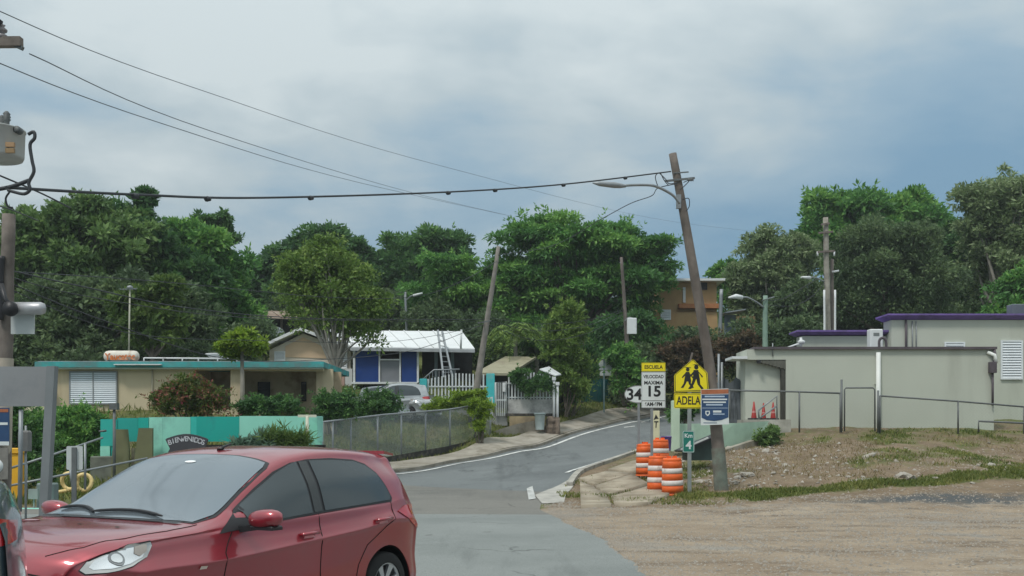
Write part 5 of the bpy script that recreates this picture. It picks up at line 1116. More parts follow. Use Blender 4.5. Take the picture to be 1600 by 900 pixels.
shrub('yellowish bush beside the school sign back up the road', 975, 625, 60, [(985,590,24,30),(970,560,22,20),(1000,610,20,22)], 10000, .2, 'rain', 50, .4)
shrub('brown and purple leaved bush before the orange house', 1075, 585, 64, [(1060,562,40,20),(1110,555,36,22),(1085,545,26,14),(1150,545,26,18)], 16000, .2, 'brown', 51, .45)
shrub('rusty brown bush left of the annex roof', 1160, 580, 62, [(1160,545,28,20),(1190,560,20,16)], 7000, .2, 'brown', 52, .4)
shrub('dark bush between the pentagon sign and the mint wall', 1070, 662, 40, [(1072,642,14,16),(1060,650,8,10)], 3500, .12, 'deep', 53, .25)
shrub('leafy bush before the white railing centre', 845, 625, 52.6, [(828,604,16,10),(846,600,14,10),(812,588,10,8),(858,606,9,8)], 5000, .14, 'deep', 54, .25, stem=False)
shrub('bright green long-leaved plant in front of the aqua wall', 440, 712, 33.2, [(445,690,30,12),(425,694,16,9),(462,692,14,10)], 3600, .26, 'fine', 55, .25, asp=.12, name='grassy_plant', stem=False)
shrub('blue-green broad-leaved plant left of the grassy one', 400, 712, 33, [(398,698,26,10),(380,700,14,8)], 900, .34, 'agave', 56, .3, asp=.25, name='agave_plant', stem=False)
shrub('weeds growing at the foot of the porch coping', 1205, 695, 37.3, [(1205,682,16,12),(1195,690,14,8)], 2200, .12, 'olive', 57, .2, stem=False)
# papaya-like tree before the tan house
t = thing('papaya_tree', 'thin papaya tree with a spreading green crown by the tan house porch', 'tree', tuple(P(378, 660, 41)))
b = MB(); b.tube([(0, 0, -.4), (.02, 0, 1.2), (0, 0, (660-548)*41/FPX)], [.10, .085, .06], 8); b.build('trunk', M_barkp, t)
s = FPX/41; bl = [(0,0,(660-540)/s,36/s,.7,12/s),(-20/s,0,(660-548)/s,20/s,.5,9/s),(24/s,0,(660-546)/s,18/s,.5,9/s),(0,0,(660-526)/s,18/s,.5,9/s)]
crown('crown', bl, 7000, .20, LF['lime'], 60, .28, .5, parent=t, asp=.35, up=1.0)
# palm behind the railing
def palm(label, u, v, D, top_v, nf, L_, seed, kind='rain'):
    t = thing('palm', label, 'palm', tuple(P(u, v, D))); h = (v - top_v) * D / FPX; rng = np.random.default_rng(seed)
    b = MB(); b.tube([(0, 0, -.4), (.05, 0, h*.5), (0, 0, h)], [.16, .12, .10], 8); b.build('trunk', M_barkp, t)
    C = []; T = []; 
    for k in range(nf):
        a = 2*math.pi*(k + rng.random()*.6)/nf; el = rng.uniform(.2, 1.15); d = np.array([math.cos(a), math.sin(a), 0])
        rach = []
        for i in range(26):
            q = i/25; z = h + L_*(math.sin(el)*q - .95*q*q); p = d*L_*math.cos(el)*q**.9 + np.array([0, 0, z]); rach.append(p)
            side = np.cross(d, [0, 0, 1.])
            for sgn in (-1, 1):
                for w in range(2):
                    tt = side*sgn*.8 + d*.5 + np.array([0, 0, -.55]) + rng.normal(size=3)*.12; tt /= np.linalg.norm(tt); ll_ = .55*math.sin(math.pi*min(1, q*.85+.12))
                    C.append((p + tt*ll_*.5, tt, ll_))
        fb = MB(); fb.tube([Vector(p) for p in rach[::5]], [.03, .025, .02, .015, .01, .008][:len(rach[::5])], 5, cap=False); fb.build('frond_stem', LF['fine'], t)
    P_ = np.array([c[0] for c in C]); T = np.array([c[1] for c in C]); ln = np.array([c[2] for c in C]); n = len(P_)
    me = leaf_mesh('fronds', P_, unit(rng, n)*.5 + np.array([0, 0, 1.]), T, ln, np.full(n, .06), rng.random(n), LF[kind]); o = link('fronds', me, t); tag(o, kind='stuff'); return t
palm('drooping palm behind the white railing left of the croton', 805, 650, 60, 520, 20, 2.5, 70, 'light')
palm('second palm with darker fronds just right of the first', 838, 650, 61, 540, 14, 2.0, 71, 'rain')

# ---------------------------------------------------------------- grass, weeds, stones
def scatter_blades(name, n, area, m, seed, h=.16, wfn=None, w=.02, lean=.5):
    rng = np.random.default_rng(seed); x = rng.uniform(area[0], area[1], n * 4); y = rng.uniform(area[2], area[3], n * 4)
    p = wfn(x, y); keep = rng.random(len(x)) < p; x = x[keep][:n]; y = y[keep][:n]; n = len(x)
    z = ground(x, y); hh = h * (.4 + rng.random(n)) * (.5 + fbm(x, y, .8, 31)); T = np.stack([rng.normal(size=n)*lean, rng.normal(size=n)*lean, np.ones(n)], 1); T /= np.linalg.norm(T, axis=1, keepdims=True)
    C = np.stack([x, y, z], 1) + T * hh[:, None] * .45
    me = leaf_mesh(name, C, unit(rng, n) * np.array([1, 1, .2]), T, hh, np.full(n, w) * (.6 + rng.random(n)), rng.random(n) * .6 + .4 * vnoise(x, y, 1.3, 8), m)
    return tag(link(name, me), kind='stuff')
zon = lambda x, y: zones(x, y)
scatter_blades('grass', 48000, (4.2, 26, 24.5, 31), LF['grass'], 80, .11, lambda x, y: np.clip(zon(x, y)[:, 1] * 1.5 - .5, 0, 1), .022)
scatter_blades('mound_grass', 30000, (5, 26, 29, 39.5), LF['grass'], 81, .10, lambda x, y: np.clip(zon(x, y)[:, 1] * 1.6 - .62, 0, 1), .024)
scatter_blades('dry_grass', 16000, (5, 26, 28, 39), LF['dry'], 82, .12, lambda x, y: .25 * (fbm(x, y, 1.6, 44) > .5), .018)
iv = lambda x, y: ((~inpoly(x, y, road_all)) & (seg_dist(x, y, [tuple(p) for p in leftS]) > 1.6)).astype(float)
scatter_blades('verge_grass', 42000, (-9, 8, 40, 64), LF['grass'], 83, .16, iv, .03)
scatter_blades('corner_weeds', 3500, (1.2, 5.2, 25.6, 33), LF['grass'], 84, .10, lambda x, y: (fbm(x, y, .7, 51) > .56) * 1.0, .018)
scatter_blades('hill_grass', 26000, (-32, -7, 25, 46), LF['grass'], 85, .3, lambda x, y: ((y > 24.6) & ~inpoly(x, y, road_all)).astype(float) * .8, .04)
M_rock = mat('pale_rock', (.36, .335, .29), .95, .2, 5, bump=.5, bscale=20, stain=(.24, .19, .14), stain_amt=.6, stain_scale=3)
def rock_mesh(seed, n=1):
    bm = bmesh.new(); bmesh.ops.create_icosphere(bm, subdivisions=1, radius=1); r = random.Random(seed)
    for v in bm.verts: v.co *= r.uniform(.65, 1.15); v.co.z *= .6; v.co.x *= 1.25
    me = bpy.data.meshes.new('rock'); bm.to_mesh(me); bm.free(); me.materials.append(M_rock); return me
RM = [rock_mesh(i) for i in range(8)]; rr2 = random.Random(5)
for k in range(150):
    if k < 95: u, v, D = rr2.uniform(1090, 1215), rr2.uniform(692, 762), None
    else: u, v, D = rr2.uniform(1180, 1590), rr2.uniform(680, 758), None
    if k < 95 and v < 760 - (u - 1090) * .35 - 30: pass
    p = P0(u, v)
    if p.y > 37.5 or p.y < 26.2 or p.x < 4.9 or (p.y > 33.5 and p.x < 7.2): continue
    o = link('rock', RM[k % 8]); s = rr2.uniform(.035, .085) if k % 9 else rr2.uniform(.12, .2); o.scale = (s * rr2.uniform(.8, 1.5), s, s); o.rotation_euler = (rr2.uniform(-.3, .3), rr2.uniform(-.3, .3), rr2.uniform(0, 6))
    o.location = (p.x, p.y, g1(p.x, p.y) + s * .2); tag(o, 'pale stone lying loose on the bare earth mound', 'rock', 'stones on the earth mound')
def gravel(name, n, area, smin, smax, seed, wfn, m):
    rng = np.random.default_rng(seed); x = rng.uniform(area[0], area[1], n*3); y = area[2] + (area[3]-area[2]) * rng.random(n*3); k = rng.random(n*3) < wfn(x, y); x = x[k][:n]; y = y[k][:n]; n = len(x)
    z = ground(x, y); s = smin + (smax - smin) * rng.random(n) ** 3; base = np.array([(1,0,0),(-.5,.87,0),(-.5,-.87,0),(.1,.05,.8)]); a = rng.random(n)*6.28
    v = base[None] * s[:, None, None] * (.6 + .8 * rng.random((n, 4, 1))); c, sn = np.cos(a)[:, None], np.sin(a)[:, None]
    v = np.stack([v[..., 0]*c - v[..., 1]*sn, v[..., 0]*sn + v[..., 1]*c, v[..., 2]], -1) + np.stack([x, y, z], 1)[:, None]
    f = (np.arange(n)[:, None, None]*4 + np.array([(0,1,3),(1,2,3),(2,0,3)])[None]).reshape(-1, 3)
    me = bpy.data.meshes.new(name); me.vertices.add(4*n); me.vertices.foreach_set('co', v.astype(np.float32).ravel()); me.loops.add(f.size); me.loops.foreach_set('vertex_index', f.astype(np.int32).ravel())
    me.polygons.add(len(f)); me.polygons.foreach_set('loop_start', np.arange(len(f), dtype=np.int32)*3); me.update(calc_edges=True); me.materials.append(m); return tag(link(name, me), kind='stuff')
gravel('gravel', 34000, (.8, 16, 9, 26.5), .007, .040, 90, lambda x, y: (x > np.interp(y, [13, 24], [1.45, .7])) * np.clip(fbm(x, y, 2.2, 61)*1.6 - .3, .1, 1), mat('gravel_stone', (.27, .24, .20), .95, .3, 30))
gravel('loose_stones', 300, (5.2, 12, 28.5, 37.5), .02, .10, 95, lambda x, y: np.clip(1.3 - (x - 5) / 6, .05, 1) * (fbm(x, y, 1.3, 77) > .4), M_rock)
gravel('rubble', 4500, (5, 26, 26, 38), .012, .06, 91, lambda x, y: np.clip(1 - zon(x, y)[:, 1] * 1.3, 0, 1) * (fbm(x, y, 2.5, 71) > .42), mat('rubble_stone', (.26, .22, .175), .95, .3, 20))
gravel('edge_grit', 9000, (-.5, 2.4, 9, 24), .005, .022, 93, lambda x, y: np.exp(-((x - np.interp(y, [6, 13.2, 17, 20.5, 24], [1.9, 1.55, 1.45, 1.0, .65]) - .15) / .45) ** 2), mat('gravel_stone', (.27, .24, .20), .95, .3, 30))
for k_, (src, X0_, Y0_, sc_, lab_) in enumerate((('rounded dark tree on the skyline left of centre', -16, -30, .8, 'tree behind the viewer, left'), ('rounded skyline tree left of the big spreading tree', 3, -34, .85, 'tree behind the viewer, middle'), ('tall dark green tree behind the timber pole group', 22, -28, .7, 'tree behind the viewer, right'), ('dull olive tree in front of the tall dark green one', -34, -22, .9, 'tree behind the viewer, far left'))):
    so_ = next(o for o in bpy.data.objects if o.get('label') == src); c_ = copy_tree(so_); c_.location = (X0_, Y0_, -1.5); c_.scale = (sc_,) * 3; tag(c_, 'green ' + lab_ + ', unseen, added for reflections', 'tree', 'unseen trees added for reflections')  # unseen trees added so the car glass and bodywork have something to reflect
gravel('road_grit', 2500, (-1, 2.5, 22, 31), .006, .03, 92, lambda x, y: (x > -.2 + .0*y) * 1.0 * (fbm(x, y, .9, 5) > .45), mat('gravel_stone', (.27, .24, .20), .95, .3, 30))
# ================================================================ POLES, LAMPS, CABLES
def pole(name, label, a, b, r0, r1, m, cat='utility pole', group=None, n=12):
    t = thing(name, label, cat, tuple(a), 0, group); d = Vector(b) - Vector(a); mb = MB(); k = 10
    rg = random.Random(label); mb.tube([d * (i/k) + Vector((rg.uniform(-.01, .01), rg.uniform(-.01, .01), 0)) for i in range(-1, k+1)], [r0] + [r0 + (r1 - r0) * i/k for i in range(k+1)], n); mb.build('shaft', m, t); return t, d
def cable(label, pts, r, group=None, name='cable', sag=None, m=None, lumps=()):
    """pts: 3D points; two points and a sag give a hanging curve"""
    pts = [Vector(p) for p in pts]
    if sag is not None:
        a, b = pts; pts = [a.lerp(b, t) - Vector((0, 0, 4*sag*t*(1-t))) for t in [i/40 for i in range(41)]]
    else: pts = smooth_path(pts, 8)
    mb = MB(); mb.tube(pts, r, 6)
    t = tag(mb.build(name, m or M_wire), label, 'cable', group)
    for f in lumps:
        q = pts[int(f * (len(pts) - 1))]; c = MB(); c.lathe([(0, -.05), (r*1.9, -.03), (r*2.2, .0), (r*1.6, .05), (0, .06)], tuple(q - Vector((0, 0, r))), 8, 'x'); c.build('clamp', M_wire, t)
    return t
# leaning lamp pole
PB, PT = P(1127.5, 770, 28.55), P(1051, 240, 28.55)
PK = [P(u, v, 28.55) - PB for u, v in ((1130,800),(1127.5,768),(1119,665),(1110.5,590),(1105.5,552),(1084,424),(1068,332),(1051,240))]
t, d = pole('leaning_utility_pole', 'leaning wooden utility pole with a street lamp arm, painted greenish at its foot', PB, PT, .185, .10, M_wood)
ppt = lambda v: Vector([float(np.interp(-v, [-800,-768,-665,-590,-552,-424,-332,-240], [p[i] for p in PK])) for i in range(3)])
sh_ = [c for c in t.children if c.name.startswith('shaft')][0]; mb_ = MB(); pk_ = smooth_path(PK, 4); mb_.tube(pk_, [.185 - .083 * i / (len(pk_) - 1) for i in range(len(pk_))], 14); nm_ = mb_.mesh('shaft'); nm_.materials.append(M_wood); sh_.data = nm_
b = MB(); b.tube([ppt(790), ppt(740), ppt(700)], [.187, .184, .178], 14, cap=False); b.build('painted_foot', mat('green_foot_paint', (.17, .20, .165), .9, .3, 4, stain=(.14, .12, .10), stain_amt=.8, stain_scale=3), t)
arm = smooth_path([P(1062,318,28.2) - PB, P(1050,304,28.1) - PB, P(1024,291,27.9) - PB, P(1000,289,27.7) - PB, P(975,290,27.5) - PB], 5)
b = MB(); b.tube(arm, .035, 8); b.build('lamp_arm', M_steel, t)
q0, q1 = P(978,291,27.5) - PB, P(926,286,27.2) - PB; b = MB(); dd_ = q1 - q0
b.tube([q0, q0 + dd_*.15, q0 + dd_*.35, q0 + dd_*.8, q1], [.03, .06, .075, .06, .015], 10); b.build('lamp_head', M_steel, t)
b = MB(); b.box(-.06, .06, -.12, -.02, -.18, .18); o = b.build('arm_bracket', M_steel, t); o.location = ppt(316) + Vector((-.09, 0, 0))
b = MB(); b.beam(ppt(283) + Vector((-.35, -.13, -.03)), ppt(283) + Vector((.42, -.13, .05)), .05, .05); b.lathe([(0,-.08),(.05,-.07),(.02,-.02),(.05,.0),(.02,.03),(.045,.06),(0,.07)], tuple(ppt(284) + Vector((.32, -.13, .02))), 10, 'x'); b.build('insulator_bracket', M_dksteel, t)
b = MB(); b.beam(ppt(272) + Vector((-.1, -.1, 0)), ppt(272) + Vector((.3, -.1, .03)), .03); b.build('bolt', M_dksteel, t)
for k, pl in enumerate(([(1028,292),(1024,276),(1031,270),(1038,282),(1045,290)], [(1030,270),(1040,280),(1046,287),(1060,285)], [(1068,285),(1078,281),(1070,290),(1062,297)], [(1066,312),(1076,310),(1077,322),(1072,330)])):
    b = MB(); b.tube(smooth_path([P(u, v, 28.05) - PB for u, v in pl], 5), .012, 5); b.build('loop_wire', M_wire, t)
# poster on it
t = thing('poster', 'navy printed poster with orange header fixed to the leaning utility pole', 'poster', tuple(P(1117, 636, 28.18))); s = FPX / 28.18; T = lambda u, v: ((u-1117)/s, (636-v)/s)
def quad(name, a, b_, c, d_, m, y, th_=.004): return plate(name, [T(*a), T(*b_), T(*c), T(*d_)], m, t, y, th_)
quad('backing', (1095, 664.5), (1139, 663), (1138, 607), (1095, 608.5), M_sgw, 0, .01)
quad('header', (1095.5, 616), (1138, 615), (1138, 608), (1095.5, 609), M_rust, -.0105)
quad('navy_field', (1096, 650), (1138, 649), (1138, 616), (1096, 617), M_navy, -.0105)
plate('curved_field', [T(1096, 650.1), T(1138, 649.1), T(1138, 652), T(1128, 656), T(1116, 658), T(1104, 656.5), T(1096, 652.5)], M_navy, t, -.0106)
M_pale = mat('poster_print', (.45, .55, .66), .6, .1, 8)
for k, (u0, u1, v) in enumerate(((1101,1132,619.5),(1097,1136,624),(1099,1134,628.5),(1103,1129,632.5))): b = MB(); b.box(T(u0,0)[0], T(u1,0)[0], -.0165, -.0149, T(0,v+1.1)[1], T(0,v-1.1)[1]); b.build('text_line', M_sgw if k in (1, 2) else M_pale, t)
b = MB(); b.box(T(1097,0)[0], T(1137,0)[0], -.0165, -.0149, T(0,637.9)[1], T(0,637.2)[1]); b.build('rule', M_pale, t)
plate('shield', [T(1102,642), T(1109,641.8), T(1109,647), T(1105.5,650.5), T(1102,647)], M_sgw, t, -.015, .0015); plate('shield_core', [T(1103.6,643.4), T(1107.4,643.2), T(1107.4,646), T(1105.5,648), T(1103.6,646)], M_navy, t, -.0168, .001)
for u0, u1, v, hh in ((1114, 1127, 643, 1.6), (1114, 1132, 647, .8)): b = MB(); b.box(T(u0,0)[0], T(u1,0)[0], -.0165, -.0149, T(0,v+hh)[1], T(0,v-hh)[1]); b.build('text_line', M_sgw if hh > 1 else M_pale, t)
b = MB(); b.box(T(1099,0)[0], T(1120,0)[0], -.0125, -.0102, T(0,661.4)[1], T(0,660.2)[1]); b.build('text_line', M_navy, t)
# left poles
tA, dA = pole('utility_pole', 'weathered square-topped utility pole behind the blank guide sign', P(5, 790, 20), P(13, 335, 20), .13, .115, M_wood)
O = Vector(P(5, 790, 20)); L_ = lambda u, v, dy=0: P(u, v, 20 + dy) - O
b = MB(); b.tube([L_(9, 560), L_(4, 790)], .135, 14, cap=False); b.build('pale_sleeve', mat('pale_concrete_pole', (.42, .37, .30), .9, .15, 2, stain=(.25, .21, .17), stain_amt=.6), tA)
b = MB(); b.tube([L_(14, 380, -.1), L_(24, 378, -.15)], .02, 6).tube([L_(5, 425, -.1), L_(22, 424, -.15)], .02, 6); b.build('spike', M_dksteel, tA) if False else None
b = MB(); b.tube(smooth_path([L_(3, 400, -.16), L_(1, 440, -.16), L_(3, 480, -.16), L_(1, 500, -.16)], 5), .055, 8); b.build('cable_bundle', M_black, tA)
cl = thing('splice_case', 'silver cylinder case with a black end cap hung beside the left pole', 'cable case', tuple(P(44, 482, 19.6))); s = FPX/19.6
b = MB(); b.lathe([(0,-24/s),(10/s,-24/s),(10/s,20/s),(8/s,25/s),(0,26/s)], n=18, axis='x'); b.build('case', mat('dusty_silver', (.42, .42, .43), .4, .1, 4, metal=.4), cl)
b = MB(); b.lathe([(0,-.14),(11/s,-.13),(12/s,-.04),(10/s,.02),(0,.03)], (-23/s, -.06, -.02), 18, 'y'); b.build('end_cap', M_black, cl)
b = MB(); b.tube([(-23/s, -.08, 0), (-34/s, -.05, 14/s), (-42/s, 0, 38/s)], .045, 8); b.build('hanger', M_black, cl)
b = MB(); q = P(35.5, 522, 19.7); b.box(q.x - 18/s, q.x + 18.5/s, 19.68, 19.72, q.z, q.z + 31/s); tag(b.build('pale_plate', mat('pale_panel', (.45, .48, .47), .5, .06)), 'blank pale panel fixed below the silver splice case', 'panel')
t = thing('blue_poster', 'navy and orange poster tied to the pole under the guide sign', 'poster', tuple(P(0, 666, 19.7))); 
b = MB(); b.box(-.42, 15/s, -.02, 0, -30/s, 29/s); b.build('backing', M_navy, t)
b = MB(); b.box(-.42, 14/s, -.026, -.0205, 22/s, 27/s); b.build('header', M_rust, t)
b = MB(); b.box(-.42, 13/s, -.026, -.0205, 2/s, 6/s); b.build('text_line', M_sgw, t); b = MB(); b.box(-.42, 15/s, -.026, -.0205, -30/s, -24/s); b.build('white_edge', M_sgw, t)
t = thing('grey_poster', 'grey poster with a white disc below the navy one', 'poster', tuple(P(0, 722, 19.7)))
b = MB(); b.box(-.42, 13/s, -.02, 0, -27/s, 22/s); b.build('backing', mat('worn_grey_print', (.20, .19, .17), .7, .3, 5), t)
b = MB(); b.lathe([(0, -.027), (11/s, -.026), (11/s, -.0205)], (-5/s, 0, -6/s), 20, 'y'); b.build('disc', M_sgw, t)
# transformer pole out of frame, its arm and can reach in
TP = Vector((X_(-62, 12.0), 12.0, 0)); tT, dT = pole('transformer_pole', 'concrete pole just left of the view carrying the grey transformer', TP, TP + Vector((0, 0, 7.3)), .17, .11, M_curb)
b = MB(); b.beam((-.9, -.16, Z_(76, 12)), ((X_(44, 12) - TP.x), -.16, Z_(74, 12)), .09, .1); b.build('crossarm', M_wood, tT)
b = MB(); b.lathe([(.0,-.02),(.05,0),(.055,.03),(.02,.05),(.05,.07),(.055,.09),(.02,.12),(.035,.14),(0,.15)], (X_(14, 12) - TP.x, -.16, Z_(68, 12)), 12); b.build('insulator', mat('grey_porcelain', (.22, .2, .2), .3, .1), tT)
b = MB(); b.beam((X_(28, 12) - TP.x, -.16, Z_(76, 12)), (X_(46, 12) - TP.x, -.16, Z_(84, 12)), .05, .04); b.build('clevis', M_dksteel, tT)
b = MB(); b.beam((X_(-30, 12) - TP.x, -.2, Z_(36, 12)), (X_(14, 12) - TP.x, -.2, Z_(46, 12)), .10, .06); b.build('cutout', M_black, tT)
b = MB(); c = (X_(-4, 12) - TP.x, -.1, Z_(252, 12)); R_ = 46*12/FPX; H_ = 47*12/FPX
b.lathe([(0, 0), (R_*.93, 0), (R_*.97, .03), (R_, H_*.92), (R_*1.03, H_*.93), (R_*1.03, H_*.97), (R_*.7, H_*1.02), (0, H_*1.04)], c, 28); can = b.build('transformer_can', mat('transformer_grey', (.46, .48, .46), .5, .06, 2, stain=(.28, .28, .25), stain_amt=.4), tT)
for u in (0, 17): b = MB(); b.lathe([(.03,0),(.03,.03),(.045,.05),(.03,.06),(.045,.08),(.03,.09),(.04,.11),(.015,.14)], (X_(u, 12) - TP.x, -.1 if u else .05, Z_(198, 12)), 10); b.build('bushing', M_dksteel, can)
b = MB(); b.box(X_(29,12) - TP.x, X_(42,12) - TP.x, -.315, -.28, Z_(250,12), Z_(243,12)); b.build('label', mat('orange_brown_label', (.30, .20, .10), .6), can)
b = MB(); b.box(X_(29,12) - TP.x, X_(42,12) - TP.x, -.315, -.28, Z_(241,12), Z_(234,12)); b.build('label', mat('orange_label', (.38, .24, .13), .6), can)
b = MB(); b.lathe([(0,-.03),(.04,-.03),(.04,.05),(0,.06)], (X_(42, 12) - TP.x, -.22, Z_(212, 12)), 10, 'y'); b.build('terminal', M_dksteel, can)
b = MB(); b.tube(smooth_path([P(u, v, 11.7) - TP for u, v in ((44,210),(53,206),(54,216),(47,226),(50,250),(53,268),(45,285),(47,296),(38,303),(22,300),(12,297))], 4), .018, 6); b.build('drop_cable', M_wire, tT)
b = MB(); b.tube(smooth_path([P(u, v, 11.75) - TP for u, v in ((45,282),(20,291),(-5,296),(-40,300))], 4), .022, 6); b.build('drop_cable', M_wire, tT)
b = MB(); b.tube(smooth_path([P(u, v, 11.9) - TP for u, v in ((15,300),(9,310),(12,322),(20,325))], 4), .012, 6); b.build('thin_loop', M_wire, tT)
# mid leaning pole
MBs, MT = P(740, 636, 49.6), P(779, 385, 49.6)
tM, dM = pole('mid_leaning_pole', 'slim leaning utility pole behind the fence, in front of the spreading tree', MBs, MT, .165, .085, mat('pole_wood_light', (.24, .22, .195), .9, .25, 3, stain=(.14,.12,.1), stain_amt=.5, streak=True))
b = MB(); q = P(757, 505, 49.4) - MBs; b.beam(q + Vector((-.3, -.1, 0)), q + Vector((.3, -.1, .1)), .06); b.build('bracket', M_dksteel, tM)
pole('thin_street_light', 'thin grey pole with a small street light above the white roof', P(638, 560, 70), P(633, 456, 70), .10, .08, M_steel)
tx = bpy.data.objects['thin_street_light']; b = MB(); o0 = Vector(P(638, 560, 70)); b.tube(smooth_path([P(634,470,70)-o0, P(643,462,69.8)-o0, P(652,460,69.6)-o0], 4), .04, 6); b.build('arm', M_steel, tx); b = MB(); b.tube([P(646,462,69.6)-o0, P(660,458,69.4)-o0], [.09, .05], 8); b.build('lamp_head', M_white, tx)
t, d = pole('box_pole', 'utility pole with a white box up the side road under the trees', P(983, 590, 61), P(971, 402, 61), .14, .08, M_wood); o0 = Vector(P(983, 590, 61))
q = P(987, 510, 60.6) - o0; b = MB(); b.bbox(q.x-.26, q.x+.26, q.y-.2, q.y+.1, q.z-.42, q.z+.45, .03); b.build('white_box', M_white, t)
b = MB(); b.tube(smooth_path([P(976,502,60.8)-o0, P(982,496,60.7)-o0, P(990,498,60.6)-o0], 4), .03, 6); b.build('conduit', M_steel, t)
# right: green lamp pole and timber group
t, d = pole('green_lamp_pole', 'pale green lamp pole with a curved arm behind the annex roof', P(1195, 590, 56), P(1196, 462, 56), .15, .12, mat('pale_green_pole', (.20, .29, .23), .7, .12, 2), 'street lamp'); o0 = Vector(P(1195, 590, 56))
b = MB(); b.tube(smooth_path([P(1193,480,55.9)-o0, P(1182,472,55.7)-o0, P(1168,465,55.5)-o0, P(1158,465,55.4)-o0], 5), .045, 8); b.build('arm', M_steel, t)
b = MB(); b.tube([P(1160,465,55.4)-o0, P(1150,463,55.3)-o0, P(1138,465,55.2)-o0], [.11, .12, .04], 8); b.build('lamp_head', M_white, t)
b = MB(); b.tube([P(1196,468,56)-o0, P(1190,470,55.8)-o0, P(1210,464,55.9)-o0], .03, 6); b.build('cross_wire_arm', M_steel, t)
G_T = 'timber poles behind the purple cornice'
t, d = pole('timber_pole', 'tallest timber pole with cross arms behind the purple cornice', P(1295, 600, 58), P(1290, 340, 58), .18, .14, mat('pale_wood', (.28, .26, .22), .9, .25, 3, stain=(.15,.13,.11), stain_amt=.5, streak=True), group=G_T); o0 = Vector(P(1295, 600, 58))
for v, a, c in ((350, 1283, 1296), (363, 1279, 1302), (393, 1277, 1304)): b = MB(); b.beam(P(a, v+1, 57.8)-o0, P(c, v-1, 57.8)-o0, .10, .10); b.build('crossarm', M_wood, t)
for u in (1277.5, 1303.5): b = MB(); b.tube([P(u, 393, 57.8)-o0, P(u, 400, 57.8)-o0], .05, 6); b.build('insulator', M_white, t)
b = MB(); b.tube(smooth_path([P(1288,440,57.8)-o0, P(1275,434,57.5)-o0, P(1262,433,57.2)-o0], 4), .04, 6); b.build('lamp_arm', M_steel, t); b = MB(); b.tube([P(1266,434,57.3)-o0, P(1252,433,57)-o0], [.09, .05], 8); b.build('lamp_head', M_white, t)
t, d = pole('timber_pole', 'shorter timber pole with a white lamp just right of the tallest one', P(1301, 600, 58.5), P(1300, 405, 58.5), .11, .09, M_wood, group=G_T); o0 = Vector(P(1301, 600, 58.5)); b = MB(); b.tube([P(1300,425,58.3)-o0, P(1311,423,58.2)-o0], [.06, .05], 8); b.build('lamp_head', M_white, t)
for u, lab in ((1288, 'thin white conduit pole left of the tallest timber pole'), (1304, 'thin white conduit pole right of the tallest timber pole')): pole('white_conduit_pole', lab, P(u, 600, 57.5), P(u + (1 if u > 1300 else 0), 453, 57.5), .055, .055, M_white, 'pole')
pole('grey_post', 'pale bare post standing beside the orange house corner', P(1124, 560, 70), P(1127, 452, 70), .14, .12, M_steel, 'post')
# ---- cables
G1 = 'three high wires crossing the sky at left'
thin = .013
cable('highest thin wire falling from the top left corner across the sky', [P(-60,-8,12), P(300,136,22), P(700,262,42), P(1050,346,80), P(1290,372,120)], .0065, G1, m=mat('aluminium_wire', (.10, .11, .12), .6))
cable('middle thin wire running from the crossarm end down behind the spreading tree', [P(46,84,12), P(330,205,20), P(640,300,40), P(800,338,70)], .0065, G1, m=mat('aluminium_wire', (.10, .11, .12), .6))
cable('lowest thin wire of the three at left, starting on the frame edge', [P(-40,83,12), P(250,192,18), P(560,285,34), P(800,338,66)], .0065, G1, m=mat('aluminium_wire', (.10, .11, .12), .6))
cable('thick twisted cable with clamps between the transformer pole and the leaning lamp pole', [P(10,293,11.7), P(210,304,14), P(410,309,17), P(700,300,22), P(880,288,25.5), P(1048,268,28.2)], .019, lumps=(.21, .33, .46, .60, .69, .82, .9))
cable('thin slack wire behind the twisted cable at the far left', [P(-30,262,12), P(60,300,13), P(110,325,14)], .010)
cable('short thin wire running down to the top of the left pole', [P(-30,318,17), P(10,325,19), P(60,345,25)], .012)
G2 = 'telephone cables from the left pole across to the mid leaning pole'
cable('upper telephone cable sagging over the tan house toward the mid pole', [P(14,422,20), P(130,448,23), P(300,482,29), P(500,498,37), P(757,499,49.6)], .015, G2)
cable('second telephone cable just under the upper one at left', [P(14,432,20), P(130,462,23), P(330,492,29), P(500,500,37), P(757,503,49.6)], .010, G2)
cable('low cable passing in front of the papaya tree and the blue wall sheets', [P(10,440,20), P(160,500,23), P(350,560,29), P(500,562,35), P(650,546,41), P(757,506,49.6)], .011, G2)
cable('lowest slack cable over the white-roofed house eave', [P(10,450,20), P(200,520,25), P(400,532,32), P(620,533,41), P(757,508,49.6)], .009, G2)
cable('wire climbing from the left pole through the trees to the leaning pole top', [P(14,424,20), P(250,440,28), P(520,465,38), P(650,463,42), P(720,440,44), P(777,408,49.6)], .011, G2)
cable('service wire from the mid pole up to the leaning lamp pole', [P(778,398,49.6), P(860,385,40), P(940,342,33), P(985,318,30.5), P(1018,306,29), P(1028,294,28.2), P(1058,287,28.2)], .011)
G3 = 'cables from the mid pole to the box pole'
cable('upper cable from the mid pole to the box pole', [P(762,496,49.6), P(840,506,51), P(920,500,56), P(975,483,61)], .012, G3)
cable('middle cable from the mid pole to the box pole', [P(760,500,49.6), P(840,517,51), P(920,508,56), P(975,485,61)], .013, G3)
cable('lowest cable from the mid pole to the box pole', [P(758,505,49.6), P(840,532,51), P(920,520,56), P(975,490,61)], .012, G3)
cable('wire looping from the green lamp pole to the timber poles', [P(1196,470,56), P(1225,466,56.5), P(1260,446,57), P(1290,428,58)], .018); cable('lower wire looping from the green lamp pole to the timber poles', [P(1196,476,56), P(1240,478,57), P(1270,462,57.5), P(1290,440,58)], .018)
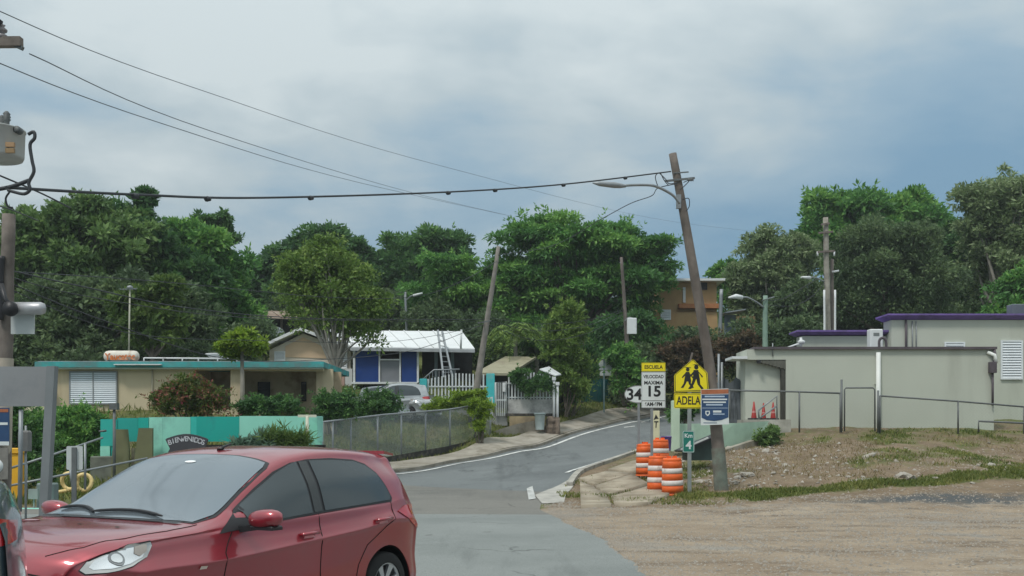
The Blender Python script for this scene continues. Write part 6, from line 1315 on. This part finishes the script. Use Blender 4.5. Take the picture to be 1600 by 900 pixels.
cable('faint wire from the leaning lamp pole top to the right across the sky', [P(1058,345,60), P(1120,356,70), P(1180,359,80), P(1285,355,58)], .012) if False else None
# ================================================================ CARS
def interp(tab, x):
    xs, ys = zip(*tab); return float(np.interp(x, xs, ys))
def smooth_tab(tab, xs):
    """Catmull-like cubic through the table, evaluated at xs"""
    X, Y = np.array([t[0] for t in tab], float), np.array([t[1] for t in tab], float)
    m = np.gradient(Y, X); out = []
    for x in np.clip(xs, X[0], X[-1]):
        i = min(max(np.searchsorted(X, x) - 1, 0), len(X) - 2); h = X[i+1] - X[i]; t = (x - X[i]) / h
        out.append((2*t**3-3*t**2+1)*Y[i] + (t**3-2*t**2+t)*h*m[i] + (-2*t**3+3*t**2)*Y[i+1] + (t**3-t**2)*h*m[i+1])
    return np.array(out)
def carpaint(name, base, flake=.25, rough=.35):
    m = bpy.data.materials.new(name); m.use_nodes = True; b = m.node_tree.nodes['Principled BSDF']; N = m.node_tree.nodes; L = m.node_tree.links
    tc = N.new('ShaderNodeTexCoord').outputs['Object']; c = nmix(N, L, base, tuple(x*.82 + .012 for x in base), nnoise(N, L, tc, 1.6, 6, .65, .4, .7))
    L.new(c, b.inputs['Base Color']); b.inputs['Metallic'].default_value = flake; r = nnoise(N, L, tc, 5, 5, .6, .2, .8)
    mr = N.new('ShaderNodeMapRange'); L.new(r, mr.inputs[0]); mr.inputs[3].default_value = rough*.8; mr.inputs[4].default_value = rough*1.3; L.new(mr.outputs[0], b.inputs['Roughness'])
    b.inputs['Coat Weight'].default_value = 1; b.inputs['Coat Roughness'].default_value = .10; b.inputs['Coat IOR'].default_value = 1.7; return m
def glassmat(name, base, metal, rough=.06, spec=.8):
    m = mat(name, base, rough, .06, .8, metal=metal, spec=spec); return m
# side profile tables of a small hatchback; x = metres ahead of the rear axle, z = metres above the road
HB = dict(
 ztop=[(-.64,.62),(-.62,.86),(-.57,1.04),(-.50,1.24),(-.43,1.415),(-.30,1.455),(0,1.49),(.35,1.505),(.8,1.50),(1.05,1.465),(1.25,1.40),(1.55,1.24),(1.85,1.075),(2.08,.985),(2.3,.968),(2.6,.945),(2.85,.905),(3.0,.855),(3.11,.77),(3.18,.63),(3.21,.48)],
 wroof=[(-.64,.70),(-.6,.66),(-.5,.58),(-.4,.55),(0,.575),(.8,.61),(1.2,.625),(1.55,.655),(1.9,.70),(2.1,.73),(2.5,.72),(2.9,.66),(3.1,.58),(3.21,.52)],
 zrail=[(-.64,.60),(-.62,.83),(-.57,1.00),(-.5,1.19),(-.43,1.35),(-.3,1.39),(0,1.425),(.8,1.43),(1.05,1.39),(1.25,1.32),(1.55,1.165),(1.85,1.01),(2.08,.945),(2.3,.925),(2.6,.90),(2.85,.86),(3.0,.81),(3.11,.73),(3.21,.46)],
 wbelt=[(-.64,.66),(-.58,.70),(-.4,.74),(0,.775),(.8,.785),(1.9,.785),(2.2,.78),(2.6,.76),(2.9,.70),(3.1,.60),(3.21,.50)],
 zbelt=[(-.64,.58),(-.62,.78),(-.57,.91),(-.4,1.01),(0,.995),(.8,.965),(1.6,.93),(2.0,.895),(2.3,.875),(2.7,.84),(2.95,.785),(3.11,.68),(3.21,.44)],
 w=[(-.64,.68),(-.6,.74),(-.45,.79),(-.2,.82),(0,.83),(.8,.83),(2.4,.83),(2.7,.81),(2.95,.74),(3.1,.66),(3.21,.56)],
 zcr=[(-.64,.54),(-.6,.70),(-.5,.80),(-.2,.86),(.4,.81),(1.2,.755),(2.0,.71),(2.6,.70),(3.0,.66),(3.21,.40)],
 zbot=[(-.64,.36),(-.6,.28),(-.4,.23),(0,.2),(2.5,.2),(3.0,.2),(3.12,.2),(3.21,.26)], L0=-.64, L1=3.21, WB=2.45, TR=.285, TW=.80)
def car_body(S, nx=92, ax=(0., 2.45), arch=.335):
    xs = np.linspace(0, 1, nx); xs = S['L0'] + (S['L1'] - S['L0']) * (xs - .0); # denser at both ends
    u = np.linspace(-1, 1, nx); xs = (S['L0'] + S['L1'])/2 + (S['L1'] - S['L0'])/2 * np.sin(u * math.pi/2) * .6 + (S['L1'] - S['L0'])/2 * u * .4
    T_ = {k: smooth_tab(S[k], xs) for k in ('ztop','wroof','zrail','wbelt','zbelt','w','zcr','zbot')}
    rows = []
    for i, x in enumerate(xs):
        g = {k: T_[k][i] for k in T_}; zb, w = g['zbot'], g['w']; zt, zr, wr = g['ztop'], g['zrail'], g['wroof']; zc = g['zcr']; zbl, wb = g['zbelt'], g['wbelt']
        zmid = zb + (zc - zb) * .5
        ctl = [(0, zb), (w*.6, zb), (w*.93, zb), (w*.975, zb+.06), (w*.985, zb+.12), (w*.965, zmid), (w*.99, zc-.05), (w*1.0, zc-.012), (w*.985, zc+.015), ((w*.965+wb)/2, (zc+zbl)/2), (wb, zbl-.015), (wb-.010, zbl+.01),
               (wb + (wr-wb)*.5 + .02, zbl + (zr-zbl)*.5), (wr+.022, zr-.05 if zr - zbl > .15 else zr - .01), (wr, zr), (wr*.93, zr + (zt-zr)*.38), (wr*.75, zr + (zt-zr)*.70), (wr*.4, zr + (zt-zr)*.94), (0, zt)]
        rows.append(ctl)
    ctl = np.array(rows)                                    # nx, k, 2
    k = ctl.shape[1]; tt = []
    for a in range(k - 1): tt += [a + j/3 for j in range(3)]
    tt = np.array(tt + [k - 1.0]); dense = np.zeros((nx, len(tt), 2))
    for q, t in enumerate(tt):
        a = min(int(t), k - 2); f = t - a; p0, p1, p2, p3 = ctl[:, max(a-1, 0)], ctl[:, a], ctl[:, a+1], ctl[:, min(a+2, k-1)]
        ten = .38
        m1 = (p2 - p0) * ten; m2 = (p3 - p1) * ten
        if a == 0: m1 = (p2 - p1) * ten
        if a == k - 2: m2 = (p2 - p1) * ten * np.array([1, 0]); 
        dense[:, q] = (2*f**3-3*f**2+1)*p1 + (f**3-2*f**2+f)*m1 + (-2*f**3+3*f**2)*p2 + (f**3-f**2)*m2
    ny = dense.shape[1]; V = np.zeros((nx, 2*ny - 1, 3))
    ends = np.clip((xs - (S['L1'] - .75)) / .75, 0, 1)**1.5; endr = np.clip(((S['L0'] + .35) - xs) / .35, 0, 1)**1.5
    for sgn, sl in ((1, slice(ny - 1, None)), (-1, slice(ny - 1, None, -1))):
        Y = dense[:, :, 0]; Zz = dense[:, :, 1]; bow = (Y / .8) ** 2
        Xc = xs[:, None] - ends[:, None] * bow * .26 + endr[:, None] * bow * .12 - (bow * .05) * (Zz > .9) * np.clip((xs[:, None]-1.0), 0, 1)
        if sgn == 1: V[:, ny-1:, 0] = Xc; V[:, ny-1:, 1] = Y; V[:, ny-1:, 2] = Zz
        else: V[:, ny-1::-1, 0] = Xc; V[:, ny-1::-1, 1] = -Y; V[:, ny-1::-1, 2] = Zz
    m = V.shape[1]; co = V.reshape(-1, 3).tolist(); fs = []
    for i in range(nx - 1):
        for j in range(m - 1): fs.append((i*m+j, (i+1)*m+j, (i+1)*m+j+1, i*m+j+1))
        fs.append((i*m+m-1, (i+1)*m+m-1, (i+1)*m, i*m))
    fs.append(tuple(range(m))); fs.append(tuple((nx-1)*m + j for j in range(m-1, -1, -1)))
    me = bpy.data.meshes.new('body'); me.from_pydata(co, [], fs)
    bm = bmesh.new(); bm.from_mesh(me); bmesh.ops.remove_doubles(bm, verts=bm.verts, dist=1e-4); bmesh.ops.recalc_face_normals(bm, faces=bm.faces)
    bvh = BVHTree.FromBMesh(bm); bm.to_mesh(me); bm.free()
    # cut the wheel wells
    cut = MB()
    for axx in ax:
        for sg in (1, -1): cut.lathe([(0, sg*.50), (arch, sg*.50), (arch, sg*1.1), (0, sg*1.1)], (axx, 0, S['TR'] + .01), 40, 'y', sm=False)
    cm = cut.mesh('cut'); b2 = bmesh.new(); b2.from_mesh(cm); bmesh.ops.remove_doubles(b2, verts=b2.verts, dist=1e-5); bmesh.ops.recalc_face_normals(b2, faces=b2.faces); b2.to_mesh(cm); b2.free()
    o = bpy.data.objects.new('tmp', me); c = bpy.data.objects.new('tmpc', cm); COL.objects.link(o); COL.objects.link(c)
    md = o.modifiers.new('b', 'BOOLEAN'); md.operation = 'DIFFERENCE'; md.object = c; md.solver = 'EXACT'
    me2 = bpy.data.meshes.new_from_object(o.evaluated_get(bpy.context.evaluated_depsgraph_get()))
    bpy.data.objects.remove(o); bpy.data.objects.remove(c); me2.name = 'body'
    me2.polygons.foreach_set('use_smooth', [True] * len(me2.polygons)); me2.set_sharp_from_angle(angle=R(38)); me2.materials.clear()
    return me2, bvh
def patch(bvh, poly, axis, off, name, m, parent, side=1, step=.05, smooth=True, closed_path=False):
    """a flat outline laid on the body: axis 'y' casts from the side (poly in x,z), 'x' from the front, '-x' rear (y,z), 'z' from above (x,y)"""
    bm = bmesh.new(); vs = [bm.verts.new((p[0], p[1], 0)) for p in poly]; bm.faces.new(vs)
    for a in (0, 1):
        lo, hi = min(p[a] for p in poly), max(p[a] for p in poly); k = max(1, int((hi-lo)/step))
        for i in range(1, k + 1):
            co = [0,0,0]; co[a] = lo + i*(hi-lo)/(k+1); no = [0,0,0]; no[a] = 1; bmesh.ops.bisect_plane(bm, geom=bm.verts[:]+bm.edges[:]+bm.faces[:], plane_co=co, plane_no=no)
    for v in bm.verts:
        a, b_ = v.co.x, v.co.y
        if axis == 'y': org, d = Vector((a, side*3, b_)), Vector((0, -side, 0))
        elif axis == 'x': org, d = Vector((6, a, b_)), Vector((-1, 0, 0))
        elif axis == '-x': org, d = Vector((-4, a, b_)), Vector((1, 0, 0))
        elif axis == 'ws': org, d = Vector((1.55 + 2, a, b_ + 2.5)), Vector((-2, 0, -2.5)).normalized()
        else: org, d = Vector((a, b_, 3)), Vector((0, 0, -1))
        h = bvh.ray_cast(org, d)
        if h[0] is None:
            h = bvh.find_nearest(org + d * 3)
        nn = h[1]; nn = nn if nn.dot(d) < 0 else -nn
        v.co = h[0] + nn * off
    bmesh.ops.recalc_face_normals(bm, faces=bm.faces); s_ = sum((f.normal.dot({'y': Vector((0, side, 0)), 'x': Vector((1,0,0)), '-x': Vector((-1,0,0)), 'z': Vector((0,0,1)), 'ws': Vector((1,0,1))}[axis])) * f.calc_area() for f in bm.faces)
    if s_ < 0: bmesh.ops.reverse_faces(bm, faces=bm.faces)
    for f in bm.faces: f.smooth = smooth
    me = bpy.data.meshes.new(name); bm.to_mesh(me); bm.free(); me.materials.append(m); return link(name, me, parent)
def seam(bvh, pts, axis, name, m, parent, side=1, r=.004, off=0.0):
    out = []
    pts = [Vector((p[0], p[1], 0)) for p in pts]; dense = []
    for a, b_ in zip(pts[:-1], pts[1:]):
        k = max(1, int((b_-a).length/.04)); dense += [a.lerp(b_, i/k) for i in range(k)]
    dense.append(pts[-1])
    for p in dense:
        if axis == 'y': org, d = Vector((p.x, side*3, p.y)), Vector((0, -side, 0))
        elif axis == 'x': org, d = Vector((6, p.x, p.y)), Vector((-1, 0, 0))
        elif axis == '-x': org, d = Vector((-4, p.x, p.y)), Vector((1, 0, 0))
        else: org, d = Vector((p.x, p.y, 3)), Vector((0, 0, -1))
        h = bvh.ray_cast(org, d)
        if h[0] is not None: out.append(h[0] + (h[1] if h[1].dot(d) < 0 else -h[1]) * off)
    b = MB(); b.tube(out, r, 5); return b.build(name, m, parent)
M_tyre = mat('tyre_rubber', (.018, .018, .018), .85, .2, 6); M_rim = mat('alloy', (.55, .56, .58), .3, .08, 5, metal=.8); M_seam = mat('panel_gap', (.012, .008, .008), .9, .1)
M_lens = mat('lamp_lens', (.48, .48, .46), .12, .04, 2, metal=.35, spec=.9, coat=1); M_refl = mat('lamp_reflector', (.75, .76, .76), .12, .1, 3, metal=.9); M_redl = mat('tail_lens', (.42, .015, .02), .15, .2, 6, coat=1)
M_chr = mat('chrome', (.7, .7, .7), .15, .05, metal=1.)
def wheel_mesh(r=.285, w=.17):
    a = MB(); a.lathe([(r*.66, -w/2), (r*.90, -w/2), (r*.985, -w*.38), (r, -w*.2), (r, w*.2), (r*.985, w*.38), (r*.90, w/2), (r*.66, w/2)], n=36, axis='y')
    for k in range(0): pass
    b = MB(); b.lathe([(r*.67, w*.45), (r*.62, w*.47), (r*.60, w*.30), (r*.60, -w*.4)], n=36, axis='y')
    b.lathe([(0, w*.40), (r*.13, w*.40), (r*.17, w*.33), (r*.17, .0)], n=18, axis='y')
    for k in range(7):
        t = 2*math.pi*k/7; c, s = math.cos(t), math.sin(t); pr = (-s, c); ra, rb = r*.12, r*.62; wa, wb = .018, .032; y1, y2 = w*.36, w*.44; vs = []
        for rr_, ww, yy_ in ((ra, wa, y1), (rb, wb, y2)):
            for sg in (-1, 1):
                for dy in (0, -.02): vs.append((c*rr_ + pr[0]*ww*sg, yy_ + dy, s*rr_ + pr[1]*ww*sg))
        b.add(vs, [(0,2,6,4), (1,5,7,3), (0,4,5,1), (2,3,7,6), (0,1,3,2), (4,6,7,5)])
    d = MB(); d.lathe([(0, -w*.05), (r*.6, -w*.05)], n=24, axis='y'); return a.mesh('tyre'), b.mesh('rim'), d.mesh('brake_disc')
WM = wheel_mesh()
for me_, m_ in zip(WM, (M_tyre, M_rim, M_black)): me_.materials.append(m_)
def add_wheels(t, wb, tr, tw, k=1.0):
    for x in (0, wb):
        for sg in (1, -1):
            o = bpy.data.objects.new('wheel', None); COL.objects.link(o); o.parent = t; o.location = (x, sg*(tw - .085*k), tr); o.rotation_euler = (0, rnd.random(), 0 if sg > 0 else math.pi); o.scale = (k, k, k)
            for me_ in WM: link(me_.name.split('.')[0], me_, o)
def hatchback(label, loc, rz, paint, glass, name='hatchback_car', scale=(1, 1, 1), group=None, detail=True, sides=(1, -1), extras=True, S=HB):
    t = thing(name, label, 'car', loc, rz, group); t.scale = scale
    me, bvh = car_body(S); wx_ = (lambda x: x) if S is HB else (lambda x: x if x > 1.2 else .52 + (x + .135) * .68 / 1.335); me.materials.append(paint); link('body', me, t)
    add_wheels(t, 2.45, .285, .80)
    b = MB(); b.box(-.45, 2.95, -.62, .62, .16, .42); b.build('underbody', M_black, t)
    for axx in (0, 2.45):
        for sg in sides: b = MB(); b.lathe([(.327, sg*.505), (.327, sg*.79)], (axx, 0, .295), 28, 'y', 0, math.pi); b.build('wheel_well', M_black, t)
    trim = [(1.92,.885),(1.80,.895),(1.3,.935),(.8,.965),(.3,.990),(-.11,1.005),(-.135,1.04),(-.11,1.14),(-.05,1.265),(.05,1.345),(.2,1.385),(.5,1.405),(.8,1.40),(1.0,1.375),(1.2,1.31),(1.42,1.195),(1.65,1.06),(1.86,.93)]
    fr = [(1.60,.930),(1.3,.950),(.93,.974),(.93,1.385),(1.02,1.36),(1.19,1.295),(1.40,1.185),(1.60,1.075),(1.645,1.04)]
    re_ = [(.78,.983),(.3,1.005),(-.09,1.022),(-.112,1.05),(-.09,1.14),(-.035,1.255),(.06,1.328),(.2,1.368),(.5,1.388),(.78,1.388)]
    trim, fr, re_ = [[(wx_(x), z) for x, z in q] for q in (trim, fr, re_)]
    for sg in sides:
        patch(bvh, trim, 'y', .004, 'window_trim', M_black, t, sg); patch(bvh, fr, 'y', .008, 'door_window', glass[1], t, sg); patch(bvh, re_, 'y', .008, 'door_window', glass[1], t, sg)
        patch(bvh, [(wx_(.905),.976),(wx_(.81),.981),(wx_(.81),1.386),(wx_(.905),1.384)], 'y', .007, 'pillar_cover', mat('gloss_pillar', (.05, .055, .055), .25, .1), t, sg)
        seam(bvh, [(1.80,.89),(1.90,.75),(1.93,.5),(1.90,.30),(1.75,.26)], 'y', 'door_gap', M_seam, t, sg); seam(bvh, [(.86,.97),(.88,.7),(.87,.45),(.82,.27),(1.75,.26)], 'y', 'door_gap', M_seam, t, sg)
        seam(bvh, [(-.10,1.0),(-.08,.86),(.05,.80),(.30,.66),(.40,.50),(.46,.33),(.82,.27)], 'y', 'door_gap', M_seam, t, sg)
        for hx, hz in ((1.02, .815), (.10, .865)):
            g = MB(); h = bvh.ray_cast(Vector((hx, sg*3, hz)), Vector((0, -sg, 0)))[0]
            g.tube([h + Vector((.10, 0, -.002)), h + Vector((.08, sg*.035, .004)), h + Vector((-.08, sg*.035, .010)), h + Vector((-.10, 0, .012))], [.012, .016, .016, .012], 8); g.build('door_handle', paint, t)
            patch(bvh, [(hx+.07,hz-.035),(hx-.06,hz-.032),(hx-.05,hz-.012),(hx+.05,hz-.016)], 'y', .003, 'handle_glint', mat('handle_shine', (.45, .20, .21), .3, .1), t, sg)  # pale patch below the handle: sheen put into the colour
        # mirror
        g = MB(); c = Vector((1.66, sg*.95, .985)); vs = []; nu, nv = 12, 8
        for i in range(nv + 1):
            a = math.pi * i / nv
            for j in range(nu):
                q = 2*math.pi*j/nu; x_ = math.sin(a)*math.cos(q); z_ = math.sin(a)*math.sin(q); y_ = math.cos(a)
                sx = abs(x_)**.8*(1 if x_ > 0 else -1); sz = abs(z_)**.7*(1 if z_ > 0 else -1)
                vs.append((c.x + sx*(.085 if x_ > 0 else .045), c.y + y_*.125, c.z + sz*.072 + .01*y_*sg))
        g.add(vs, [(i*nu+j, i*nu+(j+1) % nu, (i+1)*nu+(j+1) % nu, (i+1)*nu+j) for i in range(nv) for j in range(nu)], True); mr = g.build('wing_mirror', paint, t)
        g = MB(); g.beam((1.66, sg*.93, .93), (1.70, sg*.76, .90), .07, .045); g.build('mirror_foot', M_black, mr); g = MB(); g.bbox(1.60, 1.72, min(sg*.86, sg*1.04), max(sg*.86, sg*1.04), .905, .935, .01); g.build('mirror_base', M_black, mr)
    # windscreen, rear glass, lamps
    ws = []; 
    for x_, yy_ in ((2.02,-.655),(2.07,-.4),(2.09,0),(2.07,.4),(2.02,.655),(1.85,.675),(1.55,.63),(1.25,.595),(1.19,.57),(1.155,.3),(1.15,0),(1.155,-.3),(1.19,-.57),(1.25,-.595),(1.55,-.63),(1.85,-.675)): ws.append((x_, yy_))
    patch(bvh, [(x + (.02 if x > 1.9 else -.02 if x < 1.3 else 0), y*1.035) for x, y in ws], 'z', .003, 'screen_seal', M_black, t, step=.06)
    wsc = patch(bvh, ws, 'z', .006, 'windscreen', glass[0], t, step=.06)
    patch(bvh, [(y, z) for y, z in ((-.50,1.34),(.50,1.34),(.56,1.09),(-.56,1.09))], '-x', .005, 'rear_window', glass[1], t, step=.06)
    M_screen = M_seam
    for sg in (1, -1):
        hl = [(2.50,.875),(2.49,.845),(2.56,.765),(2.72,.70),(2.92,.655),(3.04,.64),(3.07,.665),(3.01,.73),(2.88,.79),(2.70,.845)]; hl = [(2.50 + (x-2.50)*.76, z + .045*(x-2.5)/.57 + .012) for x, z in hl]
        patch(bvh, [(a*1.0, b_) for a, b_ in hl], 'y', .004, 'headlight_seal', M_black, t, sg, step=.04)
        hl = hl; hl2 = [(x*.97 + .03*2.72, z*.95 + .05*.79) for x, z in hl]
        h_ = patch(bvh, hl2, 'y', .010, 'headlight', M_lens, t, sg, step=.03)
        cx_, cz_ = 2.72, .785; patch(bvh, [((x-cx_)*.80+cx_, (z-cz_)*.74+cz_) for x, z in hl2], 'y', .013, 'reflector', mat('lamp_reflector', (.62, .63, .62), .22, .25, 14, metal=.85, bump=1.0, bscale=18), h_, sg, step=.02)
        patch(bvh, [(2.745 + .044*math.cos(a), .785 + .046*math.sin(a)) for a in [2*math.pi*k/18 for k in range(18)]], 'y', .017, 'projector_ring', mat('lamp_grey_ring', (.28, .29, .29), .25, .05, metal=.6), h_, sg, step=.03)
        patch(bvh, [(2.745 + .031*math.cos(a), .785 + .032*math.sin(a)) for a in [2*math.pi*k/14 for k in range(14)]], 'y', .021, 'bulb', mat('lamp_bulb', (.75, .76, .75), .08, .05, metal=.8), h_, sg, step=.03)
        patch(bvh, [(2.535,.87),(2.55,.82),(2.60,.79),(2.635,.81),(2.62,.855)], 'y', .017, 'turn_lamp', mat('lamp_turn', (.40, .36, .32), .2, .1, metal=.3), h_, sg, step=.03)
        patch(bvh, [(-.16,.92),(-.30,.965),(-.50,.97),(-.575,.93),(-.56,.78),(-.48,.74),(-.36,.80),(-.24,.87)] if S is HB else [(-.36,.93),(-.50,.95),(-.575,.93),(-.57,.87),(-.48,.86)], 'y', .006, 'tail_light', M_redl, t, sg, step=.04)
        patch(bvh, [(2.16,.66),(2.10,.66),(2.09,.68),(2.15,.685)], 'y', .008, 'side_repeater', mat('repeater', (.75, .60, .52), .3), t, sg, step=.04)
    # bonnet gap, bumper line, grille, wipers, badge
    seam(bvh, [(2.03,.70),(2.3,.705),(2.6,.67),(2.85,.59),(3.0,.45)], 'z', 'bonnet_gap', M_seam, t, r=.004); seam(bvh, [(2.03,-.70),(2.3,-.705),(2.6,-.67),(2.85,-.59),(3.0,-.45)], 'z', 'bonnet_gap', M_seam, t, r=.004)
    seam(bvh, [(y, .735 - .05*(y/.5)**2) for y in [-.48 + .96*k/12 for k in range(13)]], 'x', 'bonnet_front_gap', M_seam, t, r=.007)
    patch(bvh, [(y, z) for y, z in ((-.42,.62),(.42,.62),(.46,.59),(.40,.55),(-.40,.55),(-.46,.59))], 'x', .004, 'grille', M_black, t); patch(bvh, [(y, z) for y, z in ((-.50,.40),(.50,.40),(.42,.28),(-.42,.28))], 'x', .004, 'lower_grille', M_black, t)
    seam(bvh, [(y, .585) for y in [-.44 + .88*k/10 for k in range(11)]], 'x', 'grille_bar', M_chr, t, r=.008, off=.008)
    if extras:
        for k, (y0, y1) in enumerate(((.42, -.22), (-.18, -.60))):
            g = MB(); pts = []
            for i in range(9):
                y = y0 + (y1 - y0)*i/8; x = 2.035 - .05*math.sin(math.pi*i/8) - (.0 if k == 0 else .012*i); h = bvh.ray_cast(Vector((x, y, 3)), Vector((0, 0, -1))); pts.append(h[0] + Vector((0, 0, .022)))
            g.tube(pts, [.006] + [.013]*7 + [.006], 6); g.build('wiper', M_black, t)
        h = bvh.ray_cast(Vector((2.055, 0, 3)), Vector((0, 0, -1)))[0]
        patch(bvh, [(2.11,-.60),(2.135,-.3),(2.145,0),(2.135,.3),(2.11,.60),(2.065,.62),(2.09,.3),(2.10,0),(2.09,-.3),(2.065,-.62)], 'z', .008, 'cowl', M_black, t)
        patch(bvh, [(1.30+.018*math.cos(a), .0 + .05*math.sin(a)) for a in [2*math.pi*k/12 for k in range(12)]], 'z', .010, 'mirror_mount', mat('pale_sticker', (.7,.72,.72), .5), wsc)
        g = MB(); h = bvh.ray_cast(Vector((1.02, .02, 3)), Vector((0, 0, -1)))[0]; g.tube([h, h + Vector((-.05, 0, .03)), h + Vector((-.13, 0, .055))], [.022, .012, .006], 8); g.build('roof_antenna', M_black, t)
        # faded marks on the bonnet
        for y0 in (0.42, -.3): h = 0
        patch(bvh, [(2.34+.03*math.cos(a)*(1+.5*math.cos(2*a)), -.44+.10*math.sin(a)) for a in [2*math.pi*k/16 for k in range(16)]], 'z', .003, 'bonnet_mark', mat('dark_red_mark', (.16, .01, .02), .4), t)
        patch(bvh, [(2.335+.018*math.cos(a), -.43+.07*math.sin(a)) for a in [2*math.pi*k/12 for k in range(12)]], 'z', .005, 'bonnet_mark', mat('pale_mark', (.55, .38, .40), .4), t)
        for x_, y_ in ((2.42, .10), (2.42, .42)): patch(bvh, [(x_+.012*math.cos(a), y_+.018*math.sin(a)) for a in [2*math.pi*k/10 for k in range(10)]], 'z', .006, 'washer_jet', M_seam, t)
        # roof spoiler
        g = MB(); g.add([(-.36,-.54,1.425),(-.36,.54,1.425),(-.56,.50,1.405),(-.56,-.50,1.405),(-.36,-.54,1.455),(-.36,.54,1.455),(-.56,.50,1.425),(-.56,-.50,1.425)], [(3,2,1,0),(4,5,6,7),(0,1,5,4),(1,2,6,5),(2,3,7,6),(3,0,4,7)]); g.build('spoiler', paint, t)
    return t, bvh
red = carpaint('red_car_paint', (.31, .018, .032), .4, .36)
G_ws = glassmat('windscreen_tint', (.21, .25, .28), .5, .10); G_side = glassmat('dark_side_glass', (.055, .07, .075), .35, .05)
CA, CX, CY, CZ = 60.5, -1.95, 10.18, 0.03
car, _ = hatchback('red five-door hatchback with a silver-tinted windscreen turning toward the camera', (CX, CY, CZ), math.pi + R(CA), red, (G_ws, G_side), 'red_hatchback', (1.06, 1.22, 1.0))
# grey car leaving the frame at left
grey = carpaint('dark_blue_grey_paint', (.055, .085, .105), .4, .35)
SD = dict(HB); SD['ztop'] = [(-.64,.62),(-.62,.84),(-.57,1.0),(-.45,1.045),(-.1,1.075),(.15,1.09),(.45,1.24),(.75,1.40),(1.0,1.46)] + HB['ztop'][9:]
SD['zrail'] = [(-.64,.60),(-.62,.80),(-.57,.96),(-.45,1.01),(-.1,1.035),(.15,1.05),(.45,1.18),(.75,1.34),(1.0,1.385)] + HB['zrail'][8:]
SD['wroof'] = [(-.64,.70),(-.6,.68),(-.4,.68),(.1,.66),(.5,.61),(.8,.60)] + HB['wroof'][6:]
car2, _ = hatchback('dark blue-grey car at the left edge overlapping the bonnet of the red hatchback', (-2.955, 5.05, .02), math.pi + R(26), grey, (G_ws, G_side), 'grey_car', (1.05, 1.0, 1.32), extras=False, S=SD)
# two silver cars parked uphill
silver = carpaint('silver_paint', (.42, .44, .45), .5, .35)
q = P(612, 640, 50); k = FPX / 50
c3, _ = hatchback('silver car parked behind the dark bush, left one of two', (X_(585, 50.5), 51.5, 2.3), R(-35), silver, (G_side, G_side), 'silver_car', (1.1, 1.08, 1.08), 'silver cars parked by the white-roofed house', extras=False)
c4, _ = hatchback('silver car parked nearest the turquoise post, right one of two', (X_(640, 48.5), 50.2, 2.3), R(200), silver, (G_side, G_side), 'silver_car', (1.1, 1.08, 1.12), 'silver cars parked by the white-roofed house', extras=False)

# ---------------------------------------------------------------- thin air: one pale box of haze round everything
hz_ = MB(); hz_.box(-1600, 1600, -30 - 20, 2100, -3, 26); hm_ = bpy.data.materials.new('haze'); hm_.use_nodes = True; N_ = hm_.node_tree.nodes; N_.remove(N_['Principled BSDF'])
pv_ = N_.new('ShaderNodeVolumePrincipled'); pv_.inputs['Color'].default_value = (.88, .93, .97, 1); pv_.inputs['Density'].default_value = .0005; pv_.inputs['Anisotropy'].default_value = .2
hm_.node_tree.links.new(pv_.outputs[0], N_['Material Output'].inputs['Volume']); tag(hz_.build('haze', hm_), kind='stuff')
